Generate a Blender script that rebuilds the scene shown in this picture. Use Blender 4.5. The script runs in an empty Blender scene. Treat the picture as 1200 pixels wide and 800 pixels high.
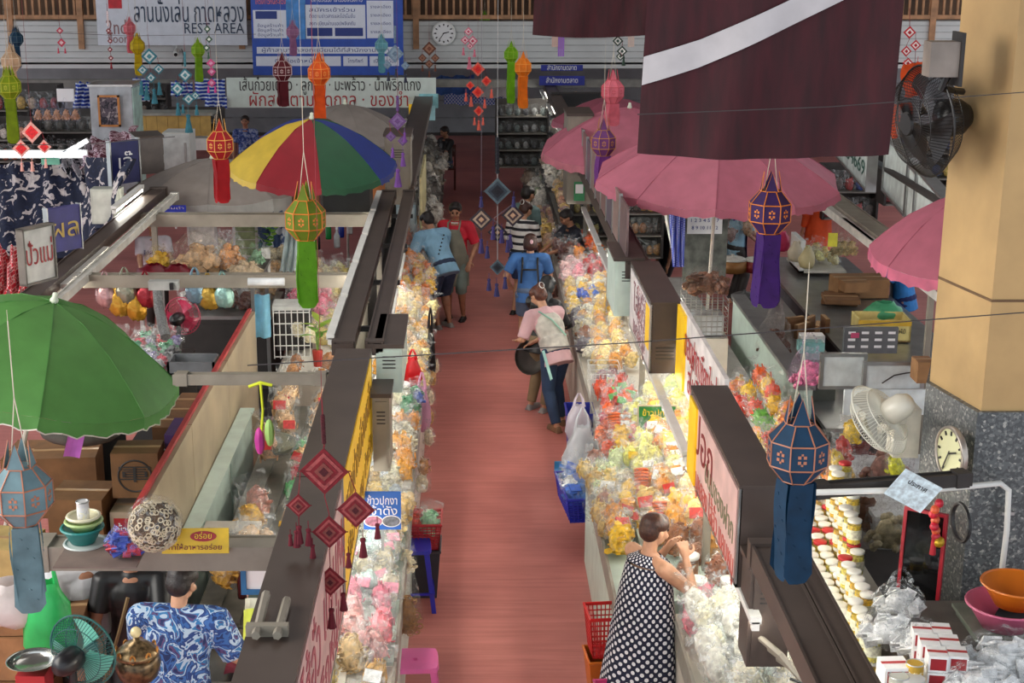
import bpy, math, random
from mathutils import Vector, Matrix, noise
PI = math.pi
scn = bpy.context.scene
COL = scn.collection
# ---------------- camera ----------------
F, XV, YH, H = 1750.0, 548.0, -80.0, 5.2
TH = math.atan((400 - YH) / F); CT, ST = math.cos(TH), math.sin(TH)
cam = bpy.data.cameras.new('camera'); camo = bpy.data.objects.new('camera', cam); COL.objects.link(camo)
camo.location = (0, 0, H); camo.rotation_euler = (PI / 2 - TH, 0, 0)
cam.sensor_width = 36; cam.lens = F / 1200 * 36; cam.shift_x = (600 - XV) / 1200; cam.clip_end = 200
scn.camera = camo
# ---------------- world, added fill lights, exposure ----------------
w = bpy.data.worlds.new('world'); scn.world = w; w.use_nodes = True
bg = w.node_tree.nodes['Background']; bg.inputs[0].default_value = (0.86, 0.93, 1.0, 1); bg.inputs[1].default_value = 1.2
def area(name, loc, rot, sx, sy, e, col):
    l = bpy.data.lights.new(name, 'AREA'); l.shape = 'RECTANGLE'; l.size = sx; l.size_y = sy; l.energy = e; l.color = col
    o = bpy.data.objects.new(name, l); COL.objects.link(o); o.location = loc; o.rotation_euler = rot; return o
area('fill_light', (-9, 5, 6.5), (0, math.radians(-62), 0), 5, 9, 1000, (1, .95, .88))  # added fill shining in from the left
area('fill_light', (0, 16, 8.6), (0, 0, 0), 5, 9, 170, (1, .95, .9))  # added overhead fill hung below the closed ceiling
scn.view_settings.view_transform = 'Standard'; scn.view_settings.look = 'None'
scn.view_settings.exposure = 0.28; scn.view_settings.gamma = 1.0
try: scn.view_settings.use_curve_mapping = False
except Exception: pass
try: scn.cycles.transparent_max_bounces = 14; scn.cycles.max_bounces = 7; scn.cycles.caustics_reflective = False; scn.cycles.caustics_refractive = False
except Exception: pass

# ---------------- helpers ----------------
R = random.Random(7)
def at(px, py, z=None, Y=None, X=None):
    u = (py - 400) / F; v = (px - XV) / F
    dn = ST + CT * u; fw = CT - ST * u
    s = (H - z) / dn if z is not None else Y / fw if Y is not None else X / v
    return Vector((v * s, fw * s, H - dn * s))
def lin(c): return tuple((x / 255 / 12.92 if x / 255 <= .04045 else ((x / 255 + .055) / 1.055) ** 2.4) for x in c)
MC = {}
def nodes(name):
    m = bpy.data.materials.new(name); m.use_nodes = True; nt = m.node_tree
    return m, nt, nt.nodes['Principled BSDF']
def N(nt, t, **k):
    n = nt.nodes.new(t)
    for a, b in k.items():
        if a.startswith('_'): setattr(n, a[1:], b)
        else: n.inputs[a.replace('__', ' ')].default_value = b
    return n
def ramp(nt, stops, mode='LINEAR'):
    n = nt.nodes.new('ShaderNodeValToRGB'); r = n.color_ramp; r.interpolation = mode
    while len(r.elements) < len(stops): r.elements.new(.5)
    for e, (p, c) in zip(r.elements, stops): e.position = p; e.color = (*lin(c), 1)
    return n
def mat(c, rough=.6, metal=0, var=.12, scale=6, bump=0, bscale=60, emit=0, alpha=1, trans=0, coat=0, stretch=None, rnd=0):
    key = ('m', c, rough, metal, var, scale, bump, bscale, emit, alpha, trans, coat, stretch, rnd)
    if key in MC: return MC[key]
    m, nt, b = nodes('mat'); L = nt.links.new
    b.inputs['Roughness'].default_value = rough; b.inputs['Metallic'].default_value = metal
    b.inputs['Coat Weight'].default_value = coat
    tc = N(nt, 'ShaderNodeTexCoord'); src = tc.outputs['Object']
    if stretch:
        mp = N(nt, 'ShaderNodeMapping'); mp.inputs['Scale'].default_value = stretch; L(src, mp.inputs[0]); src = mp.outputs[0]
    if var:
        n = N(nt, 'ShaderNodeTexNoise', Scale=scale, Detail=4.0); L(src, n.inputs['Vector'])
        lo = tuple(x * (1 - var) for x in c); hi = tuple(min(255, x * (1 + var * .7)) for x in c)
        r = ramp(nt, [(.3, lo), (.7, hi)]); L(n.outputs[0], r.inputs[0]); out = r.outputs[0]
        if rnd:
            oi = N(nt, 'ShaderNodeObjectInfo'); hs = N(nt, 'ShaderNodeHueSaturation')
            ma = N(nt, 'ShaderNodeMapRange'); ma.inputs[3].default_value = 1 - rnd; ma.inputs[4].default_value = 1 + rnd
            mh = N(nt, 'ShaderNodeMapRange'); mh.inputs[3].default_value = .5 - rnd * .06; mh.inputs[4].default_value = .5 + rnd * .06
            L(oi.outputs['Random'], ma.inputs[0]); L(oi.outputs['Random'], mh.inputs[0]); L(ma.outputs[0], hs.inputs['Value']); L(mh.outputs[0], hs.inputs['Hue']); L(out, hs.inputs['Color']); out = hs.outputs[0]
        L(out, b.inputs['Base Color'])
    else: b.inputs['Base Color'].default_value = (*lin(c), 1)
    if bump:
        n2 = N(nt, 'ShaderNodeTexNoise', Scale=bscale, Detail=3.0); L(src, n2.inputs['Vector'])
        bp = N(nt, 'ShaderNodeBump', Strength=bump, Distance=.01); L(n2.outputs[0], bp.inputs['Height']); L(bp.outputs[0], b.inputs['Normal'])
    if emit: b.inputs['Emission Color'].default_value = (*lin(c), 1); b.inputs['Emission Strength'].default_value = emit
    if alpha < 1: b.inputs['Alpha'].default_value = alpha
    if trans:   # thin cloth or plastic that lets some light through
        tr = N(nt, 'ShaderNodeBsdfTranslucent'); tr.inputs[0].default_value = (*lin(c), 1)
        mx = N(nt, 'ShaderNodeMixShader', Fac=trans); L(b.outputs[0], mx.inputs[1]); L(tr.outputs[0], mx.inputs[2])
        L(mx.outputs[0], nt.nodes['Material Output'].inputs[0])
    MC[key] = m; return m
def film(c=(235, 240, 240), cover=.3, rough=.12):
    """clear wrapping film: mostly see-through, crinkles catch the light"""
    key = ('f', c, cover, rough)
    if key in MC: return MC[key]
    m, nt, b = nodes('film'); L = nt.links.new
    b.inputs['Base Color'].default_value = (*lin(c), 1); b.inputs['Roughness'].default_value = rough
    tr = N(nt, 'ShaderNodeBsdfTransparent'); mx = N(nt, 'ShaderNodeMixShader')
    tc = N(nt, 'ShaderNodeTexCoord'); n = N(nt, 'ShaderNodeTexNoise', Scale=26.0, Detail=3.0, Distortion=1.5)
    L(tc.outputs['Object'], n.inputs['Vector'])
    mr = N(nt, 'ShaderNodeMapRange'); mr.inputs[1].default_value = .5; mr.inputs[2].default_value = .7; mr.inputs[3].default_value = cover * .08; mr.inputs[4].default_value = min(1, cover * .95)
    L(n.outputs[0], mr.inputs[0]); L(mr.outputs[0], mx.inputs[0]); L(tr.outputs[0], mx.inputs[1]); L(b.outputs[0], mx.inputs[2])
    L(mx.outputs[0], nt.nodes['Material Output'].inputs[0])
    MC[key] = m; return m
def glass(c=(230, 240, 240), a=.25):
    key = ('g', c, a)
    if key in MC: return MC[key]
    m, nt, b = nodes('clear'); b.inputs['Base Color'].default_value = (*lin(c), 1); b.inputs['Roughness'].default_value = .08; b.inputs['Alpha'].default_value = a
    MC[key] = m; return m
def pattern(kind, cols, scale=10., rough=.8, coord='Object', extra=(1, 1, 1), trans=0):
    key = ('p', kind, cols, scale, rough, coord, extra)
    if key in MC: return MC[key]
    m, nt, b = nodes('pattern'); L = nt.links.new; b.inputs['Roughness'].default_value = rough
    tc = N(nt, 'ShaderNodeTexCoord'); mp = N(nt, 'ShaderNodeMapping'); mp.inputs['Scale'].default_value = extra
    L(tc.outputs[coord], mp.inputs[0]); v = mp.outputs[0]
    k = len(cols)
    if kind == 'floral':
        n = N(nt, 'ShaderNodeTexNoise', Scale=scale * 1.2, Detail=2.0, Distortion=1.2); L(v, n.inputs['Vector'])
        r = ramp(nt, [(.28 + .44 * i / k, c) for i, c in enumerate(cols)], 'CONSTANT'); L(n.outputs[0], r.inputs[0])
    elif kind == 'dots':
        n = N(nt, 'ShaderNodeTexVoronoi', Scale=scale, Randomness=0.); n.voronoi_dimensions = '2D' if coord == 'UV' else '3D'; mp.inputs['Rotation'].default_value = (0, 0, PI / 4); L(v, n.inputs['Vector'])
        r = ramp(nt, [(0, cols[1]), (.31, cols[0])], 'CONSTANT'); L(n.outputs[0], r.inputs[0])
    elif kind == 'cells':
        n = N(nt, 'ShaderNodeTexVoronoi', Scale=scale); L(v, n.inputs['Vector']); s = N(nt, 'ShaderNodeSeparateColor'); L(n.outputs['Color'], s.inputs[0])
        r = ramp(nt, [(i / k, c) for i, c in enumerate(cols)], 'CONSTANT'); L(s.outputs[0], r.inputs[0])
    elif kind == 'stripes':
        n = N(nt, 'ShaderNodeTexWave', Scale=scale, Distortion=.4); n.bands_direction = 'DIAGONAL' if coord == 'Generated' else 'Z'; L(v, n.inputs['Vector'])
        r = ramp(nt, [(i / k, c) for i, c in enumerate(cols)], 'CONSTANT'); L(n.outputs[0], r.inputs[0])
    elif kind == 'plaid':
        n = N(nt, 'ShaderNodeTexWave', Scale=scale); n.bands_direction = 'X'; n2 = N(nt, 'ShaderNodeTexWave', Scale=scale); n2.bands_direction = 'Z'
        L(v, n.inputs['Vector']); L(v, n2.inputs['Vector']); a = N(nt, 'ShaderNodeMath'); L(n.outputs[0], a.inputs[0]); L(n2.outputs[0], a.inputs[1])
        h = N(nt, 'ShaderNodeMath', _operation='MULTIPLY'); h.inputs[1].default_value = .5; L(a.outputs[0], h.inputs[0])
        r = ramp(nt, [(i / k, c) for i, c in enumerate(cols)], 'CONSTANT'); L(h.outputs[0], r.inputs[0])
    L(r.outputs[0], b.inputs['Base Color'])
    if trans:
        tr = N(nt, 'ShaderNodeBsdfTranslucent'); L(r.outputs[0], tr.inputs[0]); mx = N(nt, 'ShaderNodeMixShader', Fac=trans)
        L(b.outputs[0], mx.inputs[1]); L(tr.outputs[0], mx.inputs[2]); L(mx.outputs[0], nt.nodes['Material Output'].inputs[0])
    MC[key] = m; return m

class MB:
    def __init__(s): s.v = []; s.f = []; s.m = []; s.uv = None; s.M = Matrix.Identity(4)
    def add(s, vs, fs, mi=0):
        o = len(s.v); s.v += [tuple(s.M @ Vector(p)) for p in vs]; s.f += [tuple(i + o for i in f) for f in fs]; s.m += [mi] * len(fs); return s
    def box(s, x0, x1, y0, y1, z0, z1, mi=0, taper=0):
        t = taper
        vs = [(x0 + t, y0 + t, z0), (x1 - t, y0 + t, z0), (x1 - t, y1 - t, z0), (x0 + t, y1 - t, z0), (x0, y0, z1), (x1, y0, z1), (x1, y1, z1), (x0, y1, z1)]
        return s.add(vs, [(0, 3, 2, 1), (4, 5, 6, 7), (0, 1, 5, 4), (1, 2, 6, 5), (2, 3, 7, 6), (3, 0, 4, 7)], mi)
    def cbox(s, c, sx, sy, sz, mi=0): return s.box(c[0] - sx / 2, c[0] + sx / 2, c[1] - sy / 2, c[1] + sy / 2, c[2] - sz / 2, c[2] + sz / 2, mi)
    def tube(s, pts, r, n=6, mi=0, close=False):
        pts = [Vector(p) for p in pts]; rs = r if isinstance(r, (list, tuple)) else [r] * len(pts)
        vs = []; k = len(pts); up = None
        for i, p in enumerate(pts):
            a = pts[i - 1] if (i or close) else p; b = pts[(i + 1) % k] if (i < k - 1 or close) else p
            d = (b - a); d = d.normalized() if d.length > 1e-9 else Vector((0, 0, 1))
            if up is None: up = d.orthogonal().normalized()
            e = up - d * up.dot(d); up = e.normalized() if e.length > 1e-6 else d.orthogonal().normalized()
            g = d.cross(up)
            for j in range(n):
                t = 2 * PI * j / n; vs.append(p + (up * math.cos(t) + g * math.sin(t)) * rs[i])
        fs = [(i * n + j, i * n + (j + 1) % n, ((i + 1) % k) * n + (j + 1) % n, ((i + 1) % k) * n + j) for i in range(k if close else k - 1) for j in range(n)]
        if not close: fs += [tuple(reversed(range(n))), tuple((k - 1) * n + j for j in range(n))]
        return s.add(vs, fs, mi)
    def lathe(s, prof, n=16, mi=0, sx=1, sy=1, cap=True, off=0.):
        vs = [(r * math.cos(2 * PI * (j + off) / n) * sx, r * math.sin(2 * PI * (j + off) / n) * sy, z) for r, z in prof for j in range(n)]
        k = len(prof); fs = [(i * n + j, i * n + (j + 1) % n, (i + 1) * n + (j + 1) % n, (i + 1) * n + j) for i in range(k - 1) for j in range(n)]
        if cap: fs += [tuple(reversed(range(n))), tuple((k - 1) * n + j for j in range(n))]
        return s.add(vs, fs, mi)
    def sph(s, c, rx, ry=None, rz=None, n=8, m=5, mi=0, rot=None):
        ry = ry or rx; rz = rz or rx; q = rot or Matrix.Identity(3); c = Vector(c)
        vs = [c + q @ Vector((0, 0, -rz))]
        for i in range(1, m):
            a = PI * i / m - PI / 2
            for j in range(n): t = 2 * PI * j / n; vs.append(c + q @ Vector((rx * math.cos(a) * math.cos(t), ry * math.cos(a) * math.sin(t), rz * math.sin(a))))
        vs.append(c + q @ Vector((0, 0, rz))); e = len(vs) - 1
        fs = [(0, 1 + (j + 1) % n, 1 + j) for j in range(n)] + [(1 + i * n + j, 1 + i * n + (j + 1) % n, 1 + (i + 1) * n + (j + 1) % n, 1 + (i + 1) * n + j) for i in range(m - 2) for j in range(n)]
        fs += [(e, 1 + (m - 2) * n + j, 1 + (m - 2) * n + (j + 1) % n) for j in range(n)]
        return s.add(vs, fs, mi)
    def cap(s, p0, r0, p1, r1, n=10):      # tapered capsule
        p0, p1 = Vector(p0), Vector(p1); d = (p1 - p0).normalized()
        return s.tube([p0 - d * r0 * .95, p0 - d * r0 * .6, p0, p1, p1 + d * r1 * .6, p1 + d * r1 * .95], [r0 * .25, r0 * .8, r0, r1, r1 * .8, r1 * .25], n)
    def grid(s, fn, nu, nv, mi=0, wrap=False):
        vs = [fn(i / nu, j / nv) for j in range(nv + 1) for i in range(nu + (0 if wrap else 1))]; w_ = nu if wrap else nu + 1
        fs = [(j * w_ + i, j * w_ + (i + 1) % w_, (j + 1) * w_ + (i + 1) % w_, (j + 1) * w_ + i) for j in range(nv) for i in range(nu)]
        return s.add(vs, fs, mi)
    def poly(s, pts, th, axis='y', mi=0):   # prism of a 2D outline in xz (axis y) or xy (axis z)
        n = len(pts); f = (lambda p, t: (p[0], t, p[1])) if axis == 'y' else (lambda p, t: (p[0], p[1], t))
        vs = [f(p, 0) for p in pts] + [f(p, th) for p in pts]
        return s.add(vs, [tuple(range(n)), tuple(reversed(range(n, 2 * n)))] + [(i, n + i, n + (i + 1) % n, (i + 1) % n) for i in range(n)], mi)
    def mesh(s, mats, smooth=False):
        me = bpy.data.meshes.new('m'); me.from_pydata(s.v, [], s.f)
        for x in (mats if isinstance(mats, (list, tuple)) else [mats]): me.materials.append(x)
        if any(s.m): me.polygons.foreach_set('material_index', s.m)
        if smooth: me.polygons.foreach_set('use_smooth', [True] * len(me.polygons))
        if s.uv:
            ul = me.uv_layers.new(name='UVMap')
            for l in me.loops: ul.data[l.index].uv = s.uv[l.vertex_index]
        me.update(); return me
def B(*a): return MB().box(*a)
def O(name, geo, m=None, parent=None, loc=None, rot=None, smooth=False, label=None, cat=None, group=None, kind=None):
    me = geo.mesh(m, smooth) if isinstance(geo, MB) else geo
    o = bpy.data.objects.new(name, me); COL.objects.link(o)
    if parent: o.parent = parent
    if loc is not None: o.location = loc
    if rot is not None: o.rotation_euler = rot
    if label: o['label'] = label
    if cat: o['category'] = cat
    if group: o['group'] = group
    if kind: o['kind'] = kind
    return o
def T(name, label, cat, loc=(0, 0, 0), rz=0, group=None, rot=None, s=1):
    o = bpy.data.objects.new(name, None); COL.objects.link(o); o.location = loc; o.rotation_euler = rot or (0, 0, rz)
    o['label'] = label; o['category'] = cat; o.empty_display_size = .1
    if group: o['group'] = group
    if s != 1: o.scale = (s, s, s)
    return o
def S(name, geo, m, parent=None, **k): return O(name, geo, m, parent, kind='structure', **k)
def dup(o, parent=None, **k):
    c = o.copy(); COL.objects.link(c)
    if parent: c.parent = parent
    for ch in list(o.children): dup(ch, c)
    for a, b in k.items():
        if a in ('label', 'group'): c[a] = b
        else: setattr(c, a, b)
    return c
def text(s, size, m, parent, loc, rot=(PI / 2, 0, 0), wid=None, bold=0., name='lettering', ht=.003, label=None):
    cu = bpy.data.curves.new('t', 'FONT'); cu.body = s; cu.size = size; cu.align_x = 'CENTER'; cu.align_y = 'CENTER'; cu.offset = bold * size; cu.resolution_u = 2; cu.extrude = ht / 2
    t = bpy.data.objects.new('t', cu); COL.objects.link(t); me = bpy.data.meshes.new_from_object(t)
    COL.objects.unlink(t); bpy.data.objects.remove(t)
    if not me or not me.vertices: return None
    xs = [v.co.x for v in me.vertices]; ww = max(xs) - min(xs); k = (wid / ww) if wid else 1; mx = (max(xs) + min(xs)) / 2
    for v in me.vertices: v.co.x = (v.co.x - mx) * k
    me.materials.clear(); me.materials.append(m)
    return O(name, me, parent=parent, loc=loc, rot=rot, label=label)
def jit(rnd, a): return rnd.uniform(-a, a)

# ---------------- common materials ----------------
brown = mat((74, 62, 56), .45, var=.1, scale=3)
taupe = mat((140, 133, 120), .5, var=.08)
steel = mat((170, 172, 170), .3, .8, var=.08)
mint = mat((198, 216, 206), .45, var=.05)
white = mat((225, 225, 220), .5, var=.04)
offw = mat((205, 200, 188), .55, var=.05)
black = mat((22, 22, 24), .45, var=.05)
dark = mat((48, 44, 42), .6)
card = mat((150, 110, 72), .8, var=.12, bump=.2)
card2 = mat((120, 84, 52), .8, var=.12, bump=.2)
tube_m = mat((255, 250, 238), .5, var=0, emit=27)
gold = mat((190, 130, 60), .4, .5, var=.1)
ORD = ['first', 'second', 'third', 'fourth', 'fifth', 'sixth', 'seventh', 'eighth', 'ninth', 'tenth'] + ['%d%s' % (n, 'st' if n in (21, 31) else 'nd' if n in (22, 32) else 'rd' if n in (23, 33) else 'th') for n in range(11, 40)]

# ================= setting =================
fm, nt, fb = nodes('floor_paint'); L_ = nt.links.new
tc = N(nt, 'ShaderNodeTexCoord'); mp = N(nt, 'ShaderNodeMapping'); mp.inputs['Scale'].default_value = (.7, 12, 1); L_(tc.outputs['Object'], mp.inputs[0])
n1 = N(nt, 'ShaderNodeTexNoise', Scale=1.6, Detail=6.0, Distortion=.6); L_(mp.outputs[0], n1.inputs['Vector'])
r1 = ramp(nt, [(.3, (194, 116, 108)), (.5, (204, 125, 117)), (.7, (213, 134, 126))]); L_(n1.outputs[0], r1.inputs[0])
n2 = N(nt, 'ShaderNodeTexNoise', Scale=.9, Detail=5.0); L_(tc.outputs['Object'], n2.inputs['Vector'])
r2 = ramp(nt, [(.35, (222, 214, 216)), (.65, (255, 255, 255))]); L_(n2.outputs[0], r2.inputs[0])
mm = N(nt, 'ShaderNodeMix', _data_type='RGBA', _blend_type='MULTIPLY'); mm.inputs[0].default_value = 1; L_(r1.outputs[0], mm.inputs[6]); L_(r2.outputs[0], mm.inputs[7])
L_(mm.outputs[2], fb.inputs['Base Color']); fb.inputs['Roughness'].default_value = .42
bp = N(nt, 'ShaderNodeBump', Strength=.05, Distance=.01); L_(n1.outputs[0], bp.inputs['Height']); L_(bp.outputs[0], fb.inputs['Normal'])
S('floor', B(-14, 14, 2, 41, -.15, 0), fm)
S('ceiling', B(-14, 14, -1, 41, 9.0, 9.2), mat((96, 94, 92), .8))
wallm = mat((138, 140, 142), .7, var=.08, scale=2)
wb = S('wall_back', B(-14, 14, 39.6, 39.8, 0, 9), wallm)
for i in range(3): O('moulding', B(-14, 14, 39.57, 39.6, .45 + i * .45, .49 + i * .45), mat((120, 122, 124), .7), wb)
S('baseboard_back', B(-14, 14, 39.55, 39.6, 0, .08), dark)
# upper gallery across the hall
ga = S('wall_gallery', MB().box(-14, 14, 31.0, 31.4, 2.58, 3.44).box(-14, 14, 31, 38, 2.5, 2.62), mat((206, 208, 206), .7, var=.05, scale=1))
for i in range(6): O('groove_strip', B(-14, 14, 30.985, 31.0, 2.7 + i * .13, 2.715 + i * .13), mat((170, 172, 170), .7), ga)
S('wall_gallery_back', B(-14, 14, 36, 36.2, 2.62, 6), mat((88, 62, 44), .8, var=.3, scale=1.2))
rail = T('balcony_railing', 'brown wooden balcony railing with upright balusters above the white gallery front', 'railing', (0, 31, 3.44))
wood = mat((176, 130, 92), .6, var=.15); mrail = mat((160, 116, 80), .6)
O('bottom_rail', B(-14, 14, -.04, .04, .05, .13), wood, rail); O('top_rail', B(-14, 14, -.05, .05, .98, 1.06), wood, rail)
bal = B(-.022, .022, -.02, .02, .1, 1.0).mesh(wood); post = B(-.06, .06, -.05, .05, -.55, 1.06).mesh(wood)
for i in range(150): O('baluster', bal, parent=rail, loc=(-10.5 + i * .14, 0, 0))
for x in (-9.3, -7.87, -4.6, -1.05, 1.9, 5.0, 9.45): O('post', post, parent=rail, loc=(x, 0, 0))

# column at the right
def prism_xy(pts, z0, z1):
    m = MB(); m.poly(pts, z1 - z0, 'z'); m.v = [(x, y, z + z0) for x, y, z in m.v]; return m
cpts = [(2.98, 8.25), (4.3, 8.25), (4.3, 9.6), (3.16, 9.6), (2.86, 8.85)]
big = [(x + (-.03 if x < 3.5 else .03), y + (-.03 if y < 9 else .03)) for x, y in cpts]
colm = S('column', prism_xy(cpts, 0, 9), mat((192, 158, 108), .75, var=.07, scale=2.5, bump=.15, bscale=14))
def terrazzo():
    m, nt, b = nodes('terrazzo'); tc = N(nt, 'ShaderNodeTexCoord'); v = N(nt, 'ShaderNodeTexVoronoi', Scale=70.0); nt.links.new(tc.outputs['Object'], v.inputs['Vector'])
    s = N(nt, 'ShaderNodeSeparateColor'); nt.links.new(v.outputs['Color'], s.inputs[0])
    r = ramp(nt, [(0, (72, 76, 78)), (.45, (92, 96, 98)), (.8, (120, 123, 122)), (.95, (160, 160, 155))], 'CONSTANT'); nt.links.new(s.outputs[0], r.inputs[0]); nt.links.new(r.outputs[0], b.inputs['Base Color']); b.inputs['Roughness'].default_value = .4; return m
S('column_wainscot', prism_xy(big, 0, 2.52), terrazzo(), colm)
O('groove', prism_xy([(x + (-.004 if x < 3.5 else .004), y + (-.004 if y < 9 else .004)) for x, y in cpts], 3.17, 3.185), mat((110, 84, 58), .8), colm)

# ================= stall framework =================
def beam(p0, p1, wy, hz, m, label, cat='beam', name='frame_beam'):
    p0, p1 = Vector(p0), Vector(p1); d = p1 - p0; t = T(name, label, cat, p0, 0); a = math.atan2(d.y, d.x); t.rotation_euler = (0, 0, a); l = d.length
    O('channel', MB().box(0, l, -wy / 2, wy / 2, -hz, 0), m, t)
    O('flange', MB().box(0, l, -wy / 2 - .012, -wy / 2, -hz - .015, .01).box(0, l, wy / 2, wy / 2 + .012, -hz - .015, .01), m, t)
    for q in (.02, l - .1): O('bracket', B(q, q + .08, -wy / 2 - .02, wy / 2 + .02, -hz - .02, .018), m, t)
    return t
def lamp(p0, p1, label, hood=True, r=.016):
    p0, p1 = Vector(p0), Vector(p1); t = T('fluorescent_lamp', label, 'lamp', p0, 0, group='fluorescent battens under the stall beams'); d = p1 - p0; t.rotation_euler = (0, 0, math.atan2(d.y, d.x)); l = d.length
    O('tube', MB().tube([(.04, 0, 0), (l - .04, 0, 0)], r, 8), tube_m, t)
    O('housing', MB().box(0, l, -.03, .03, .02, .06).box(0, .04, -.02, .02, -.02, .03).box(l - .04, l, -.02, .02, -.02, .03), white, t); return t
beam(at(38, 636, z=2.25), at(322, 636, z=2.25) + Vector((.1, 0, 0)), .14, .1, taupe, 'nearest grey crossbeam, carrying bowls and a yellow sign, over the left stalls')
beam(at(203, 439, z=2.25), at(386, 439, z=2.25), .05, .05, taupe, 'thin grey crossbeam beside the green parasol')
beam(at(70, 322, z=2.25), at(424, 322, z=2.25), .1, .09, taupe, 'grey crossbeam above the pink fan and hanging gold bags')
beam(at(152, 251, z=2.25), at(458, 251, z=2.25), .12, .11, taupe, 'grey crossbeam under the striped parasol')
beam((-3.62, 11.3, 2.3), (-3.62, 17.4, 2.3), .16, .07, brown, 'long brown beam running away above the navy floral cloth')
beam((-3.40, 11.3, 2.27), (-3.40, 17.2, 2.27), .05, .05, mat((200, 198, 190), .4), 'white rail running along the long brown beam')
lamp((-3.5, 12.6, 2.2), (-3.5, 14.2, 2.2), 'white tube lamp hung under the long brown beam'); lamp((-3.72, 15.5, 2.36), (-3.72, 16.9, 2.36), 'white tube lamp lying on top of the long brown beam')
for y, q in ((17.0, 'far end of the long brown beam'), (12.9, 'middle of the long brown beam'), (9.9, 'green parasol')): O('beam_post', B(-3.66, -3.6, y, y + .06, 0, 2.22), taupe, label='slim grey post under the ' + q, cat='post')
# left aisle header: two rails with a gap then box signs
for x, wd, nm in ((-.91, .13, 'left hand brown rail'), (-.68, .1, 'right hand brown rail')):
    beam((x, 10.5, 2.3), (x, 17.2, 2.3), wd, .07, brown, nm + ' of the pair over the golden cracker counter')
beam((-.8, 17.4, 2.3), (-.8, 30, 2.3), .3, .1, brown, 'far brown rail beyond the grey end box on the left aisle')
for i in range(4):
    y = 11.3 + i * 1.6; O('tie_bar', B(-1.0, -.6, y, y + .04, 2.18, 2.22), black, label=['nearest', 'second', 'third', 'furthest'][i] + ' black tie bar across the paired rails', cat='bar', group='tie bars of the paired rails')
for i in range(5): lamp((-1.02, 10.7 + i * 1.3, 2.26), (-1.02, 11.9 + i * 1.3, 2.26), ['nearest', 'second', 'middle', 'fourth', 'furthest'][i] + ' white tube lamp on the paired brown rails of the left row', r=.014)
for i, (a, b) in enumerate(((5.0, 6.3), (6.4, 7.7), (8.0, 9.3), (9.4, 10.6), (11, 12.2), (12.6, 13.8), (14.2, 15.4), (16, 17.2))):
    lamp((-.76, a, 1.5), (-.76, b, 1.5), ['nearest', 'second', 'third', 'fourth', 'fifth', 'sixth', 'seventh', 'furthest'][i] + ' tube lamp tucked below the left row of signs')
def signbox(name, x0, x1, y0, y1, z0, z1, face, mface, label, txt, m=brown, lift=0):
    t = T(name, label, 'sign', (0, 0, 0)); th = .012
    O('housing', B(x0, x1, y0, y1, z0, z1), m, t)
    fx = x1 if face > 0 else x0
    O('lid', B(x0 - .012, x1 + .012, y0 - .01, y1 + .01, z1, z1 + .02), m, t)
    O('face_panel', B(fx - th / 2 + face * .006, fx + th / 2 + face * .006, y0 + .05, y1 - .05, z0 + .03, z1 - .03), mface, t)
    O('trim_frame', MB().box(fx - .01, fx + .01 + face * .004, y0, y0 + .03, z0, z1).box(fx - .01, fx + .01 + face * .004, y1 - .03, y1, z0, z1).box(fx - .01, fx + .01 + face * .004, y0, y1, z0, z0 + .02), steel, t)
    for (s, size, dy, dz, wid, mm_) in txt: text(s, size, mm_, t, (fx + face * .014, (y0 + y1) / 2 + dy, (z0 + z1) / 2 + dz), (PI / 2, 0, PI / 2 * face), wid)
    for i in range(4): O('vent_slot', B(x0 + .04, x1 - .04, y0 - .006, y0 + .004, z0 + .12 + i * .03, z0 + .13 + i * .03), dark, t)
    return t
yel = mat((244, 196, 20), .4, var=.06, emit=.12); pinkface = mat((214, 178, 172), .45, var=.1, scale=5); redm = mat((170, 40, 44), .5, var=0); blk = mat((30, 28, 30), .5, var=0)
dkred = mat((128, 30, 34), .5, var=0); bluem = mat((20, 62, 165), .5, var=0); whm = mat((240, 240, 240), .5, var=0); yelm = mat((250, 215, 60), .5, var=0)
signbox('box_sign', -.93, -.70, 7.72, 10.3, 1.55, 2.3, 1, yel, 'brown box sign with yellow face over the left counter behind the maroon mobile', [('ของฝากเมืองเหนือ', .3, 0, .12, 2.2, mat((150, 110, 20), .5, var=0)), ('ไส้อั่ว แคบหมู น้ำพริก', .2, 0, -.2, 2.1, mat((160, 120, 20), .5, var=0))])
signbox('box_sign', -.93, -.70, 4.6, 7.68, 1.55, 2.3, 1, pinkface, 'nearest brown box sign with pale pink face in the left row', [('ไส้อั่ว แคบหมู', .4, .5, .1, 2.2, mat((176, 84, 96), .5, var=0)), ('น้ำพริกหนุ่ม', .3, .4, -.22, 1.8, mat((176, 84, 96), .5, var=0))])
pb = T('pipe_bracket', 'grey pipe bracket on the lid of the nearest left box sign', 'bracket', (-.82, 5.72, 2.32))
O('pipe', MB().tube([(-.07, 0, .03), (-.07, .1, .03), (-.07, .35, .06)], .02), taupe, pb); O('pipe', MB().tube([(.02, 0, .03), (.02, .35, .03)], .02), taupe, pb); O('clamp', B(-.12, .06, .05, .09, 0, .05), taupe, pb)
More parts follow.
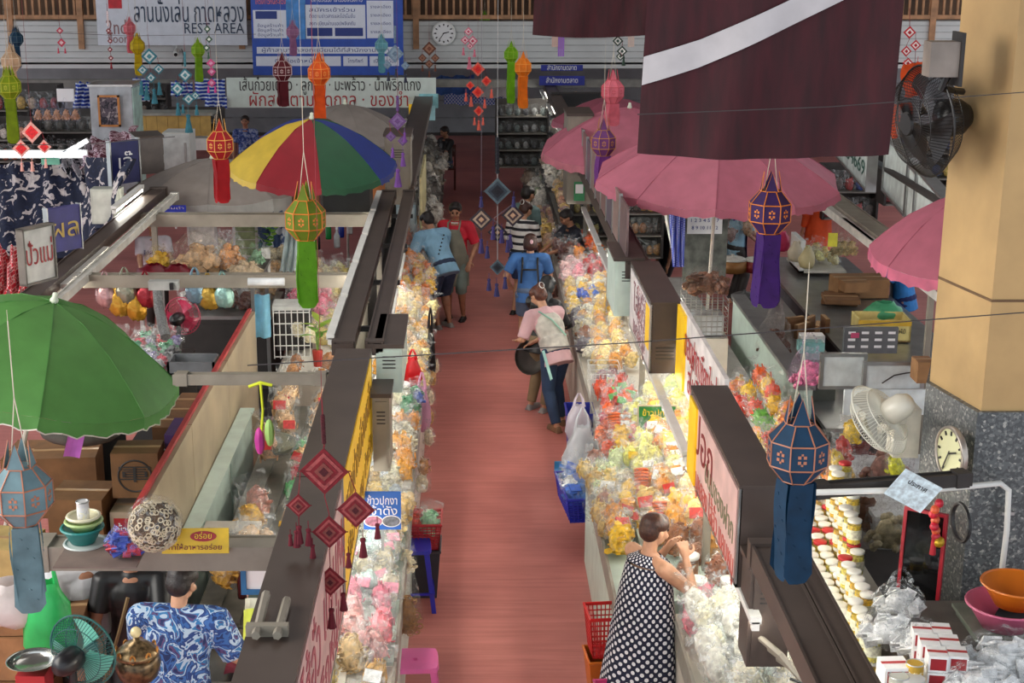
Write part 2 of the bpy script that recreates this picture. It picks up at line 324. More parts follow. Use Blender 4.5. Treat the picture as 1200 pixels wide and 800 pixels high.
# end boxes on the aisle side of the left row
def endbox(x0, x1, y0, y1, z0, z1, m, label, name='power_box'):
    t = T(name, label, 'box', ((x0 + x1) / 2, y0, z0)); hx = (x1 - x0) / 2; h = z1 - z0
    O('casing', B(-hx, hx, 0, y1 - y0, 0, h), m, t); O('lid', B(-hx - .015, hx + .015, -.015, y1 - y0, h, h + .03), brown, t); O('front_plate', B(-hx + .02, hx - .02, -.008, 0, .02, h - .03), m, t)
    for i in range(4): O('vent_slot', B(-hx * .5, hx * .5, -.012, -.006, h * .8 - i * .028, h * .8 + .008 - i * .028), dark, t)
    return t
endbox(-.67, -.48, 10.5, 11.4, 1.93, 2.27, mint, 'mint grey vented end box beside the golden crackers, left row')
endbox(-.67, -.55, 10.0, 10.35, 1.5, 2.05, taupe, 'grey vented end box right of the yellow sign')
endbox(-.97, -.67, 17.4, 18.0, 2.1, 2.9, taupe, 'tall grey end box behind the striped parasol, left row')
endbox(1.35, 1.6, 13.35, 14.1, 1.78, 2.3, mint, 'mint vented end box behind the wire baskets, right row')
endbox(1.3, 1.62, 19.4, 20.2, 1.75, 2.9, taupe, 'grey end box with a small green notice, right row')
gb = T('payment_notice', 'small green notice with a white square on the grey end box', 'notice', (1.46, 19.36, 1.9)); O('sheet', B(-.07, .07, -.004, .004, -.1, .15), mat((60, 140, 90), .5), gb); O('white_square', B(-.05, .05, -.01, -.004, 0, .12), whm, gb)
# right aisle header
signbox('box_sign', 1.48, 1.70, 7.57, 9.4, 1.72, 2.3, -1, pinkface, 'nearest brown box sign with pinkish face in the right row', [('ปอก', .36, .3, .08, .7, dkred), ('ขนมของฝาก', .2, -.3, -.02, 1.0, mat((120, 120, 90), .5, var=0)), ('หมูหยอง ไส้อั่ว แคบหมู', .2, -.1, -.2, 1.5, mat((190, 90, 80), .5, var=0))])
O('corner_plate', B(1.455, 1.47, 9.05, 9.35, 1.75, 2.27), yel, bpy.data.objects['box_sign.002'])
endbox(1.5, 1.72, 7.3, 7.55, 1.38, 1.95, brown, 'brown vented power box at the near end of the right header')
pr = T('conduit_pipes', 'bundle of bent grey conduit pipes below the brown power box', 'pipes', (1.62, 7.2, 1.45)); 
for i in range(3): O('pipe', MB().tube([(-.05 + i * .05, .1, .1 - i * .06), (.02 + i * .05, -.1, .1 - i * .05), (.12 + i * .04, -.2, 0), (.2 + i * .04, -.9, -.25)], .018), taupe, pr)
O('cable', MB().tube([(.05 + .16 * math.sin(a), -.2 - .05 * a, -.08 + .1 * math.cos(a * 1.3)) for a in [i * .5 for i in range(14)]], .008), black, pr)
t = T('board_sign', 'white shop board with red letters and a yellow end, behind the first brown box sign', 'sign'); O('board', B(1.70, 1.73, 9.45, 11.6, 1.72, 2.35), mat((226, 220, 218), .5), t); O('corner_plate', B(1.68, 1.70, 11.2, 11.6, 1.72, 2.33), yel, t); O('corner_plate', B(1.68, 1.70, 9.47, 9.7, 1.75, 1.95), yel, t)
text('ของฝากเชียงใหม่', .3, redm, t, (1.69, 10.45, 2.12), (PI / 2, 0, -PI / 2), 1.5); text('สไบทิพย์ 08', .3, redm, t, (1.69, 10.4, 1.88), (PI / 2, 0, -PI / 2), 1.2)
signbox('box_sign', 1.49, 1.72, 11.7, 13.25, 1.72, 2.3, -1, mat((222, 214, 214), .5), 'second brown box sign with a photo panel in the right row', [('ไส้อั่ว', .3, 0, .05, .9, mat((130, 80, 90), .5, var=0)), ('แคบหมู', .2, 0, -.18, .8, mat((130, 80, 90), .5, var=0))])
O('photo_panel', B(1.475, 1.484, 12.0, 12.6, 1.8, 2.25), pattern('floral', ((180, 150, 150), (120, 90, 100), (220, 210, 210), (150, 60, 60)), 8), bpy.data.objects['box_sign.003']); O('corner_plate', B(1.472, 1.484, 11.76, 11.98, 1.9, 2.25), yel, bpy.data.objects['box_sign.003'])
t = T('photo_board', 'long leaning photo board with many small panels on the right header', 'sign'); 
for i in range(9):
    y = 13.4 + i * .68; O('panel', B(1.45, 1.47, y, y + .64, 2.3, 2.78), mat([(112, 92, 92), (140, 118, 112), (96, 88, 100), (128, 100, 96)][i % 4], .4, var=.35, scale=9, stretch=(1, 6, .6)), t); O('edge_strip', B(1.44, 1.475, y + .64, y + .68, 2.28, 2.8), steel, t)
beam((1.56, 13.3, 2.28), (1.56, 19.4, 2.28), .2, .12, brown, 'brown header rail carrying the long photo board')
beam((1.62, 20.3, 2.28), (1.62, 30, 2.28), .2, .12, brown, 'far brown header rail of the right row')
beam((1.55, 3.5, 2.14), (1.55, 7.25, 2.14), .14, .1, brown, 'dark beam at the bottom right passing the conduit pipes')
beam((1.69, 3.5, 2.14), (1.69, 7.28, 2.14), .08, .12, brown, 'slim dark beam beside the rack of yellow jars')
for i, (a, b) in enumerate(((7.2, 8.4), (8.5, 9.7), (9.8, 11.0), (11.1, 12.3), (12.4, 13.4), (14.2, 15.4), (15.6, 16.8), (17, 18.2), (18.2, 19.4), (21, 22.2), (23, 24.2), (26, 27.2), (28.5, 29.7))): lamp((1.52 if a < 20 else 1.45, a, 1.66 if a < 20 else 2.15), (1.52 if a < 20 else 1.45, b, 1.66 if a < 20 else 2.15), ORD[i] + ' tube lamp from the near end over the right aisle counter')
for i, a in enumerate((6.6, 7.9, 9.3, 10.7, 12.1, 13.5)): lamp((1.77, a, 1.88), (1.77, a + 1.2, 1.88), ORD[i] + ' tube lamp from the near end over the inner right display')
beam((4.15, 11.5, 2.3), (4.15, 21.5, 2.3), .2, .1, taupe, 'long grey beam behind the pink parasols')
beam((4.0, 12, 2.26), (4.0, 21, 2.26), .05, .06, mat((205, 203, 196), .4), 'pale rail beside the long grey beam'); lamp((4.02, 14.5, 2.2), (4.02, 15.7, 2.2), 'tube lamp by the boxes under the pink parasol')
beam((-9, 29.8, 2.38), (6, 29.8, 2.38), .2, .12, mat((120, 118, 112), .5), 'long grey beam crossing the whole hall under the gallery')
# posts
def posts(pl, m=taupe, w_=.05):
    for x, y, z1, lb in pl: O('stall_post', B(x - w_ / 2, x + w_ / 2, y - w_ / 2, y + w_ / 2, 0, z1), m, label=lb, cat='post')
posts([(-.86, 10.4, 2.2, 'grey post under the near end of the paired rails'), (-.86, 14.2, 2.2, 'grey post halfway under the paired rails'), (1.62, 9.42, 2.2, 'grey post beside the board with red letters'), (1.62, 13.3, 1.7, 'grey post under the second box sign'), (1.6, 16.5, 2.2, 'grey post under the long photo board'), (1.62, 20.3, 2.2, 'grey post below the grey end box on the right row'), (4.15, 13, 2.2, 'grey post under the long grey beam near the column')])
# partition wall left, lane floor counters
pw = T('partition_wall', 'long cream partition panel with a red top edge between the left stalls', 'partition'); beige = mat((164, 148, 122), .6, var=.1, scale=2)
for i in range(3): y = 9.0 + i * 1.75; O('panel', B(-2.13, -2.09, y, y + 1.74, 0, 1.6), beige, pw)
O('red_edge', B(-2.16, -2.125, 9.0, 14.25, 1.56, 1.63), mat((170, 50, 52), .5), pw)
t = T('mint_cabinet', 'narrow mint cabinet against the cream partition', 'cabinet', (-1.98, 9.1, 0)); O('carcass', B(-.09, .0, 0, 3.9, 0, .98), mint, t); O('top', B(-.1, .03, -.02, 3.92, .98, 1.0), mint, t)
for i in range(3): O('door', B(.0, .012, .05 + i * 1.28, 1.28 + i * 1.28, .05, .94), mint, t)
for i in range(2): O('hinge', MB().box(-.04, .0, .2 + i * .35, .24 + i * .35, 1.0, 1.07), steel, t)
# counters: body + stepped display
def counter(x0, x1, y0, y1, zf, zb, m, label, side=1, lip=mat((150, 146, 136), .5)):
    """front edge at x0 (aisle side); display board rises from zf to zb towards x1"""
    t = T('display_counter', label, 'counter', (0, 0, 0)); a, b = min(x0, x1), max(x0, x1)
    O('body', B(a, b, y0, y1, 0, zf - .12), m, t)
    n = 4
    for i in range(n):
        xa = x0 + (x1 - x0) * i / n; xb = x0 + (x1 - x0) * (i + 1) / n; z = zf + (zb - zf) * i / (n - 1)
        O('shelf', B(min(xa, xb), max(xa, xb), y0, y1, zf - .12, z - .01), m, t)
    O('front_lip', B(x0 - .01, x0 + .01, y0, y1, zf - .14, zf + .02), lip, t)
    return t
counter(1.35, 2.0, 5.2, 9.05, .86, 1.05, offw, 'counter at the bottom right heaped with clear bags'); counter(1.0, 2.0, 9.1, 11.85, .84, 1.1, mint, 'counter of golden snacks beside the polka dot dress')
counter(1.18, 1.98, 11.9, 16.6, .84, 1.05, offw, 'counter of pale crackers behind the wire baskets'); counter(1.18, 1.98, 16.65, 20.8, .84, 1.05, offw, 'counter with pink bags and red tray in the right row')
counter(1.15, 2.3, 20.9, 31, .3, 1.7, dark, 'far stepped stall of brown packets on the right')
counter(-.45, -1.0, 4.8, 8.4, .82, 1.0, offw, 'counter of pink wrapped packets at the bottom centre'); counter(-.45, -1.0, 8.45, 11.4, .82, 1.0, mint, 'counter behind the blue price sign, left row')
counter(-.45, -1.0, 11.45, 17.3, .82, 1.0, offw, 'counter of golden crackers beside the man in the striped shirt'); counter(-.5, -1.3, 17.4, 31, .7, 1.3, dark, 'far dark counter of the left row')
counter(-1.95, -1.2, 14.4, 19.5, .82, 1.0, offw, 'inner counter with bottles and pink bags, left row'); counter(-1.2, -1.8, 8.95, 13.6, .8, .86, mat((104, 102, 94), .5, var=.2), 'inner counter with bread sticks beside the brown box sign')
counter(2.1, 2.42, 7.0, 10.15, .9, .9, offw, 'tiered rack of yellow jars in front of the column'); counter(2.43, 2.8, 8.35, 10.15, .9, .9, offw, 'wider far half of the yellow jar rack'); counter(2.25, 2.85, 10.2, 13.6, .84, 1.1, offw, 'inner right counter of orange and yellow packs')

# ================= parasols =================
def umbrella(c, rr, rise, n, cols, label, tilt=(0, 0), rz=0., hem=.09, pole=True, trans=.25, finial=True, hemcol=None, group=None, trim=None):
    t = T('parasol', label, 'umbrella', c, rot=(tilt[0], tilt[1], rz), group=group)   # origin = centre of the rim
    def P(a, s, sag=1.):
        k = abs(math.sin(a * n / 2 - 0)) if 0 else 0
        u = (a * n / (2 * PI)) % 1.; sc = 4 * u * (1 - u)
        return Vector((rr * s * math.cos(a) * (1 - .045 * sc * s), rr * s * math.sin(a) * (1 - .045 * sc * s), rise * (1 - s ** 1.75) - .035 * sc * s * rr))
    for i in range(n):
        m = mat(cols[i % len(cols)], .6, var=.06, trans=trans, bump=.08, bscale=25); a0 = 2 * PI * i / n; a1 = a0 + 2 * PI / n * .9999
        O('canopy_panel', MB().grid(lambda u, v: P(a0 + (a1 - a0) * (.0001 + .9998 * u), .02 + .98 * v), 6, 8), m, t, smooth=True)
        hm = mat(hemcol, .6, trans=.3) if hemcol else m
        def HM(u, v):
            p = P(a0 + (a1 - a0) * (.0001 + .9998 * u), 1.0); q = 1 + v * .01 + .012 * math.sin(u * 40) * v; return Vector((p.x * q, p.y * q, p.z - hem * v * (1 + .15 * math.sin(u * 23))))
        if trim: O('hem_trim', MB().tube([HM(u / 14, 1) for u in range(15)], .006, 4), trim, t)
        O('valance', MB().grid(HM, 14, 2), hm, t, smooth=True)
        O('rib', MB().tube([P(a0, s) - Vector((0, 0, .008)) for s in (.03, .3, .6, .85, 1.0)], .004, 4), steel, t)
        O('seam', MB().tube([P(a0, s) + Vector((0, 0, .004)) for s in (.03, .3, .6, .85, 1.0)], .004, 4), m, t)
    if finial: O('finial', MB().lathe([(.0, .0), (.028, .005), (.03, .03), (.018, .05), (.02, .075), (.0, .085)], 10), mat((215, 222, 200), .5), t, loc=(0, 0, rise - .01), smooth=True)
    if pole:
        Mx = (Matrix.Translation(c) @ Matrix.Rotation(rz, 4, 'Z') @ Matrix.Rotation(tilt[1], 4, 'Y') @ Matrix.Rotation(tilt[0], 4, 'X'))
        L = c[2] / math.cos(tilt[1]) / math.cos(tilt[0]); O('pole', MB().tube([(0, 0, rise), (0, 0, -L + .02)], .018, 8), offw, t)
        O('base', MB().lathe([(.2, 0), (.22, .02), (.2, .06), (.04, .08), (.03, .2)], 16), dark, t, loc=(0, 0, -L))
    return t
gr = (90, 150, 76)
umbrella(at(48, 424, Y=10.2), .99, .46, 8, [gr], 'large green parasol over the cartons in the left stalls', tilt=(math.radians(6), math.radians(15)), rz=.28, trans=.35, trim=offw)
Yp, Rp, Gp, Bp = (206, 176, 62), (150, 32, 44), (28, 84, 52), (34, 52, 130)
umbrella(at(366, 192, Y=16.2), .92, .5, 8, [Bp, Gp, Rp, Yp, Bp, Yp, Rp, Gp][::-1], 'striped parasol of yellow, red, green and blue panels', rz=.2, tilt=(math.radians(8), 0), hem=.06, trans=.15)
gy = (142, 134, 128)
umbrella(at(250, 222, Y=18.2), 1.05, .38, 8, [gy], 'grey parasol left of the striped parasol', rz=.1, hem=.16, trans=.1, hemcol=(176, 176, 172))
umbrella(at(405, 160, Y=21.5), 1.0, .46, 8, [gy], 'grey parasol behind the striped parasol', rz=.3, hem=.05, trans=.1)
pk = (196, 112, 132)
umbrella(at(840, 208, Y=15.0), 1.25, .5, 10, [pk], 'wide pink parasol under the large maroon banner', rz=.15, tilt=(math.radians(5), math.radians(0)), trans=.25, hem=.07)
umbrella(at(735, 176, Y=19.4), 1.15, .55, 8, [pk], 'pink parasol behind the purple lantern', rz=.3, tilt=(math.radians(4), 0), trans=.25, hemcol=(214, 130, 146))
umbrella(at(716, 140, Y=24.0), .95, .35, 8, [(176, 98, 116)], 'furthest pink parasol beside the dark screen', rz=.1, trans=.2)
umbrella(at(1130, 296, Y=12.3), .78, .5, 8, [(190, 104, 124)], 'pink parasol partly behind the column', rz=.4, tilt=(math.radians(4), math.radians(-4)), trans=.2, hemcol=(226, 120, 150))

# ================= paper lanterns =================
def lantern(px, y0, y1, wpx, wid, col, trim, label, tailcol=None, tail=4, emb=True, tr=.3, cordcol=(200, 190, 170)):
    """y0 crown tip, y1 tail end, wpx body width in the photo, wid its real width"""
    ym = y0 + wpx * 1.3; sdist = wid * F / wpx; u = (ym - 400) / F; Y = sdist * (CT - ST * u)
    c = at(px, ym, Y=Y); a = wid / 2; tot = (y1 - y0) * sdist / F / CT
    t = T('paper_lantern', label, 'lantern', c, rz=R.uniform(-.15, .15))
    pm = mat(col, .75, var=.1, trans=tr, scale=14); tm = mat(trim, .5, var=.08)
    prof = [(.3 * a, -1.12 * a), (.5 * a, -1.0 * a), (1. * a, -.4 * a), (1. * a, .42 * a), (.5 * a, 1.0 * a), (.32 * a, 1.06 * a)]
    O('paper_body', MB().lathe(prof, 8, off=.5), pm, t)
    fr = MB()
    for j in range(8):
        an = 2 * PI * (j + .5) / 8; fr.tube([(r * 1.01 * math.cos(an), r * 1.01 * math.sin(an), z) for r, z in prof], a * .028, 4)
    for r, z in (prof[1], prof[2], prof[3], prof[4]): fr.tube([(r * 1.01 * math.cos(2 * PI * (j + .5) / 8), r * 1.01 * math.sin(2 * PI * (j + .5) / 8), z) for j in range(8)], a * .03, 4, close=True)
    O('edge_trim', fr, tm, t)
    for j in range(4):
        an = PI / 2 * j + PI / 4 * 0 - PI / 2; x, y = math.cos(an), math.sin(an)
        p = [Vector((x * .46 * a - y * s * .3 * a, y * .46 * a + x * s * .3 * a, 1.02 * a)) for s in (-1, 1)] + [Vector((x * .34 * a, y * .34 * a, 1.9 * a))]
        q = [v * 1.0 - Vector((x, y, 0)) * .02 * a for v in p]
        O('crown_point', MB().add(p + q, [(0, 1, 2), (5, 4, 3), (0, 3, 4, 1), (1, 4, 5, 2), (2, 5, 3, 0)]), pm, t)
        O('crown_trim', MB().tube([p[0], p[2], p[1]], a * .02, 4), tm, t)
    if emb:
        for j in range(8):
            an = 2 * PI * j / 8 + PI / 8 * 0; g = MB()
            for k in range(4):
                o = (.09 * a) * (1 if k % 2 else -1); oo = .09 * a * (1 if k > 1 else -1); g.cbox((.935 * a, o, oo), .02 * a, .1 * a, .1 * a)
            g.cbox((.932 * a, 0, .18 * a), .012 * a, .07 * a, .07 * a); g.cbox((.932 * a, 0, -.18 * a), .012 * a, .07 * a, .07 * a)
            O('gilt_emblem', g, tm, t, rot=(0, 0, an))
    tcl = mat(tailcol or col, .8, var=.12, trans=tr + .15, scale=14); L = max(.1, tot - 2.9 * a)
    for j in range(tail):
        an = 2 * PI * j / tail + .3; x, y = math.cos(an), math.sin(an); w_ = .42 * a; ph = R.uniform(0, 6)
        def TF(u, v):
            ww = w_ * (1 + .25 * v) * (1 if v < .97 or .2 < u < .8 else .6); s = (u - .5) * 2 * ww; rad = .46 * a + .08 * a * math.sin(v * 5 + ph)
            return Vector((x * rad - y * s, y * rad + x * s, -1.02 * a - L * v * (1 - .03 * abs(u - .5) * (v > .9))))
        g = MB().grid(TF, 4, 12)
        for k in range(1, 8): g.tube([TF(.1 + .2 * (k % 4), k / 8.5) * 1.01, TF(.18 + .2 * (k % 4), k / 8.5 + .02) * 1.01], a * .02, 4)
        O('paper_tail', g, tcl, t, smooth=True)
    O('hanging_string', MB().tube([(-.3 * a, 0, 1.0 * a), (0, 0, 3.4 * a), (0, 0, 3.4 * a + .35)], .003, 4).tube([(0, 0, 3.4 * a + .3), (0, 0, 9.0 - c.z if Y > 7.5 else 3.4 * a + .4)], .0012, 3).tube([(.3 * a, 0, 1.0 * a), (0, 0, 3.4 * a)], .003, 4), mat(cordcol, .8), t)
    return t
cop, org, yl = (176, 112, 84), (214, 120, 40), (225, 190, 90)
lantern(935, 436, 656, 71, .27, (14, 56, 86), cop, 'large deep teal lantern with copper trim beside the white wall fan', tr=.12)
lantern(26, 488, 690, 70, .27, (112, 140, 148), cop, 'pale grey blue lantern with copper trim below the green parasol', tr=.15)
lantern(358, 196, 340, 47, .27, (112, 134, 30), org, 'lime green lantern with orange emblem before the striped parasol', tailcol=(98, 158, 24))
lantern(902, 183, 338, 50, .27, (54, 22, 84), org, 'dark purple lantern with orange trim under the maroon banner', tailcol=(66, 26, 110), tr=.15)
lantern(258, 128, 223, 32, .27, (176, 24, 34), (230, 170, 80), 'red lantern with gold trim beside the striped parasol')
lantern(374, 52, 137, 26, .27, (226, 92, 24), (240, 150, 60), 'bright orange lantern in front of the market banner')
lantern(331, 53, 114, 23, .27, (100, 22, 34), (210, 180, 180), 'dark maroon lantern on the blue banner')
lantern(11, 68, 155, 26, .27, (136, 160, 20), (190, 190, 40), 'lime yellow lantern at the left edge')
lantern(19, 25, 72, 16, .24, (36, 72, 100), (90, 120, 130), 'small slate blue lantern at the top left corner', emb=False)
lantern(13, 44, 84, 22, .26, (216, 182, 146), (240, 220, 190), 'cream lantern above the lime yellow one', emb=False)
lantern(152, 14, 55, 15, .24, (226, 116, 126), (240, 160, 160), 'salmon pink lantern on the rest area sign', emb=False)
lantern(161, 32, 80, 17, .24, (214, 186, 20), (160, 130, 20), 'yellow lantern on the rest area sign', emb=False)
lantern(232, 38, 88, 16, .24, (142, 186, 34), (180, 200, 60), 'light green lantern under the rest area sign', emb=False)
lantern(343, 18, 58, 15, .24, (176, 120, 160), (200, 150, 180), 'mauve lantern on the blue banner', emb=False)
lantern(447, 34, 78, 15, .24, (120, 184, 196), (160, 210, 215), 'pale turquoise lantern on the blue banner', emb=False)
lantern(568, 8, 50, 12, .24, (120, 176, 30), (160, 200, 60), 'small green lantern right of the wall clock', emb=False)
lantern(599, 42, 112, 17, .24, (130, 190, 20), (170, 210, 60), 'slim green lantern left of the orange one', emb=False)
lantern(613, 53, 117, 20, .24, (240, 132, 24), (250, 160, 60), 'light orange lantern over the aisle end', emb=False)
lantern(718, 72, 135, 27, .27, (226, 120, 136), (200, 80, 90), 'pink lantern over the pink parasols')
lantern(707, 128, 210, 30, .27, (120, 66, 130), (190, 130, 60), 'violet lantern with long translucent tail', tailcol=(136, 70, 158))
for px, c_, lb in ((650, (200, 170, 160), 'pale ribbon tail under the far banner'), (657, (150, 110, 190), 'violet ribbon tail under the far banner'), (739, (206, 186, 176), 'beige ribbon tail under the far banner')):
    p = at(px, 42, Y=18); q = at(px, 66 if px == 657 else 55, Y=18); t = T('ribbon_tail', lb, 'ribbon', q)
    for k in range(3): O('strip', B(-.035 + k * .026, -.012 + k * .026, -.01, -.006, 0, p.z - q.z + .25), mat(c_, .7, trans=.3), t)

# ================= yarn diamond mobiles =================
def mobile(Y, label, cols, dias, top, tass=(), cord=(120, 30, 40), tcol=None):
    """dias: (px, py, r) woven diamonds, top: (px, py) of the cord's upper end, tass: (px, py0, len)"""
    o0 = at(dias[0][0], dias[0][1], Y=Y); t = T('yarn_diamond_mobile', label, 'mobile', o0); cm = mat(cord, .8); sc = (Y * CT + .6) / F / CT
    ms = [mat(c, .9, var=.15, scale=60, bump=.3, bscale=200) for c in cols]
    for k, (px, py, r) in enumerate(dias):
        p = at(px, py, Y=Y + .01 * k) - o0; rw = r * sc; n = len(ms); g = MB()
        for i in range(n):
            a, b = rw * (1 - i / n), rw * (1 - (i + 1) / n); th = .004 + .003 * i; c1 = [(0, 1), (1, 0), (0, -1), (-1, 0)]
            vs = [(x * a, -th, z * a) for x, z in c1] + [(x * b, -th, z * b) for x, z in c1] + [(x * a, th, z * a) for x, z in c1] + [(x * b, th, z * b) for x, z in c1]
            fs = [(j, (j + 1) % 4, 4 + (j + 1) % 4, 4 + j) for j in range(4)] + [(8 + (j + 1) % 4, 8 + j, 12 + j, 12 + (j + 1) % 4) for j in range(4)] + [(j, 8 + j, 8 + (j + 1) % 4, (j + 1) % 4) for j in range(4)]
            g.add(vs, fs, i)
        O('woven_diamond', g, ms, t, loc=p, rot=(0, 0, R.uniform(-.15, .15)))
        if r > 9: O('crossed_sticks', MB().tube([(-rw * 1.08, 0, 0), (rw * 1.08, 0, 0)], .003, 4).tube([(0, 0, -rw * 1.08), (0, 0, rw * 1.08)], .003, 4), ms[0], t, loc=p)
    tp = at(*top, Y=Y) - o0; last = at(dias[0][0], dias[0][1] - dias[0][2], Y=Y) - o0
    O('hanging_cord', MB().tube([tp, last], .004, 4).tube([tp, Vector((tp.x, 0, 9.0 - o0.z))], .0015, 3), cm, t)
    if top[1] < dias[0][1] - 30:
        g = MB(); k = 10
        for i in range(k): g.sph(tp.lerp(last, .35 + .6 * i / k), .012 if Y < 9 else .016, n=6, m=4)
        O('cord_beads', g, ms[-1], t)
    for k in range(1, len(dias)):
        g0 = max([d for d in dias[:k] if d[1] < dias[k][1] - 2] or [dias[0]], key=lambda d: -abs(d[0] - dias[k][0]) - .3 * abs(d[1] - dias[k][1]))
        sx = g0[0] + (g0[2] if dias[k][0] > g0[0] + g0[2] * .6 else -g0[2] if dias[k][0] < g0[0] - g0[2] * .6 else 0); sy = g0[1] + (0 if sx != g0[0] else g0[2])
        O('link_cord', MB().tube([at(sx, sy, Y=Y) - o0, at(dias[k][0], dias[k][1] - dias[k][2], Y=Y) - o0], .003, 4), cm, t)
    tm = mat(tcol or cols[0], .9, var=.2)
    for (px, py, l) in tass:
        p = at(px, py, Y=Y) - o0; h = l * sc; g = MB().tube([(0, 0, 0), (0, 0, -.3 * h)], .003, 4).lathe([(.001, -.3 * h), (.07 * h + .004, -.34 * h), (.07 * h + .004, -.42 * h), (.05 * h + .003, -.46 * h), (.16 * h, -h), (.02 * h, -h)], 7)
        O('tassel', g, tm, t, loc=p)
    return t
mr, dr = (112, 22, 32), (70, 14, 24)
mobile(6.6, 'maroon diamond mobile with tassels in front of the yellow box sign', [mr, (150, 70, 70), mr, (120, 60, 55), dr], [(380, 552, 28), (417, 597, 22), (350, 592, 14), (386, 623, 20), (387, 681, 18)], (377, 468),
       [(350, 606, 32), (361, 610, 30), (340, 620, 20), (408, 640, 26), (442, 605, 27), (425, 620, 34), (372, 688, 30), (402, 685, 32), (388, 702, 36), (366, 630, 26), (347, 612, 30)], tcol=(96, 20, 34))
mobile(10.5, 'black and grey diamond mobile with blue tassels over the aisle', [(70, 84, 92), (40, 50, 60), (22, 24, 34), (14, 16, 26)], [(583, 224, 15), (583, 313, 9)], (583, 138), [(564, 224, 18), (602, 224, 18), (573, 320, 20), (582, 325, 22), (592, 318, 20), (571, 282, 20), (595, 275, 20)], cord=(150, 150, 150), tcol=(40, 36, 80))
mobile(10.6, 'pair of beige centred diamonds flanking the black one over the aisle', [(44, 36, 44), (150, 130, 112), (60, 44, 50), (176, 140, 112)], [(564, 257, 13), (601, 252, 13), (583, 272, 11)], (564, 232), [(564, 272, 24), (578, 258, 22), (588, 262, 22), (598, 268, 22)], cord=(90, 80, 90), tcol=(50, 40, 90))
te = [(56, 116, 130), (190, 200, 200), (70, 130, 142)]
mobile(20, 'teal diamond mobile with drops below the yellow lantern', te, [(175, 66, 9), (167, 82, 6), (186, 81, 6), (177, 91, 6)], (173, 40), [(180, 96, 24), (171, 92, 24), (186, 90, 20), (165, 88, 22)])
mobile(19, 'teal diamond mobile above the wooden counter at the far left', te, [(217, 88, 8), (208, 104, 8), (221, 116, 7), (229, 112, 5)], (216, 52), [(208, 114, 20), (220, 124, 30), (230, 118, 16), (214, 118, 14)])
mobile(24, 'brown diamond mobile left of the wall clock', [(96, 58, 44), (150, 110, 90), (110, 64, 50)], [(503, 57, 8), (495, 68, 5), (510, 68, 5), (503, 75, 5)], (503, 38), [(495, 73, 10), (510, 73, 10), (503, 80, 10)])
mobile(24, 'pink diamond mobile right of the wall clock', [(206, 110, 130), (240, 200, 205), (190, 60, 90)], [(549, 37, 5), (545, 47, 5), (554, 48, 6), (551, 54, 4)], (549, 28), [(543, 52, 12), (556, 54, 12), (550, 60, 20)])
mobile(22, 'orange red diamond mobile under the wall clock', [(214, 96, 80), (220, 50, 40), (196, 36, 40)], [(560, 81, 8), (551, 100, 5), (570, 95, 6), (560, 108, 7), (561, 130, 6)], (560, 66), [(546, 104, 14), (576, 100, 14), (552, 108, 16), (568, 112, 14), (556, 134, 12), (566, 134, 12), (561, 136, 16)])
mobile(18, 'grey blue diamond mobile at the edge of the blue banner', [(100, 120, 140), (120, 138, 154), (90, 110, 130)], [(463, 63, 10), (454, 76, 5), (475, 77, 5)], (463, 20), [(455, 80, 14), (475, 82, 14), (464, 76, 14)], cord=(60, 60, 80), tcol=(40, 44, 60))
mobile(15, 'purple diamond mobile in front of the grey end box', [(100, 70, 120), (120, 96, 140), (96, 64, 118)], [(466, 142, 10), (458, 160, 6), (472, 165, 6)], (466, 104), [(460, 168, 16), (472, 172, 22), (466, 188, 30), (474, 150, 16)], tcol=(110, 66, 140))
mobile(13, 'red diamond mobile at the far left by the white light strip', [(206, 150, 140), (206, 40, 44), (196, 36, 44)], [(37, 155, 12), (25, 174, 10), (52, 172, 8)], (36, 138), [(25, 186, 14), (37, 184, 16), (53, 182, 14)])
mobile(24, 'tiny pink and white diamond mobile under the balcony, far left', [(200, 70, 90), (240, 200, 200)], [(70, 36, 4), (72, 50, 5)], (69, 24), [(68, 54, 8), (76, 54, 8)])
mobile(22, 'pink diamond string beside the light green lantern', [(214, 90, 140), (240, 170, 200)], [(247, 74, 5), (248, 84, 5), (248, 97, 5)], (246, 56), [(244, 98, 10), (252, 98, 10)], tcol=(220, 80, 150))
mobile(16, 'white and black diamond string above the pink lantern', [(40, 60, 50), (226, 228, 222), (60, 80, 70)], [(724, 48, 6), (729, 60, 6), (727, 66, 5)], (722, 36), [(731, 62, 14)])
mobile(17, 'red and white diamond cluster behind the column bracket', [(186, 40, 50), (236, 220, 216), (170, 34, 44)], [(1066, 38, 7), (1073, 53, 6), (1062, 60, 6), (1072, 82, 7), (1064, 74, 6)], (1066, 10), [(1060, 70, 18), (1076, 66, 18)])
mobile(21, 'red beaded string in front of the second floor sign', [(130, 30, 40), (220, 200, 200)], [(127, 36, 3), (129, 48, 3), (129, 58, 3), (130, 68, 3)], (125, 4), [(130, 70, 10)])
mobile(20, 'green and white beaded string right of the light green lantern', [(60, 90, 70), (220, 225, 215)], [(243, 34, 4), (245, 46, 4), (242, 56, 4)], (241, 20), [(244, 58, 10)])

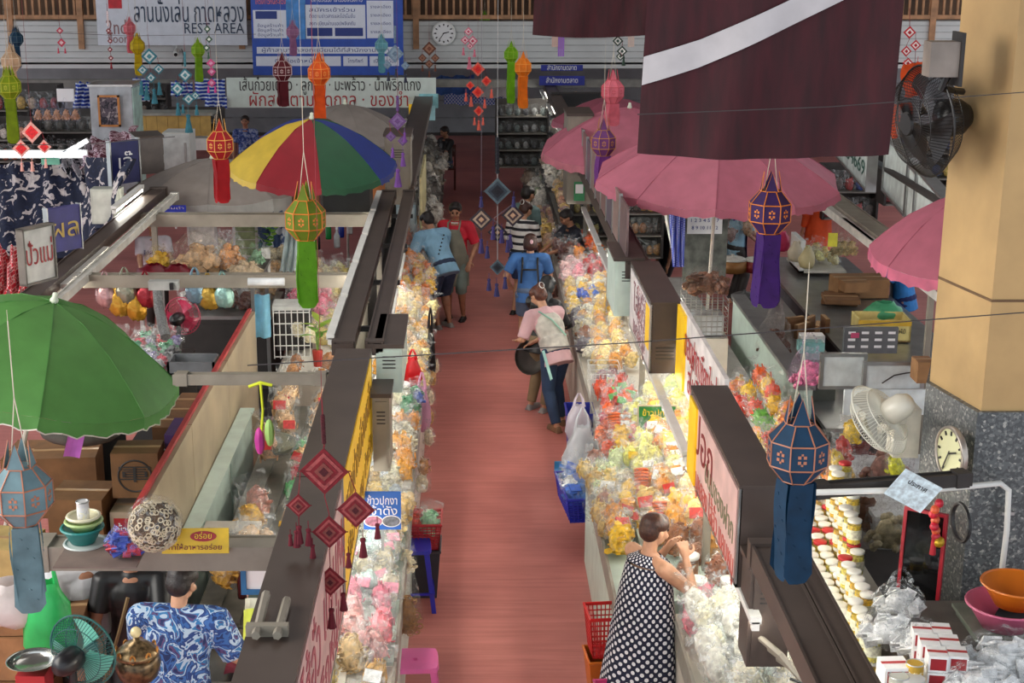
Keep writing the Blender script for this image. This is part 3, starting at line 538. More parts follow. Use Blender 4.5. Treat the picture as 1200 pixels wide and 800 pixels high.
# ================= banners =================
def banner(p_tl, w_, h_, label, m, stripe=None, amp=.04, skew=0., Yd=0.):
    t = T('maroon_banner', label, 'banner', p_tl); 
    def FN(u, v, o=0): return Vector((u * w_ + skew * v, amp * math.sin(u * 9 + v * 2) * (.4 + .6 * v) + amp * .6 * math.sin(u * 21 + 1 + v * 3) * v - o, -v * h_ - .03 * math.sin(u * PI) * v))
    g = MB().grid(lambda u, v: FN(u, v), 60, 40); O('cloth', g, m, t, smooth=True)
    if stripe:
        a, b, c, d = stripe   # v at left top/bottom, v at right top/bottom
        O('white_stripe', MB().grid(lambda u, v: FN(u, max(-.3, (a + (c - a) * u) * (1 - v) + (b + (d - b) * u) * v + .07 * max(0, .22 - u) * (-2)), .012), 60, 4), mat((186, 182, 184), .6, var=.05), t, smooth=True)
    O('top_rod', MB().tube([(-.05, 0, .02), (w_ + .05, 0, .02)], .015, 6), steel, t)
    for x in (.1, w_ - .1): O('cord', MB().tube([(x, 0, .02), (x, 0, 9 - p_tl.z)], .004, 4), steel, t)
    return t
marm = mat((54, 8, 18), .8, var=.25, scale=5, bump=.25, bscale=9, stretch=(3, 1, .6))
Yb = 7.8; tl = at(763, -60, Y=Yb); tr_ = at(1066, -60, Y=Yb); bl = at(747, 180, Y=Yb)
banner(tl, tr_.x - tl.x, tl.z - bl.z, 'large maroon banner with a slanting white stripe beside the column', marm, stripe=(.55, .69, -.02, .1), amp=.03, skew=bl.x - tl.x)
Yb = 15.5; tl = at(628, -40, Y=Yb); tr_ = at(764, -40, Y=Yb); bl = at(624, 41, Y=Yb)
banner(tl, tr_.x - tl.x, tl.z - bl.z, 'smaller maroon banner hanging further back', marm, amp=.02, skew=bl.x - tl.x)
def board(name, label, cat, p_tl, p_br, Y, m, th=.03, frame=None):
    a, b = at(*p_tl, Y=Y), at(*p_br, Y=Y); t = T(name, label, cat, ((a.x + b.x) / 2, Y, (a.z + b.z) / 2)); w2, h2 = (b.x - a.x) / 2, (a.z - b.z) / 2
    O('board', B(-w2, w2, 0, th, -h2, h2), m, t)
    if frame: O('frame', MB().box(-w2, w2, -.01, th + .01, h2, h2 + .03).box(-w2, w2, -.01, th + .01, -h2 - .03, -h2).box(-w2 - .03, -w2, -.01, th + .01, -h2 - .03, h2 + .03).box(w2, w2 + .03, -.01, th + .01, -h2 - .03, h2 + .03), frame, t)
    return t, w2, h2
def tx(t, s, cx, cz, size, wid, m): return text(s, size, m, t, (cx, -.006, cz), wid=wid)
navy = mat((34, 56, 84), .5, var=0); Yg = 30.6; k_ = Yg / F * 1.06
t, w2, h2 = board('rest_area_sign', 'white REST AREA sign hanging on the gallery front', 'sign', (111, -12), (290, 53), Yg, mat((214, 218, 226), .5, var=.03))
tx(t, 'ลานนั่งเล่น กาดหลวง', .35, .08, .55, 2.2, navy); tx(t, 'REST AREA', .85, -.22, .3, 1.2, navy); tx(t, '2nd', -1.12, -.2, .42, .4, mat((140, 100, 100), .5, var=0)); tx(t, 'floor', -1.1, -.42, .26, .4, mat((150, 120, 120), .5, var=0))
O('red_square', B(-1.25, -.98, -.008, 0, .18, .5), mat((196, 24, 40), .5), t)
blb = mat((36, 78, 176), .5, var=.06); blk2 = mat((26, 52, 130), .5, var=0)
t, w2, h2 = board('blue_banner', 'large blue printed banner with white text panels on the gallery', 'banner', (293, -14), (473, 88), 29.9, blb, .02)
def prt(x0, x1, z0, z1, m, d=.006, nm='printed_panel'): return O(nm, B(x0, x1, -d, 0, z0, z1), m, t)
wp = mat((222, 226, 238), .5, var=.02)
tx(t, 'ขั้นตอนลงทะเบียน', .05, .78, .3, 1.6, whm); prt(-.43, .75, -.13, .52, wp); prt(-1.45, -.8, -.12, .42, wp); prt(.78, 1.3, -.12, .6, wp); prt(-1.4, 1.4, -.42, -.29, wp); prt(-1.42, -.3 + .55, -.66, -.47, wp); prt(.3, .78, -.66, -.47, wp); prt(.82, 1.4, -.66, -.47, wp)
prt(-.8, -.42, -.14, .7, mat((70, 140, 210), .5)); prt(-.4, .1, -.08, .08, blk2, .009); prt(.15, .7, -.08, .08, blk2, .009); prt(-1.4, -.98, .25, .4, blk2, .009)
tx(t, 'โครงการคนละครึ่ง', -1.1, .6, .22, .6, mat((230, 120, 130), .5, var=0)); tx(t, 'ตลาดวโรรส เข้าร่วมโครงการ', .2, .62, .14, 1.0, whm)
for z_, s_ in ((.42, 'สมัครเข้าร่วม'), (.3, 'ติดตามข่าวสารและโปรโมชั่น'), (.16, 'ลงทะเบียนผ่านแอปพลิเคชัน')): tx(t, s_, .1, z_, .1, .9, blk2)
tx(t, 'ผู้ค้าสามารถลงทะเบียนได้ที่สำนักงานตลาด', 0, -.355, .1, 2.6, blk2); tx(t, 'ติดต่อเจ้าหน้าที่', -.6, -.565, .1, .9, blk2); tx(t, 'โทรศัพท์', .54, -.565, .1, .3, blk2); tx(t, 'เปิดทุกวัน', 1.1, -.565, .1, .4, blk2)
for i in range(4): tx(t, 'รายละเอียด', 1.05, .48 - i * .16, .08, .4, blk2); 
for i in range(3): tx(t, 'ข้อมูลร้านค้า', -1.12, .12 - i * .09, .08, .5, blk2)
t, w2, h2 = board('market_banner', 'pale banner with black and red writing beneath the blue banner', 'banner', (265, 91), (511, 126), 27.5, mat((214, 226, 218), .5, var=.04), .02)
tx(t, 'เส้นก๋วยเตี๋ยว · ลูกชิ้น · มะพร้าว · น้ำพริกแกง', -.02, .13, .3, 3.3, blk); tx(t, 'ผักสด ตามฤดูกาล · ของชำ', -.05, -.14, .34, 2.9, redm); O('teal_patch', B(1.6, 1.95, -.008, 0, -.28, -.02), mat((150, 210, 215), .5), t)
t, w2, h2 = board('price_placard', 'small pale turquoise placard hanging at the right end of the pale banner', 'sign', (490, 124), (510, 141), 27.4, mat((170, 220, 226), .5)); t, w2, h2 = board('price_placard', 'small yellow placard at the end of the pale banner', 'sign', (479, 122), (490, 134), 27.3, yel)
for (a, b, lb) in (((634, 76), (683, 83), 'upper blue office sign under the gallery'), ((632, 89), (685, 100), 'lower blue office sign under the gallery')):
    t, w2, h2 = board('office_sign', lb, 'sign', a, b, 29.6, mat((30, 42, 140), .5)); tx(t, 'สำนักงานตลาด', 0, 0, .14, w2 * 1.4, whm)
c = at(520, 39, Y=30.9); t = T('wall_clock', 'round white clock on the gallery front', 'clock', c)
def disc(r, th, n=28): return MB().lathe([(r, 0), (r, th)], n)
O('rim', MB().lathe([(.24, -.02), (.24, .03), (.215, .04), (.21, -.02)], 28, cap=False), white, t, rot=(PI / 2, 0, 0)); O('dial', disc(.215, .02), whm, t, rot=(PI / 2, 0, 0))
for i in range(12): O('hour_mark', B(-.012, .012, -.03, -.02, .15, .19), blk, t, rot=(0, i * PI / 6, 0))
O('hour_hand', B(-.01, .01, -.03, -.026, -.02, .11), blk, t, rot=(0, math.radians(75), 0)); O('minute_hand', B(-.007, .007, -.034, -.03, -.02, .15), blk, t, rot=(0, math.radians(215), 0))
t = T('security_camera', 'small white security camera below the rest area sign', 'camera', at(207, 60, Y=30.9)); O('housing', MB().tube([(0, 0, 0), (.02, -.22, -.05)], .06, 10), white, t); O('lens', MB().tube([(.02, -.22, -.05), (.02, -.24, -.055)], .035, 10), black, t); O('arm', MB().tube([(0, .05, .12), (0, -.02, 0)], .02), white, t)
O('cable', MB().tube([(.1, 0, .05), (.14, 0, -.1), (.1, 0, -.3)], .01, 4), black, t)
# bunting strings across the hall
for i, (a, b, Y) in enumerate((((0, 170), (205, 160), 9.2), ((0, 36), (300, 40), 16), ((747, 134), (1200, 108), 7.6), ((290, 428), (1200, 366), 6.3))):
    O('string_line', MB().tube([at(a[0], a[1], Y=Y), at((a[0] + b[0]) / 2, (a[1] + b[1]) / 2 + 4, Y=Y), at(b[0], b[1], Y=Y)], .003, 4), mat((60, 55, 55), .7), label=['thin string at the red mobile', 'thin string at the rest area sign', 'thin string crossing the large banner', 'thin string crossing low over the box signs'][i], cat='string')

# ================= people =================
skin = mat((196, 148, 118), .55, var=.06, scale=20); skin2 = mat((170, 120, 92), .55, var=.06, scale=20); hairm = mat((30, 22, 20), .45, var=.3, scale=50, bump=.3, bscale=120); hairb = mat((66, 38, 28), .45, var=.3, scale=50, bump=.3, bscale=120)
hairg = mat((40, 34, 34), .5, var=.3, scale=50)
def remesh(o, vox, sm=6):
    m = o.modifiers.new('remesh', 'REMESH'); m.mode = 'VOXEL'; m.voxel_size = vox; m.use_smooth_shade = True
    s = o.modifiers.new('smooth', 'SMOOTH'); s.factor = .5; s.iterations = sm
    return o
def ik(a, t, l1, l2, pole):
    a, t = Vector(a), Vector(t); d = t - a; L = min(d.length, (l1 + l2) * .995); d.normalize(); t = a + d * L
    x = (l1 * l1 - l2 * l2 + L * L) / (2 * L); h = math.sqrt(max(0, l1 * l1 - x * x)); p = Vector(pole); p = (p - d * p.dot(d)).normalized()
    return a + d * x + p * h, t
def person(loc, face, label, h=1.6, hip=.52, lean=0., side=0., turn=0., hands=None, feet=None, head=(0, 0), top=None, sleeve=.75, bottom=None, leg='long', skirt=None, hair='short', hm=None, sk=None, shoes=None, vox=.011, apron=None, mask=None, fat=1., elbow=(0, -.3, -1), knee=(0, 1, 0), extra=None, collar=None, tuck=0.):
    """local frame: facing +Y, right +X, metres; hands/feet = (left, right) targets in body units of height"""
    t = T('person', label, 'person', loc, face); sk = sk or skin; hm = hm or hairm
    V = lambda x, y, z: Vector((x, y, z)) * h
    pel = V(0, 0, hip); q = Matrix.Rotation(-lean, 3, 'X') @ Matrix.Rotation(side, 3, 'Y'); qt = q @ Matrix.Rotation(turn, 3, 'Z')
    sp = lambda x, y, z: pel + qt @ (V(x, y, z))
    chest = sp(0, .005, .2); neck = sp(0, -.005, .3); f = fat
    hq = Matrix.Rotation(head[1], 3, 'Z') @ Matrix.Rotation(-lean * .6 - head[0], 3, 'X'); hc = neck + (q @ V(0, .0, .03)) + hq @ V(0, .012, .075)
    sh = [sp(-.108 * f, 0, .275), sp(.108 * f, 0, .275)]; hp = [pel + V(-.052 * f, 0, -.01), pel + V(.052 * f, 0, -.01)]
    hands = hands or ((-.15, .05, .46), (.15, .05, .46)); feet = feet or ((-.06, 0, .045), (.06, 0, .045))
    elb, wr, kn, an = [], [], [], []
    for i in (0, 1):
        sg = -1 if i == 0 else 1
        e, w_ = ik(sh[i], V(*hands[i]), .17 * h, .15 * h, (elbow[0] + sg * .6, elbow[1], elbow[2])); elb.append(e); wr.append(w_)
        k, a = ik(hp[i], V(*feet[i]), .245 * h, .24 * h, knee); kn.append(k); an.append(a)
    g = MB(); HR = Matrix(hq)
    # head, jaw, nose, ears, neck
    E = lambda c, x, y, z: g.sph(hc + HR @ (Vector(c) * h), x * h, y * h, z * h, 14, 9, rot=HR)
    E((0, -.006, .012), .046, .056, .05); E((0, .012, -.028), .034, .038, .036); E((0, .02, -.045), .022, .022, .018); E((0, .052, -.012), .0075, .012, .013); E((0, .049, .003), .005, .008, .018)
    for sg in (-1, 1): E((sg * .046, -.004, -.01), .006, .012, .018); E((sg * .022, .038, -.018), .016, .014, .014)
    g.cap(neck - q @ V(0, 0, .02), .033 * h, hc + HR @ V(0, -.012, -.03), .03 * h)
    # trunk
    g.sph(chest, .098 * f * h, .062 * f * h, .12 * h, 14, 9, rot=qt); g.sph(sp(0, 0, .09), .08 * f * h, .056 * f * h, .1 * h, 14, 9, rot=qt); g.sph(sp(0, -.004, .015), .092 * f * h, .066 * f * h, .07 * h, 14, 9, rot=q)
    g.cap(sh[0], .034 * h, sh[1], .034 * h)
    for i in (0, 1):
        sg = -1 if i == 0 else 1
        g.cap(sh[i], .033 * f * h, elb[i], .023 * f * h); g.cap(elb[i], .023 * f * h, wr[i], .015 * h)
        d = (wr[i] - elb[i]).normalized(); pn = Vector((0, 0, -1)) if abs(d.z) < .8 else Vector((0, 1, 0)); s_ = d.cross(pn).normalized() * sg; pn = s_.cross(d) * sg
        g.cap(wr[i], .015 * h, wr[i] + d * .03 * h, .017 * h); pc = wr[i] + d * .035 * h
        g.sph(wr[i] + d * .028 * h, .024 * h, .013 * h, .03 * h, 10, 6, rot=Matrix((s_, pn, d)).transposed())
        for k, (o_, l_) in enumerate(((-.019, .038), (-.0065, .044), (.0065, .041), (.019, .032))):
            b0 = pc + s_ * o_ * h + d * .012 * h; b1 = b0 + (d * .55 + pn * -.12 * sg * 0 + s_ * o_ * 5) * l_ * h; b2 = b1 + (d * .4 + Vector((0, 0, -.35))) * l_ * h
            g.cap(b0, .0062 * h, b1, .0057 * h, 6); g.cap(b1, .0057 * h, b2, .005 * h, 6)
        tb = wr[i] + d * .016 * h - s_ * .018 * h; t1 = tb + (d * .5 - s_ * .8) * .03 * h; g.cap(tb, .0085 * h, t1, .007 * h, 6); g.cap(t1, .007 * h, t1 + d * .022 * h, .006 * h, 6)
        g.cap(hp[i], .054 * f * h, kn[i], .034 * f * h); g.cap(kn[i], .033 * f * h, kn[i].lerp(an[i], .35) - V(0, .006, 0), .033 * f * h); g.cap(kn[i].lerp(an[i], .35), .03 * f * h, an[i], .019 * h)
        ft = an[i] + V(0, .085, -.03); g.cap(an[i] + V(0, -.015, -.022), .02 * h, ft, .014 * h)
    remesh(O('body', g, sk, t, smooth=True), vox)
    # eyes, brows, lips
    for sg in (-1, 1):
        O('eye', MB().sph(hc + HR @ V(sg * .018, .047, .004), .0062 * h, n=8, m=6), mat((24, 18, 16), .2, var=0), t)
        O('eyebrow', MB().cap(hc + HR @ V(sg * .01, .05, .016), .0022 * h, hc + HR @ V(sg * .026, .046, .016), .0018 * h, 6), hm, t)
    O('lips', MB().sph(hc + HR @ V(0, .049, -.032), .012 * h, .004 * h, .0045 * h, rot=HR), mat((160, 78, 74), .5, var=0), t)
    # hair
    g = MB(); HE = lambda c, x, y, z: g.sph(hc + HR @ (Vector(c) * h), x * h, y * h, z * h, 14, 9, rot=HR)
    HE((0, -.014, .026), .053, .058, .046); HE((0, -.03, .0), .051, .042, .052)
    for sg in (-1, 1): HE((sg * .03, -.002, .028), .025, .042, .028)
    if hair in ('bob', 'long', 'hijab'): HE((0, -.03, -.02), .056, .042, .055); [HE((sg * .045, -.012, -.02), .014, .03, .05) for sg in (-1, 1)]
    if hair in ('long', 'hijab'): g.cap(hc + HR @ V(0, -.035, -.03), .045 * h, hc + HR @ V(0, -.04, -.03) + V(0, -.02, -.09), .034 * h)
    if hair == 'hijab': g.cap(hc + HR @ V(0, -.02, -.05), .055 * h, sp(0, -.01, .25), .09 * h)
    if hair == 'bun': HE((0, -.055, .05), .028, .028, .028)
    if hair == 'pony': g.cap(hc + HR @ V(0, -.07, .02), .02 * h, hc + HR @ V(0, -.085, -.08), .012 * h)
    if hair == 'short': HE((0, .022, .05), .038, .022, .016)
    remesh(O('hair' if hair != 'hijab' else 'headscarf', g, hm if hair != 'hijab' else black, t, smooth=True), vox, 3)
    if hair == 'bun': O('hair_tie', MB().tube([hc + HR @ (Vector((.02 * math.cos(a), -.05 - .03 * .7, .05 + .02 * math.sin(a))) * h) for a in [i * PI / 5 for i in range(10)]], .004 * h, 5, close=True), white, t)
    if mask: O('face_mask', MB().sph(hc + HR @ V(0, .035, -.026), .034 * h, .026 * h, .03 * h, 12, 8, rot=HR), white, t, smooth=True)
    # shirt
    if top:
        g = MB(); e = .012 * h
        g.sph(chest, .098 * f * h + e, .062 * f * h + e, .105 * h, 14, 9, rot=qt); g.sph(sp(0, 0, .1), .084 * f * h + e, .058 * f * h + e, .1 * h, 14, 9, rot=qt)
        g.tube([sp(0, 0, -.045 + tuck), sp(0, 0, .02), sp(0, 0, .1)], [.098 * f * h, .1 * f * h, .085 * f * h], 16) if 0 else None
        pts = [(-.085 + tuck, .108, .086), (.02, .1, .076), (.1, .092, .068), (.2, .098, .068)]
        vs = [sp(a * f * math.cos(2 * PI * j / 18), b * f * math.sin(2 * PI * j / 18), z) for z, a, b in pts for j in range(18)]
        fs = [(i * 18 + j, i * 18 + (j + 1) % 18, (i + 1) * 18 + (j + 1) % 18, (i + 1) * 18 + j) for i in range(3) for j in range(18)] + [tuple(reversed(range(18))), tuple(54 + j for j in range(18))]
        g.add(vs, fs); g.cap(sh[0], .043 * f * h, sh[1], .043 * f * h); g.cap(neck - qt @ V(0, 0, .035), .064 * h, neck - qt @ V(0, 0, .018), .05 * h)
        for i in (0, 1):
            if sleeve > 0:
                en = sh[i].lerp(elb[i], min(1, sleeve)); g.tube([sh[i] - (elb[i] - sh[i]) * .1, sh[i], en], [.043 * f * h, .047 * f * h, .042 * f * h], 12)
                if sleeve > 1: g.cap(elb[i], .034 * h, elb[i], .034 * h) if 0 else g.tube([elb[i] - (wr[i] - elb[i]) * .05, elb[i].lerp(wr[i], sleeve - 1)], [.036 * h, .026 * h], 12)
        remesh(O('shirt', g, top, t, smooth=True), vox, 4)
        if collar: O('collar', MB().tube([neck + qt @ (V(.045 * math.cos(a), .04 * math.sin(a), .0)) for a in [i * PI / 6 for i in range(12)]], .009 * h, 6, close=True), collar, t)
    if skirt:   # loose dress panel with folds
        m_, z0, wd = skirt; g = MB(); uv = []
        def DF(u, v):
            a = 2 * PI * u; r = (.1 + (wd - .1) * v ** .8) * (1 + .05 * v * math.sin(a * 7) + .02 * math.sin(a * 3 + 1))
            base = sp(0, 0, .27).lerp(V(0, 0, z0), v); return base + Vector((math.cos(a) * r * h * 1.0, math.sin(a) * r * h * .82, 0))
        g.grid(DF, 72, 30); g.uv = [(i / 72 * 22, j / 30 * 17) for j in range(31) for i in range(73)]
        O('dress', g, m_, t, smooth=True)
        g = MB(); g.grid(lambda u, v: sp(0, 0, .27) + qt @ Vector((math.cos(2 * PI * u) * (.102 - .055 * v) * h, math.sin(2 * PI * u) * (.084 - .04 * v) * h, v * .035 * h)), 72, 4); g.uv = [(i / 72 * 22, 17 + j * .5) for j in range(5) for i in range(73)]
        O('yoke', g, m_, t, smooth=True)
    if bottom:
        g = MB(); e = .012 * h; g.sph(sp(0, -.004, .012), .094 * f * h + e, .068 * f * h + e, .06 * h, 14, 9, rot=q)
        for i in (0, 1):
            k2, a2 = kn[i], an[i]
            if leg == 'short': g.tube([hp[i], hp[i].lerp(k2, .8)], [.064 * f * h, .054 * f * h], 14)
            elif leg == 'knee': g.tube([hp[i], k2, k2.lerp(a2, .12)], [.064 * f * h, .048 * f * h, .047 * f * h], 14)
            else: g.tube([hp[i], k2, k2.lerp(a2, .3), a2.lerp(k2, .04)], [.063 * f * h, .044 * f * h, .042 * f * h, .034 * h], 14)
        remesh(O('trousers' if leg == 'long' else 'shorts', g, bottom, t, smooth=True), vox, 4)
    if shoes:
        for i in (0, 1):
            g = MB(); a = an[i]; g.cap(a + V(0, -.02, -.026), .023 * h, a + V(0, .085, -.032), .018 * h)
            g.add([a + V(x, y, z) for z in (-.046, -.036) for x, y in ((-.024, -.045), (.024, -.045), (.028, .08), (0, .11), (-.028, .08))], [(4, 3, 2, 1, 0), (5, 6, 7, 8, 9)] + [(j, (j + 1) % 5, 5 + (j + 1) % 5, 5 + j) for j in range(5)])
            remesh(O('shoe', g, shoes, t, smooth=True), .008, 2)
    if apron:
        am, z0 = apron
        O('apron', MB().grid(lambda u, v: sp((u - .5) * (.1 + .12 * min(1, v * 1.6)) * 1., .088 + .0 * u - .05 * abs(u - .5) * 2 * min(1, v * 2), .26 - .0).lerp(V((u - .5) * .24, .1 - .06 * abs(u - .5) * 2 + .04 * math.sin(lean) * 0, z0), v ** 1.0), 12, 16), am, t, smooth=True)
        for sg in (-1, 1): O('apron_strap', MB().tube([sp(sg * .045, .09, .255), sp(sg * .05, .06, .305), sp(sg * .04, 0, .315), sp(sg * .05, -.07, .26)], .008 * h, 5), am, t)
    if extra: extra(t, h, V, sp, neck, hc, HR, wr, an, qt)
    return t
def g0(px, py): return at(px, py, z=0)
D2 = math.radians
# 1. woman in the polka dot dress
dotm = pattern('dots', ((18, 24, 52), (228, 228, 232)), 1.55, coord='UV')
person(Vector((1.13, 8.95, 0)), D2(-62), 'woman in a navy dress with white polka dots, hands raised to her mouth', h=1.6, lean=.12, hands=((-.06, .17, .80), (.05, .18, .79)), head=(.12, 0), skirt=(dotm, .1, .2), hair='short', hm=hairb, vox=.007, fat=1.08, elbow=(0, .3, -1), shoes=dark)
# 2. man in light blue shirt leaning over the left counter
def strp(t, h, V, sp, *a):
    for k in range(6): O('black_square', MB().cbox((0, 0, 0), .02, .006, .02), black, t, loc=sp(-.07 + .022 * k, -.085 + .0 * k, .08 + .03 * k), rot=(0, PI / 4, 0))
lb = mat((132, 176, 204), .7, var=.08, bump=.2, bscale=12); dnm = mat((44, 58, 84), .8, var=.12, scale=20)
person(g0(520, 384), D2(38), 'man in a loose light blue shirt bending over the left counter', h=1.66, lean=.55, hands=((-.12, .3, .62), (.1, .33, .6)), head=(.25, 0), top=lb, sleeve=.95, bottom=dnm, leg='knee', shoes=mat((150, 146, 140), .6), sk=skin2, fat=1.15, extra=strp, vox=.009)
# 3. man in red polo and apron
person(g0(533, 374) + Vector((.02, 0, 0)), D2(168), 'man in a red polo shirt and grey green apron facing the camera', h=1.68, lean=.06, hands=((-.14, .1, .52), (.02, .17, .53)), head=(.3, .15), top=mat((196, 24, 48), .7, var=.08), sleeve=.9, bottom=mat((120, 136, 128), .8), leg='knee', shoes=black, sk=skin2, apron=(mat((130, 128, 112), .8), .3), collar=white, vox=.009)
# 4. woman with black strap over blue shirt
def straps(t, h, V, sp, neck, hc, HR, wr, an, qt):
    for sg in (-1, 1): O('bag_strap', MB().tube([sp(sg * .05, .075, .2), sp(sg * .062, .0, .325), sp(sg * .06, -.085, .23), sp(sg * .07, -.095, .08)], .009 * h, 5), black, t)
    O('cross_strap', MB().tube([sp(-.065, -.09, .19), sp(.065, -.09, .19)], .008 * h, 5), black, t)
    O('hair_clip', MB().sph(hc + HR @ V(.01, -.075, .01), .02, .012, .03), mat((225, 180, 190), .4), t)
person(g0(620, 414), D2(-4), 'woman in a blue shirt with black crossed straps and denim shorts', h=1.56, lean=.1, hands=((-.17, .1, .56), (.12, .22, .6)), top=mat((62, 110, 172), .75, var=.12), sleeve=.8, bottom=mat((92, 110, 136), .8, var=.1), leg='short', hair='bob', hm=hairb, shoes=black, extra=straps, vox=.009, fat=1.05)
# 5. woman with black headscarf in khaki trousers
person(g0(622, 484) + Vector((.08, .1, 0)), D2(-40), 'person with black hair and top in khaki trousers at the right counter', h=1.56, lean=.2, hands=((-.02, .26, .58), (.1, .26, .6)), head=(.3, 0), top=black, sleeve=1.6, bottom=mat((136, 116, 88), .8, var=.08), hair='hijab', shoes=mat((160, 160, 160), .6), vox=.009)
# 6. woman in pink sleeves and white vest
def vest(t, h, V, sp, neck, hc, HR, wr, an, qt):
    g = MB(); g.sph(sp(0, -.012, .17), .108 * h, .078 * h, .12 * h, 14, 9, rot=qt); g.tube([sp(0, -.005, .0), sp(0, -.005, .1)], .098 * h, 14)
    remesh(O('vest', g, mat((196, 192, 182), .8, var=.12, scale=14), t, smooth=True), .01, 3)
    O('green_strap', MB().tube([sp(-.08, -.06, .28), sp(-.02, -.097, .2), sp(.05, -.1, .08)], .006 * h, 5), mat((150, 196, 176), .6), t)
    O('towel', MB().grid(lambda u, v: sp(-.1, -.03 + u * .05, .02 - v * .2) + Vector((-.02 * math.sin(u * 5), 0, 0)), 6, 6), mat((170, 220, 210), .8), t)
person(g0(650, 500), D2(30), 'woman in pale pink shirt, white vest and blue jeans stooping at the right counter', h=1.62, lean=.55, side=0, hands=((-.12, .26, .56), (.02, .3, .52)), head=(.2, .2), top=mat((208, 168, 172), .8, var=.05), sleeve=.95, bottom=mat((40, 62, 92), .8, var=.12), hair='bun', hm=mat((88, 48, 34), .45, var=.3, scale=50), shoes=mat((130, 96, 70), .7), extra=vest, feet=((-.05, -.1, .05), (.07, .02, .045)), vox=.009)
# 7. striped top woman
person(g0(612, 388) + Vector((0, .9, 0)), D2(-30), 'woman with brown hair in a black and white striped top and jeans shorts', h=1.62, lean=.12, hands=((-.14, .12, .5), (.04, .2, .6)), head=(.3, -.3), top=pattern('stripes', ((225, 225, 220), (225, 225, 220), (30, 32, 38)), 3.2), sleeve=.9, bottom=mat((38, 60, 100), .8), leg='short', hair='bun', hm=hairb, shoes=black)
person(g0(614, 352), D2(-50), 'man in a grey teal shirt behind the woman in the striped top', h=1.7, lean=.05, head=(.2, 0), top=mat((104, 130, 130), .8), bottom=mat((60, 60, 66), .8), sk=skin2)
person(Vector((1.55, 20.2, 0)), D2(110), 'vendor in a dark navy shirt reaching across the right counter', h=1.6, lean=.3, hands=((-.1, .33, .62), (.06, .36, .58)), head=(.3, 0), top=mat((24, 28, 44), .7), bottom=black, sk=skin2, hm=hairg)
# seated person far down the aisle
ch = T('wooden_chair', 'small red brown chair under the seated person far down the aisle', 'chair', g0(523, 221)); cwm = mat((96, 40, 32), .6)
O('seat', B(-.2, .2, -.2, .2, .42, .45), cwm, ch); O('backrest', B(-.2, .2, .18, .2, .65, .9), cwm, ch)
for x in (-.18, .18):
    for y in (-.18, .18): O('leg', B(x - .02, x + .02, y - .02, y + .02, 0, .42 if y < 0 else .9), cwm, ch)
person(ch.location.copy(), D2(125), 'person in black sitting on the small chair far down the aisle', h=1.62, hip=.34, hands=((-.08, .22, .4), (.08, .22, .4)), feet=((-.08, .3, .045), (.06, .28, .045)), head=(.3, 0), top=black, bottom=mat((40, 54, 86), .8), leg='knee', sk=skin2, shoes=dark)
p = at(52, 213, z=1.62); person(Vector((p.x, p.y, 0)), D2(-150), 'man wearing a white face mask and black shirt before the navy floral cloth', h=1.66, top=mat((42, 42, 48), .7), bottom=black, mask=1, head=(.1, .2), hands=((-.1, .18, .5), (.1, .18, .5)), sk=skin2)
p = at(178, 254, z=1.56); person(Vector((p.x, p.y, 0)), D2(-165), 'woman in a white printed T-shirt behind the second crossbeam', h=1.56, top=mat((222, 218, 226), .8), bottom=dark, hands=((-.12, .2, .55), (.12, .2, .55)), extra=lambda t, h, V, sp, *a: text('โปรด ใส่ใจ', .07, blk2, t, sp(0, .092, .19), (PI / 2, 0, PI)))
# floral shirt vendor bottom left, her helper
flo = pattern('floral', ((24, 44, 92), (52, 96, 160), (30, 60, 120), (170, 190, 210), (44, 110, 166), (86, 66, 110), (20, 40, 90)), 9)
person(Vector((-1.72, 8.0, 0)), D2(-6), 'person in a blue patterned shirt leaning on the steel table, seen from behind', h=1.63, lean=.2, hands=((-.14, .24, .55), (.2, .2, .54)), head=(.2, -.3), top=flo, sleeve=.95, bottom=mat((40, 44, 60), .8), fat=1.25, sk=skin, hair='short', vox=.008)
person(Vector((-2.46, 8.78, 0)), D2(-150), 'helper in a white T-shirt whose head is hidden behind the nearest crossbeam', h=1.6, lean=.1, hands=((-.18, .14, .52), (.1, .22, .5)), top=mat((198, 200, 204), .8), bottom=dark, sk=skin2, fat=1.1, vox=.009)
person(Vector((-2.12, 8.72, 0)), D2(185), 'helper in black reaching out one arm beside the white T-shirt', h=1.6, lean=.1, hands=((-.12, .25, .56), (.1, .2, .56)), top=black, bottom=black, sk=skin2)
p = at(866, 229, z=1.6); person(Vector((p.x, p.y, 0)), D2(-70), 'vendor in a light blue shirt and violet apron under the wide pink parasol', h=1.62, top=mat((140, 180, 200), .7), bottom=dark, hair='pony', hands=((-.05, .22, .56), (.1, .24, .55)), head=(.2, 0), apron=(mat((84, 60, 140), .8), .35))
rb = mat((206, 74, 24), .8, var=.12, scale=5)
p = at(962, 222, z=1.45); person(Vector((p.x, p.y, 0)), D2(30), 'monk in an orange robe beyond the pink parasol', h=1.7, top=rb, skirt=(rb, .12, .15), sleeve=1.7, sk=skin2, hair='short')
p = at(1064, 300, z=1.38); person(Vector((p.x, p.y, 0)), D2(60), 'vendor in a bright blue shirt and apron holding a green bag over the carton', h=1.62, lean=.15, top=mat((36, 120, 190), .7), bottom=mat((20, 36, 90), .8), hands=((-.1, .24, .56), (.02, .26, .54)), sk=skin2, fat=1.1, apron=(mat((100, 110, 120), .8), .2), hair='pony', extra=lambda t, h, V, sp, *a: O('yellow_tag', MB().grid(lambda u, v: sp(-.04 + .08 * u, -.092, .18 + .1 * v), 1, 1), mat((190, 220, 110), .6), t))
p = at(786, 236, z=1.6); person(Vector((p.x, p.y, 0)), D2(100), 'vendor in black standing by the blue checked curtain', h=1.62, top=black, bottom=black, hair='long', sk=skin2)
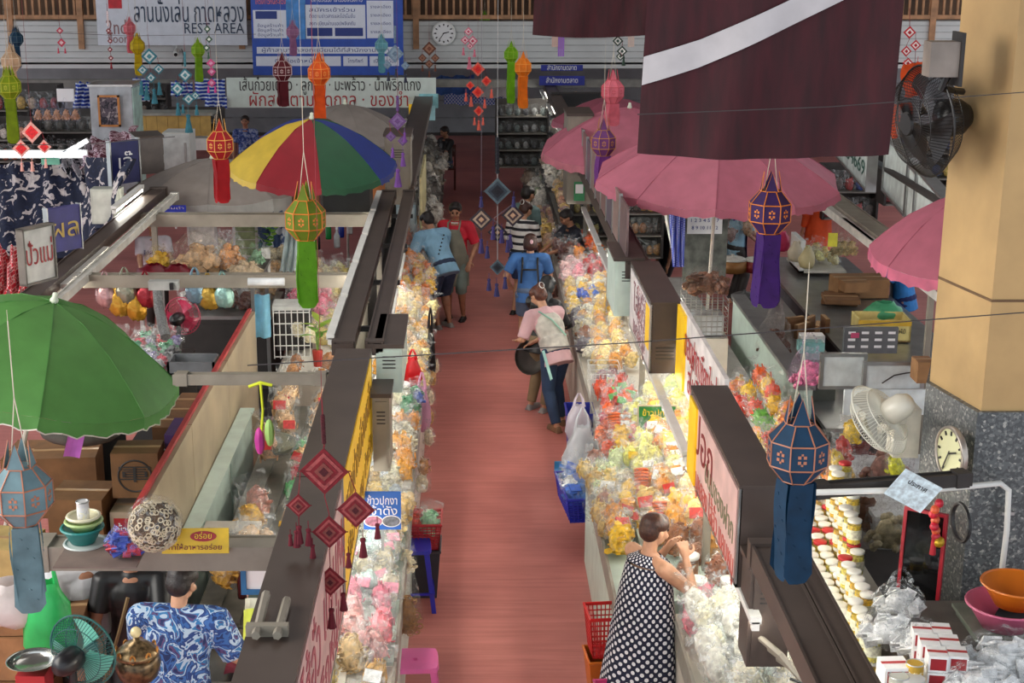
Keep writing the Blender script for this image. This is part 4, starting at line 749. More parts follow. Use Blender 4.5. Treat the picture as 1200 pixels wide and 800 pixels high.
p = at(758, 262, z=1.3); person(Vector((p.x, p.y, 0)), D2(120), 'vendor crouched under the pink parasol with dark hair', h=1.55, hip=.42, lean=.5, top=mat((60, 50, 50), .7), bottom=black, hair='bob', hands=((-.1, .3, .5), (.1, .3, .5)))
p = at(287, 137, z=1.62); person(Vector((p.x, p.y, 0)), D2(180), 'man in a blue printed shirt and cap below the pale banner', h=1.66, top=pattern('floral', ((40, 60, 120), (90, 110, 170), (160, 170, 200)), 12), bottom=dark, sk=skin2)
p = at(872, 262, z=1.2)
# bag carried between the two customers
p = at(628, 402, z=.75); t = T('tote_bag', 'black bag with a white flower print beside the khaki trousers', 'bag', (p.x, p.y, .45)); O('bag_body', MB().sph((0, 0, .2), .11, .09, .2, 14, 10), pattern('cells', ((22, 22, 24), (22, 22, 24), (220, 216, 190), (150, 140, 60)), 30), t, smooth=True); O('bag_handle', MB().tube([(-.06, 0, .36), (-.04, 0, .55), (.04, 0, .55), (.06, 0, .36)], .01), black, t)
t = T('basket_tray', 'grey oval basket leaning against the flower print bag', 'basket', (p.x - .1, p.y - .12, .62), rot=(PI / 2.4, 0, .5)); O('bowl', MB().lathe([(.0, .0), (.12, .01), (.19, .06), (.2, .065), (.12, .02), (0, .015)], 20, cap=False), mat((96, 92, 88), .7), t, smooth=True)

# ================= goods =================
GR = random.Random(3)
def pieces(g, kind, n, w_, d, h, rnd, mi=0, z0=0.):
    for _ in range(n):
        a = rnd.uniform(0, 2 * PI); r = math.sqrt(rnd.random()); z = z0 + h * rnd.random(); k = math.sin(max(.15, min(1, (z - z0) / h * .8 + .2)) * PI) ** .4
        c = Vector((w_ * .44 * r * math.cos(a) * k, d * .44 * r * math.sin(a) * k, z)); q = Matrix.Rotation(rnd.uniform(0, PI), 3, 'X') @ Matrix.Rotation(rnd.uniform(0, PI), 3, 'Z'); s = w_
        if kind == 'chip': g.sph(c, .17 * s, .12 * s, .03 * s, 6, 3, mi, q)
        elif kind == 'puff': g.sph(c, .1 * s, .08 * s, .08 * s, 6, 4, mi, q)
        elif kind == 'nut': g.sph(c, .055 * s, .05 * s, .045 * s, 5, 3, mi, q)
        elif kind == 'stick': v = q @ Vector((0, 0, .32 * s)); g.tube([c - v * .5, c + v * .5], .03 * s, 4, mi)
        elif kind == 'ring': g.tube([c + q @ Vector((.11 * s * math.cos(t), .11 * s * math.sin(t), 0)) for t in [i * PI / 4 for i in range(8)]], .03 * s, 4, mi, close=True)
        elif kind == 'square': g.M = Matrix.Translation(c) @ q.to_4x4(); g.cbox((0, 0, 0), .24 * s, .2 * s, .03 * s, mi); g.M = Matrix.Identity(4)
def fillcore(g, w_, d, h, mi=0):  # the packed mass under the outermost pieces
    g.lathe([(.24 * w_, .02 * h), (.33 * w_, .2 * h), (.35 * w_, .55 * h), (.24 * w_, .85 * h), (.05 * w_, .95 * h)], 9, mi, 1, d / w_)
def bagwrap(g, w_, d, h, H2, rnd, style, mi=0):
    n = 14; ph = [rnd.uniform(0, 6) for _ in range(4)]
    def ring(z, a, b, cr): return [((a * (1 + cr * math.sin(j * 2.6 + ph[0] + z * 30) + cr * rnd.uniform(-1, 1))) * math.cos(2 * PI * j / n), (b * (1 + cr * rnd.uniform(-1, 1))) * math.sin(2 * PI * j / n), z + rnd.uniform(-.01, .01) * h) for j in range(n)]
    W, D = w_ / 2, d / 2
    if style == 'tied': P_ = [(0, .6, .6, .03), (.1 * h, .98, .98, .04), (.5 * h, 1.06, 1.06, .05), (.85 * h, .9, .9, .07), (h, .55, .6, .1), (h + (H2 - h) * .3, .14, .2, .2), (h + (H2 - h) * .45, .13, .18, .2), (h + (H2 - h) * .75, .42, .4, .25), (H2, .6, .55, .3)]
    else: P_ = [(0, .92, .12, .02), (.08 * h, .98, .55, .03), (.4 * h, 1.04, 1.1, .04), (.8 * h, 1.0, .9, .05), (h, .96, .5, .06), (h + (H2 - h) * .5, .98, .14, .05), (H2, 1.0, .05, .03)]
    vs = []; 
    for z, a, b, cr in P_: vs += ring(z, a * W, b * D, cr)
    k = len(P_); g.add(vs, [(i * n + j, i * n + (j + 1) % n, (i + 1) * n + (j + 1) % n, (i + 1) * n + j) for i in range(k - 1) for j in range(n)] + [tuple(reversed(range(n)))], mi)
PC = {}
def bagproto(col, kind, style, var, w_=.15, d=.11, h=.15, H2=.22, n=34, cover=.3):
    key = (col, kind, style, var, w_, h, n)
    if key in PC: return PC[key]
    rnd = random.Random(hash((kind, style, var)) % 1000 if 0 else (var * 37 + len(kind) * 5 + len(style)))
    cm = mat(col, .5, var=.3, scale=30, rnd=.18); c = MB(); fillcore(c, w_, d, h); pieces(c, kind, n, w_, d, h * .95, rnd)
    f = MB(); bagwrap(f, w_, d, h, H2, rnd, style)
    s = MB(); s.v = c.v + f.v; s.f = c.f + [tuple(i + len(c.v) for i in q) for q in f.f]; s.m = [0] * len(c.f) + [1] * len(f.f)
    fl = film(cover=cover)
    PC[key] = (c.mesh(cm), f.mesh(fl, True), s.mesh([cm, fl])); return PC[key]
LBL = MB().box(-.035, .035, -.004, .004, 0, .05)
def putbag(name, pr, loc, rot, sc, label, cat, group, full, tag=None):
    if not full: o = O(name, pr[2], loc=loc, rot=rot, label=label, cat=cat, group=group); o.scale = (sc,) * 3; return o
    t = T(name, label, cat, loc, rot=rot, group=group, s=sc); O('contents', pr[0], parent=t); O('wrapper', pr[1], parent=t)
    if tag: O('paper_tag', tag, parent=t, loc=(0, -.058, .05), rot=(-.1, 0, 0))
    return t
tagm = {}
def tagmesh(c):
    if c not in tagm: tagm[c] = LBL.mesh(mat(c, .5, var=.15, scale=60))
    return tagm[c]
NOUN = dict(chip='crisp_packet', puff='puff_snack_bag', nut='nut_bag', stick='stick_snack_packet', ring='ring_snack_bag', square='wrapped_packet')
def heap(label, group, specs, xs, ys, zf, nx, ny, sc=1., tilt=(-.9, -.3), full=False, name='snack_bag', cat='snack bag', jx=.35, rz=.5, layers=1, tags=None, w_=.15, h=.15, H2=.22, style=None, n=34, cover=.3, drop=0.):
    """specs: (colour, piece kind); zf(u) = height at u across xs"""
    name = NOUN[specs[0][1]] if name == 'snack_bag' else name; cat = 'packet' if 'packet' in name else 'snack bag' if 'bag' in name else cat
    sg = group
    for a_, b_ in (('bags', 'bag'), ('packets', 'packet'), ('pouches', 'pouch'), ('sacks', 'sack'), ('packs', 'pack'), ('cards', 'card')):
        if (' ' + a_) in (' ' + sg) and sg == group: sg = (' ' + sg).replace(' ' + a_, ' ' + b_, 1).strip()
    sc *= 1.32; nx = max(2, round(nx * .78)); ny = max(2, round(ny * .8))
    for L in range(layers):
        for j in range(ny):
            for i in range(nx):
                if GR.random() < drop: continue
                u = (i + .5 + jit(GR, jx)) / nx; v = (j + .5 + jit(GR, jx)) / ny; col, kind = GR.choice(specs); st = style or ('tied' if GR.random() < .45 else 'pack')
                pr = bagproto(col, kind, st, GR.randrange(3), w_, w_ * .72, h, H2, n, cover)
                x = xs[0] + (xs[1] - xs[0]) * u; y = ys[0] + (ys[1] - ys[0]) * v; ii = i if abs(xs[0] - .35) < abs(xs[1] - .35) else nx - 1 - i
                label = ('' if layers == 1 else ['lower ', 'upper '][L]) + sg + ', ' + ORD[j] + ' row back, ' + ORD[ii] + ' in'
                putbag(name, pr, (x, y, zf(u) + L * .09 * sc + .02), (GR.uniform(*tilt), jit(GR, .3), GR.uniform(-rz, rz)), sc * GR.uniform(.88, 1.12), label, cat, group, full, tagmesh(GR.choice(tags)) if tags and GR.random() < .5 else None)
gd, go_, og, cr_, wh_, bn, rd_, pk_, yl_, gn = (206, 142, 44), (222, 118, 10), (222, 70, 12), (216, 184, 112), (206, 200, 176), (138, 84, 42), (180, 26, 24), (214, 124, 140), (230, 170, 20), (90, 150, 40)
st = lambda a, b: (lambda u: a + (b - a) * min(1, int(u * 4) / 3))
# ---- right counter, near to far
heap('clear crinkled bag of small white and pale wares heaped at the bottom right', 'clear bags heaped at the bottom right', [(wh_, 'nut'), (wh_, 'square'), ((200, 214, 206), 'stick'), ((222, 214, 200), 'puff')], (1.42, 1.95), (7.2, 8.7), st(.86, 1.05), 4, 9, 1.15, full=True, layers=2, style='tied', n=14, cover=.5)
heap('clear bag with pink trimming near the woman in the dotted dress', 'pink trimmed bags by the dotted dress', [(pk_, 'stick')], (1.4, 1.6), (8.55, 8.95), st(.9, .95), 2, 2, .9, full=True, style='tied', n=14)
heap('bag of brown nuts right of the dotted dress', 'bags of nuts beside the dotted dress', [(bn, 'nut'), ((176, 120, 60), 'nut')], (1.4, 1.98), (9.15, 9.9), st(.92, 1.1), 4, 4, 1.15, full=True, tilt=(-.35, 0), style='tied', n=70)
heap('bag of golden crisps behind the cropped hair of the woman in the dotted dress', 'golden crisp bags above the dotted dress', [(gd, 'chip'), (yl_, 'chip'), (cr_, 'chip'), (gd, 'stick')], (1.03, 1.98), (9.9, 11.0), st(.86, 1.1), 7, 7, 1.1, full=True, tags=[(230, 230, 225), (200, 60, 50)], name='golden_packet')
heap('bag of white and green sticks at the aisle edge below the blue basket', 'white and green bags at the right aisle edge', [(cr_, 'stick'), ((190, 200, 150), 'stick'), (wh_, 'ring'), ((150, 100, 80), 'stick')], (.98, 1.25), (10.1, 11.8), st(.86, .9), 2, 12, 1.0, full=True, tilt=(-1.2, -.6))
heap('glossy bag of golden yellow snacks in the middle of the right counter', 'golden snack bags in mid right counter', [(yl_, 'chip'), (gd, 'puff'), ((240, 216, 120), 'stick'), (cr_, 'chip'), (go_, 'chip')], (1.3, 1.98), (11.0, 12.65), st(.9, 1.1), 6, 11, 1.0, full=True, tags=[(236, 196, 60), (230, 230, 225)])
heap('bag of green and cream snacks below the green price sign', 'cream bags below the green price sign', [(cr_, 'ring'), ((214, 206, 130), 'puff'), ((190, 200, 120), 'chip')], (1.4, 1.95), (12.3, 13.2), st(.9, 1.05), 5, 5, 1.0, full=True)
heap('packet of orange sticks with green top left of the green price sign', 'orange stick packets with green tops', [(og, 'stick')], (1.25, 1.5), (12.9, 13.7), st(.9, .95), 4, 5, .95, full=True, tilt=(-.8, -.4), tags=[(80, 160, 70)], rz=.2, n=46)
heap('packet of red orange crackers at the aisle edge above the blue basket', 'red orange packets at the right aisle edge', [(og, 'chip'), ((214, 110, 70), 'ring'), (rd_, 'chip')], (1.2, 1.5), (12.0, 12.9), st(.86, .92), 4, 5, .9, full=True, tilt=(-1.2, -.6))
heap('bag of pale round crackers behind the wire basket', 'pale cracker bags behind the wire basket', [(gd, 'nut'), (cr_, 'puff'), ((222, 190, 120), 'nut')], (1.3, 1.65), (14.2, 16.2), st(.9, 1.0), 4, 12, .95, style='tied')
heap('dark and silver packet beside the stooping woman in the white vest', 'mixed packets beside the white vest', [((90, 80, 90), 'chip'), (wh_, 'square'), (bn, 'chip')], (1.2, 1.35), (15.0, 16.6), st(.86, .88), 2, 8, .9)
heap('white and golden bag with blue label in front of the black headscarf', 'blue labelled bags on the right counter', [(cr_, 'chip'), (gd, 'chip'), (wh_, 'puff'), (yl_, 'chip')], (1.22, 1.8), (16.3, 18.1), st(.88, 1.02), 6, 10, .95, tags=[(50, 80, 180)], name='labelled_packet')
heap('flat label card in blue and white lying on the pale bags', 'blue label cards on the pale bags', [((60, 90, 190), 'square')], (1.3, 1.6), (16.8, 17.4), st(1.0, 1.05), 3, 3, .6, style='pack', name='label_packet', cat='packet')
heap('pink bag near the black headscarf', 'pink bags near the black headscarf', [(pk_, 'puff'), ((226, 170, 170), 'chip')], (1.22, 1.48), (18.1, 19.3), st(.9, .95), 3, 5, 1.1, style='tied')
heap('red packet on the red tray near the grey end box', 'red packets near the grey end box', [((170, 24, 36), 'nut')], (1.5, 1.8), (18.2, 19.2), st(.95, 1.0), 4, 5, .9)
heap('dark reddish brown pack stacked by the navy vendor', 'dark packs by the navy vendor', [((96, 44, 34), 'chip'), ((120, 60, 40), 'chip')], (1.22, 1.45), (19.4, 20.7), st(.86, .95), 3, 6, 1.0, layers=2)
heap('orange bag at the foot of the grey end box', 'orange bags under the green notice', [(go_, 'chip'), (og, 'chip')], (1.45, 1.8), (19.3, 20.6), st(.95, 1.05), 3, 5, 1.0)
heap('small brownish packet in the far stepped stall on the right', 'packets in the far stepped stall, warm rows', [((176, 124, 100), 'square'), ((190, 150, 110), 'nut'), ((150, 106, 106), 'square'), ((214, 176, 90), 'square'), ((206, 190, 170), 'square')], (1.2, 2.25), (21.0, 26.0), st(.34, 1.7), 9, 20, 1.2, tilt=(-.4, 0), rz=.2, jx=.12, style='pack', n=26, cover=.1, name='grocery_packet')
heap('silvery packet in the furthest stall on the right', 'packets in the furthest right stall', [((196, 190, 180), 'square'), ((170, 150, 130), 'square'), ((206, 200, 190), 'square'), ((130, 140, 110), 'puff')], (1.2, 2.3), (26.2, 31), st(.34, 1.7), 8, 13, 1.6, tilt=(-.4, 0), rz=.4, n=22, cover=.1, name='silver_packet')
# ---- inner right display
heap('tall packet of orange and yellow snacks behind the board with red letters', 'orange packets behind the red lettered board', [(og, 'stick'), (yl_, 'stick'), (gn, 'stick'), (go_, 'chip')], (2.3, 2.8), (11.6, 13.4), st(.9, 1.1), 4, 9, 1.1, full=True, rz=.6)
heap('clear sack of golden snacks right of the nearest brown box sign', 'golden sacks right of the box sign', [(go_, 'stick'), (yl_, 'stick'), (gd, 'stick'), (cr_, 'puff')], (2.3, 2.8), (10.3, 11.6), st(.9, 1.1), 4, 8, 1.15, full=True, style='tied')
# ---- left counter
heap('clear packet of brown twists at the bottom of the left counter', 'brown twist packets at the bottom centre', [((196, 160, 100), 'stick'), ((206, 180, 130), 'ring')], (-.95, -.5), (7.2, 8.2), st(.95, .86), 3, 5, 1.1, full=True, n=50, tags=[(236, 240, 240)])
heap('flat pink wrapped packet on the left counter', 'pink packets on the left counter', [((214, 160, 156), 'stick'), ((206, 150, 146), 'square'), (pk_, 'stick')], (-.98, -.48), (8.2, 9.1), st(.98, .86), 4, 5, 1.05, full=True, style='pack')
heap('clear crinkled bag with pale turquoise print on the left counter', 'clear bags with pale print on the left counter', [(wh_, 'square'), ((190, 220, 210), 'chip'), (wh_, 'stick')], (-.98, -.48), (9.1, 10.1), st(.98, .86), 4, 6, 1.0, full=True, n=16, cover=.5, tags=[(230, 160, 180)])
heap('cream coloured bag stacked beneath the blue price sign', 'cream bags beneath the blue price sign', [(cr_, 'chip'), ((236, 226, 180), 'puff'), ((226, 190, 140), 'chip')], (-.95, -.48), (10.1, 11.0), st(.98, .86), 4, 6, 1.0, full=True, n=40, name='cream_packet')
heap('bag of golden sticks below the mint end box', 'golden stick bags below the mint end box', [((220, 150, 50), 'stick'), (gd, 'stick'), (wh_, 'square')], (-.72, -.46), (11.4, 12.8), st(.9, .86), 2, 8, 1.05, full=True, n=46)
heap('pale packet with blue print below the golden stick bags', 'pale packets behind the red basket', [(wh_, 'square'), ((180, 190, 200), 'chip')], (-.75, -.5), (10.8, 11.5), st(.9, .86), 2, 4, .9, full=True)
heap('green and white packet near the red bag of the left counter', 'green packets near the red bag', [((60, 120, 80), 'square'), ((230, 220, 60), 'chip'), ((40, 70, 140), 'square')], (-.6, -.42), (13.1, 13.8), st(.88, .86), 2, 4, .8)
heap('glossy bag of golden crackers on the long left counter', 'golden cracker bags on the long left counter', [(gd, 'puff'), ((230, 200, 140), 'chip'), (cr_, 'puff'), ((214, 170, 110), 'nut')], (-.88, -.44), (13.9, 17.2), st(.98, .86), 5, 20, 1.0, tilt=(-.8, -.2), n=26)
heap('orange gold bag by the stooping man in light blue', 'orange gold bags by the light blue shirt', [(go_, 'chip'), ((206, 110, 30), 'stick'), ((230, 170, 60), 'chip')], (-.85, -.46), (17.4, 19.4), st(.95, .86), 4, 10, 1.0, n=24)
heap('brown bundle hanging above the orange gold bags', 'brown bundles above the orange gold bags', [((170, 110, 84), 'stick'), ((190, 140, 100), 'stick')], (-.9, -.5), (19.6, 21.2), st(1.1, 1.0), 4, 5, 1.1, n=20)
heap('grey and white packet in the far left stall', 'packets in the far left stall', [((190, 180, 166), 'square'), ((130, 120, 106), 'puff'), ((100, 92, 84), 'square'), ((206, 200, 190), 'square')], (-1.25, -.5), (22, 30.5), st(1.3, .75), 5, 22, 1.5, n=22, cover=.12, name='grey_packet')
# ---- inner left displays
heap('clear bag of bread sticks with red tags on the inner left counter', 'bread stick bags on the inner left counter', [((206, 170, 130), 'stick'), ((190, 150, 110), 'stick')], (-1.72, -1.25), (11.3, 13.4), st(1.0, .86), 3, 8, 1.15, full=True, tags=[(200, 50, 50)], tilt=(-.5, -.1), n=40)
heap('small packet in green, red and blue beside the brown box sign', 'coloured packets beside the brown box sign', [((70, 150, 80), 'stick'), ((190, 50, 50), 'stick'), ((50, 90, 170), 'stick')], (-1.42, -1.2), (10.9, 12.2), st(.9, .86), 2, 8, .85, full=True)
heap('clear pouch of orange and cream sweets at the left of the box sign', 'sweet pouches left of the box sign', [((230, 170, 60), 'square'), ((214, 180, 140), 'nut'), ((220, 190, 170), 'puff'), ((206, 150, 130), 'chip')], (-1.75, -1.25), (8.9, 10.5), st(1.0, .86), 3, 7, 1.15, full=True)
heap('pale orange cracker bag under the striped parasol', 'cracker bags under the striped parasol', [((230, 190, 150), 'chip'), ((236, 206, 170), 'chip'), ((236, 200, 120), 'puff')], (-1.9, -1.25), (15.2, 18.8), st(1.0, .86), 6, 14, 1.05, tilt=(-.8, -.2), n=22, name='cracker_packet')
heap('pink packet stacked on the inner counter under the striped parasol', 'pink packets under the striped parasol', [((230, 120, 140), 'chip'), ((220, 60, 90), 'chip')], (-2.0, -1.55), (15.9, 17.0), st(1.05, .95), 4, 4, 1.0, style='pack', layers=2)
# packaged goods hung on the far right wall behind the long photo board
heap('small dark packet pegged in rows behind the photo board', 'pegged packets behind the photo board', [((120, 96, 90), 'chip'), ((150, 120, 90), 'chip'), ((90, 80, 80), 'square')], (2.6, 4.0), (20.5, 21.5), lambda u: .5 + .8 * abs(math.sin(u * 9)), 10, 6, 1.1, style='pack', n=10, tilt=(-.2, .2))

# jars, cans, bowls, baskets ...
def jarproto(body, lid, r=.045, h=.1, key=None, cover=.25):
    k = ('jar', body, lid, r, h)
    if k in PC: return PC[k]
    c = MB().lathe([(r * .9, .005), (r * .93, h * .88), (r * .2, h * .9)], 12); pieces(c, 'nut', 26, r * 2.2, r * 2.2, h * .85, random.Random(5))
    g = MB().lathe([(r, 0), (r * 1.03, h * .05), (r * 1.03, h * .85), (r * .85, h * .95), (r * .85, h)], 16)
    l = MB().lathe([(r * .95, h), (r * .98, h + .004), (r * .98, h + r * .35), (r * .9, h + r * .4), (0, h + r * .4)], 16, cap=False); b = MB().lathe([(r * 1.045, h * .25), (r * 1.045, h * .7)], 16, cap=False)
    PC[k] = (c.mesh(mat(body, .5, var=.3, scale=40)), g.mesh(film(cover=cover), True), l.mesh(mat(lid, .4, var=.03), True), b.mesh(mat((236, 228, 200), .5, var=.2, scale=40), True)); return PC[k]
def jar(loc, body, lid, label, group=None, r=.045, h=.1, band=True, name='jar', rot=(0, 0, 0)):
    p = jarproto(body, lid, r, h); t = T(name, label, 'jar', loc, rot=rot, group=group)
    O('contents', p[0], parent=t); O('jar_wall', p[1], parent=t); O('lid', p[2], parent=t)
    if band: O('paper_band', p[3], parent=t)
    return t
for i in range(24):      # rack of yellow jars, stacked in rising rows
    y = 7.55 + i * .107; nr = int((2.36 + (y - 7.5) * .17 - 2.17) / .1)
    for row in range(nr):
        for lv in range(1 + (row > 0) + (row >= nr - 1) * (1 + (i % 4 > 0) * (nr > 3))):
            lid = (190, 40, 44) if GR.random() < .12 else (236, 234, 226)
            jar((2.18 + row * .102 + jit(GR, .006), y + jit(GR, .006), .9 + lv * .168), GR.choice([(230, 184, 50), (236, 202, 90), (224, 170, 36)]), lid, '%s lidded yellow jar, %s row from the near end, %s in, %s level' % ('red' if lid[0] == 190 else 'white', ORD[i], ORD[row], ['bottom', 'second', 'third', 'top'][lv]), 'yellow jars on the rack before the column', r=.047, h=.145)
for i in range(4): jar((2.2 + .13 * (i % 2), 7.2 + .14 * (i // 2), .9), (120, 84, 54), (200, 200, 196), ['left front', 'right front', 'left rear', 'right rear'][i] + ' wide jar of brown pieces at the near end of the jar rack', 'brown filled jars at the near end of the rack', r=.06, h=.13)
MC_ = mat((236, 236, 226), .45, var=.1, scale=30)
def can(loc, label, c1, c2, r=.05, h=.13, group=None, name='tin_can'):
    t = T(name, label, 'can', loc, group=group); O('can_wall', MB().lathe([(r, 0), (r, h)], 18), mat(c1, .35, .2, var=.1), t, smooth=False); O('paper_band', MB().lathe([(r * 1.01, h * .2), (r * 1.01, h * .75)], 18, cap=False), pattern('floral', (c2, c1, (230, 225, 200)), 24), t, smooth=True)
    O('rim', MB().tube([(r * math.cos(a), r * math.sin(a), h) for a in [i * PI / 8 for i in range(16)]], .004, 5, close=True), steel, t); return t
for k in range(3):
    p = at(1021, 742 - k * 28, Y=6.9); can((2.3, 7.0, .91 + k * .135), ['lowest white tub in the stack at the near end of the jar rack', 'middle white tub in the stack at the near end of the jar rack', 'top white tub in the stack at the near end of the jar rack'][k], (226, 222, 206), (130, 170, 190), r=.065, h=.13, name='white_tub')
jar((2.3, 7.0, 1.32), (90, 70, 58), (190, 190, 190), 'jar of dark nuts on top of the white tubs', r=.07, h=.13, band=False)
jar((-.86, 7.85, .95), (150, 130, 60), (214, 240, 40), 'jar of green brown crisps with a bright yellow lid at the bottom centre', r=.1, h=.22, band=False)
jar((-.87, 8.25, 1.0), (170, 150, 60), (236, 120, 170), 'jar with pink label behind the yellow lidded jar', r=.07, h=.16)
jar((1.5, 9.35, .95), (150, 100, 60), (232, 232, 228), 'jar with a white lid in front of the raised hands', r=.07, h=.17, band=False)
jar((-.62, 13.5, .9), (226, 214, 190), (230, 230, 230), 'white lidded tub at the foot of the golden crackers', r=.08, h=.16)
for i, x in enumerate((1.5, 1.72, 1.9)): jar((x, 9.0, .98), (206, 186, 150), (220, 220, 214), ['left', 'middle', 'right'][i] + ' of the three plain tubs under the box sign', r=.07, h=.12, band=False)
# stack of red ringed discs
t = T('disc_stack', 'tall clear pack of dark red discs beside the nearest box sign', 'packet', (1.78, 9.75, 1.0), rot=(-.15, .1, 0))
for i in range(14): O('disc', MB().lathe([(.05, 0), (.055, .008), (.05, .016)], 14), mat((140, 44, 34), .5), t, loc=(0, 0, i * .022))
O('wrapper', MB().lathe([(.06, -.01), (.062, .31), (.03, .33)], 14), film(cover=.3), t)
for q, (x, y) in enumerate(((1.42, 10.2), (1.36, 10.9), (1.28, 12.3))):
    t = T('disc_stack', ['stack of orange discs above the cropped hair', 'stack of orange discs in the golden snacks', 'stack of orange discs above the blue basket'][q], 'packet', (x, y, .95), rot=(-.5, .1, .2))
    for i in range(9): O('disc', MB().lathe([(.05, 0), (.06, .01), (.05, .02)], 12), mat((226, 110, 50), .5), t, loc=(0, 0, i * .026))
    O('wrapper', MB().lathe([(.065, -.01), (.066, .25), (.02, .3)], 14), film(cover=.3), t)
def basket(loc, rz, w_, d, h, col, label, name='plastic_basket', cat='basket', slat=9, solid=False, taper=.03):
    t = T(name, label, cat, loc, rz); m = mat(col, .4, var=.06); g = MB(); W, D = w_ / 2, d / 2
    O('floor', B(-W + taper, W - taper, -D + taper, D - taper, 0, .012), m, t)
    if solid:
        th = .008
        for a, b in (((-W, -D), (W, -D)), ((W, -D), (W, D)), ((W, D), (-W, D)), ((-W, D), (-W, -D))):
            A, Bp_ = Vector((*a, h)), Vector((*b, h)); k = 1 - taper / W; kd = 1 - taper / D; lo = lambda v: Vector((v.x * k, v.y * kd, 0)); inn = lambda v: Vector((v.x * .96, v.y * .96, v.z))
            O('side_wall', MB().add([lo(A), lo(Bp_), Bp_, A, inn(lo(A)), inn(lo(Bp_)), inn(Bp_), inn(A)], [(0, 1, 2, 3), (7, 6, 5, 4), (3, 2, 6, 7), (0, 3, 7, 4), (1, 5, 6, 2), (0, 4, 5, 1)]), m, t)
    else:
        for k in range(slat):
            z = .02 + (h - .03) * k / (slat - 1); s = 1 - taper / W * (1 - z / h)
            O('hoop', MB().tube([(W * s, D * s, z), (-W * s, D * s, z), (-W * s, -D * s, z), (W * s, -D * s, z)], .006, 4, close=True), m, t)
        u = MB(); n = 9
        for k in range(n):
            q = -1 + 2 * k / (n - 1)
            for sx, sy in ((q, -1), (q, 1), (-1, q), (1, q)): u.tube([(W * sx * (1 - taper / W), D * sy * (1 - taper / D), 0), (W * sx, D * sy, h)], .005, 4)
        O('uprights', u, m, t)
    O('rim', MB().tube([(W, D, h), (-W, D, h), (-W, -D, h), (W, -D, h)], .012, 6, close=True), m, t); return t
basket(Vector((-.36, 11.25, .42)), 0, .3, .34, .22, (176, 40, 46), 'red plastic basket standing on the grey bin by the aisle', solid=False)
heap('green and white striped packet standing in the red basket', 'green and white packets in the red basket', [((150, 200, 160), 'square'), ((200, 60, 60), 'square'), ((230, 226, 200), 'square')], (-.46, -.26), (11.12, 11.4), lambda u: .5, 3, 3, .9, full=True, tilt=(-.3, .1), style='pack')
basket(Vector((-.36, 11.25, 0)), 0, .28, .34, .41, (52, 54, 60), 'dark grey bin under the red basket', name='plastic_bin', cat='bin', solid=True)
basket(Vector((.99, 12.3, .3)), .1, .34, .7, .22, (34, 40, 170), 'blue plastic basket hanging at the right counter edge', solid=False)
heap('blue and white packet in the blue basket', 'blue packets in the blue basket', [((60, 110, 190), 'square'), ((220, 224, 230), 'square')], (.87, 1.1), (12.0, 12.6), lambda u: .42, 3, 5, 1.1, full=True, tilt=(-1.0, -.6), style='pack', tags=[(40, 90, 190)])
basket(Vector((1.06, 13.45, .35)), 0, .26, .36, .5, (36, 44, 150), 'tall blue crate below the wire basket on the right counter', name='plastic_crate', cat='crate', solid=True)
for i, (x, y, z, h_, c_, lb) in enumerate(((.93, 9.28, .46, .3, (200, 32, 32), 'bright red basket left of the polka dot dress'), (.93, 9.28, .16, .28, (206, 106, 30), 'orange basket under the bright red one'), (.96, 8.75, .3, .16, (206, 60, 120), 'pink tub behind the dotted dress'), (.93, 8.4, .0, .42, (120, 200, 50), 'lime green plastic crate at the foot of the dotted dress'))): basket(Vector((x, y, z)), .1, .24, .26, h_, c_, lb, solid=i != 0, slat=8)
# wire basket rack
t = T('wire_basket', 'white wire basket of produce behind the hanging carrier bag', 'basket', (1.34, 14.0, .85)); g = MB()
for k in range(9): q = -.15 + .3 * k / 8; O('wire', MB().tube([(q, -.25, .0), (q, -.25, .26), ], .004, 4).tube([(q, -.25, 0), (q, .25, 0)], .004, 4), white, t)
for k in range(6): O('wire', MB().tube([(-.15, -.25, .05 * k), (.15, -.25, .05 * k), (.15, .25, .05 * k), (-.15, .25, .05 * k)], .004, 4, close=True), white, t)
heap('yellow and green produce bag in the wire basket', 'produce bags in the wire basket', [((214, 200, 110), 'puff'), ((130, 50, 60), 'puff'), ((150, 130, 190), 'puff')], (1.22, 1.46), (13.8, 14.2), lambda u: .87, 3, 4, .8, full=True)
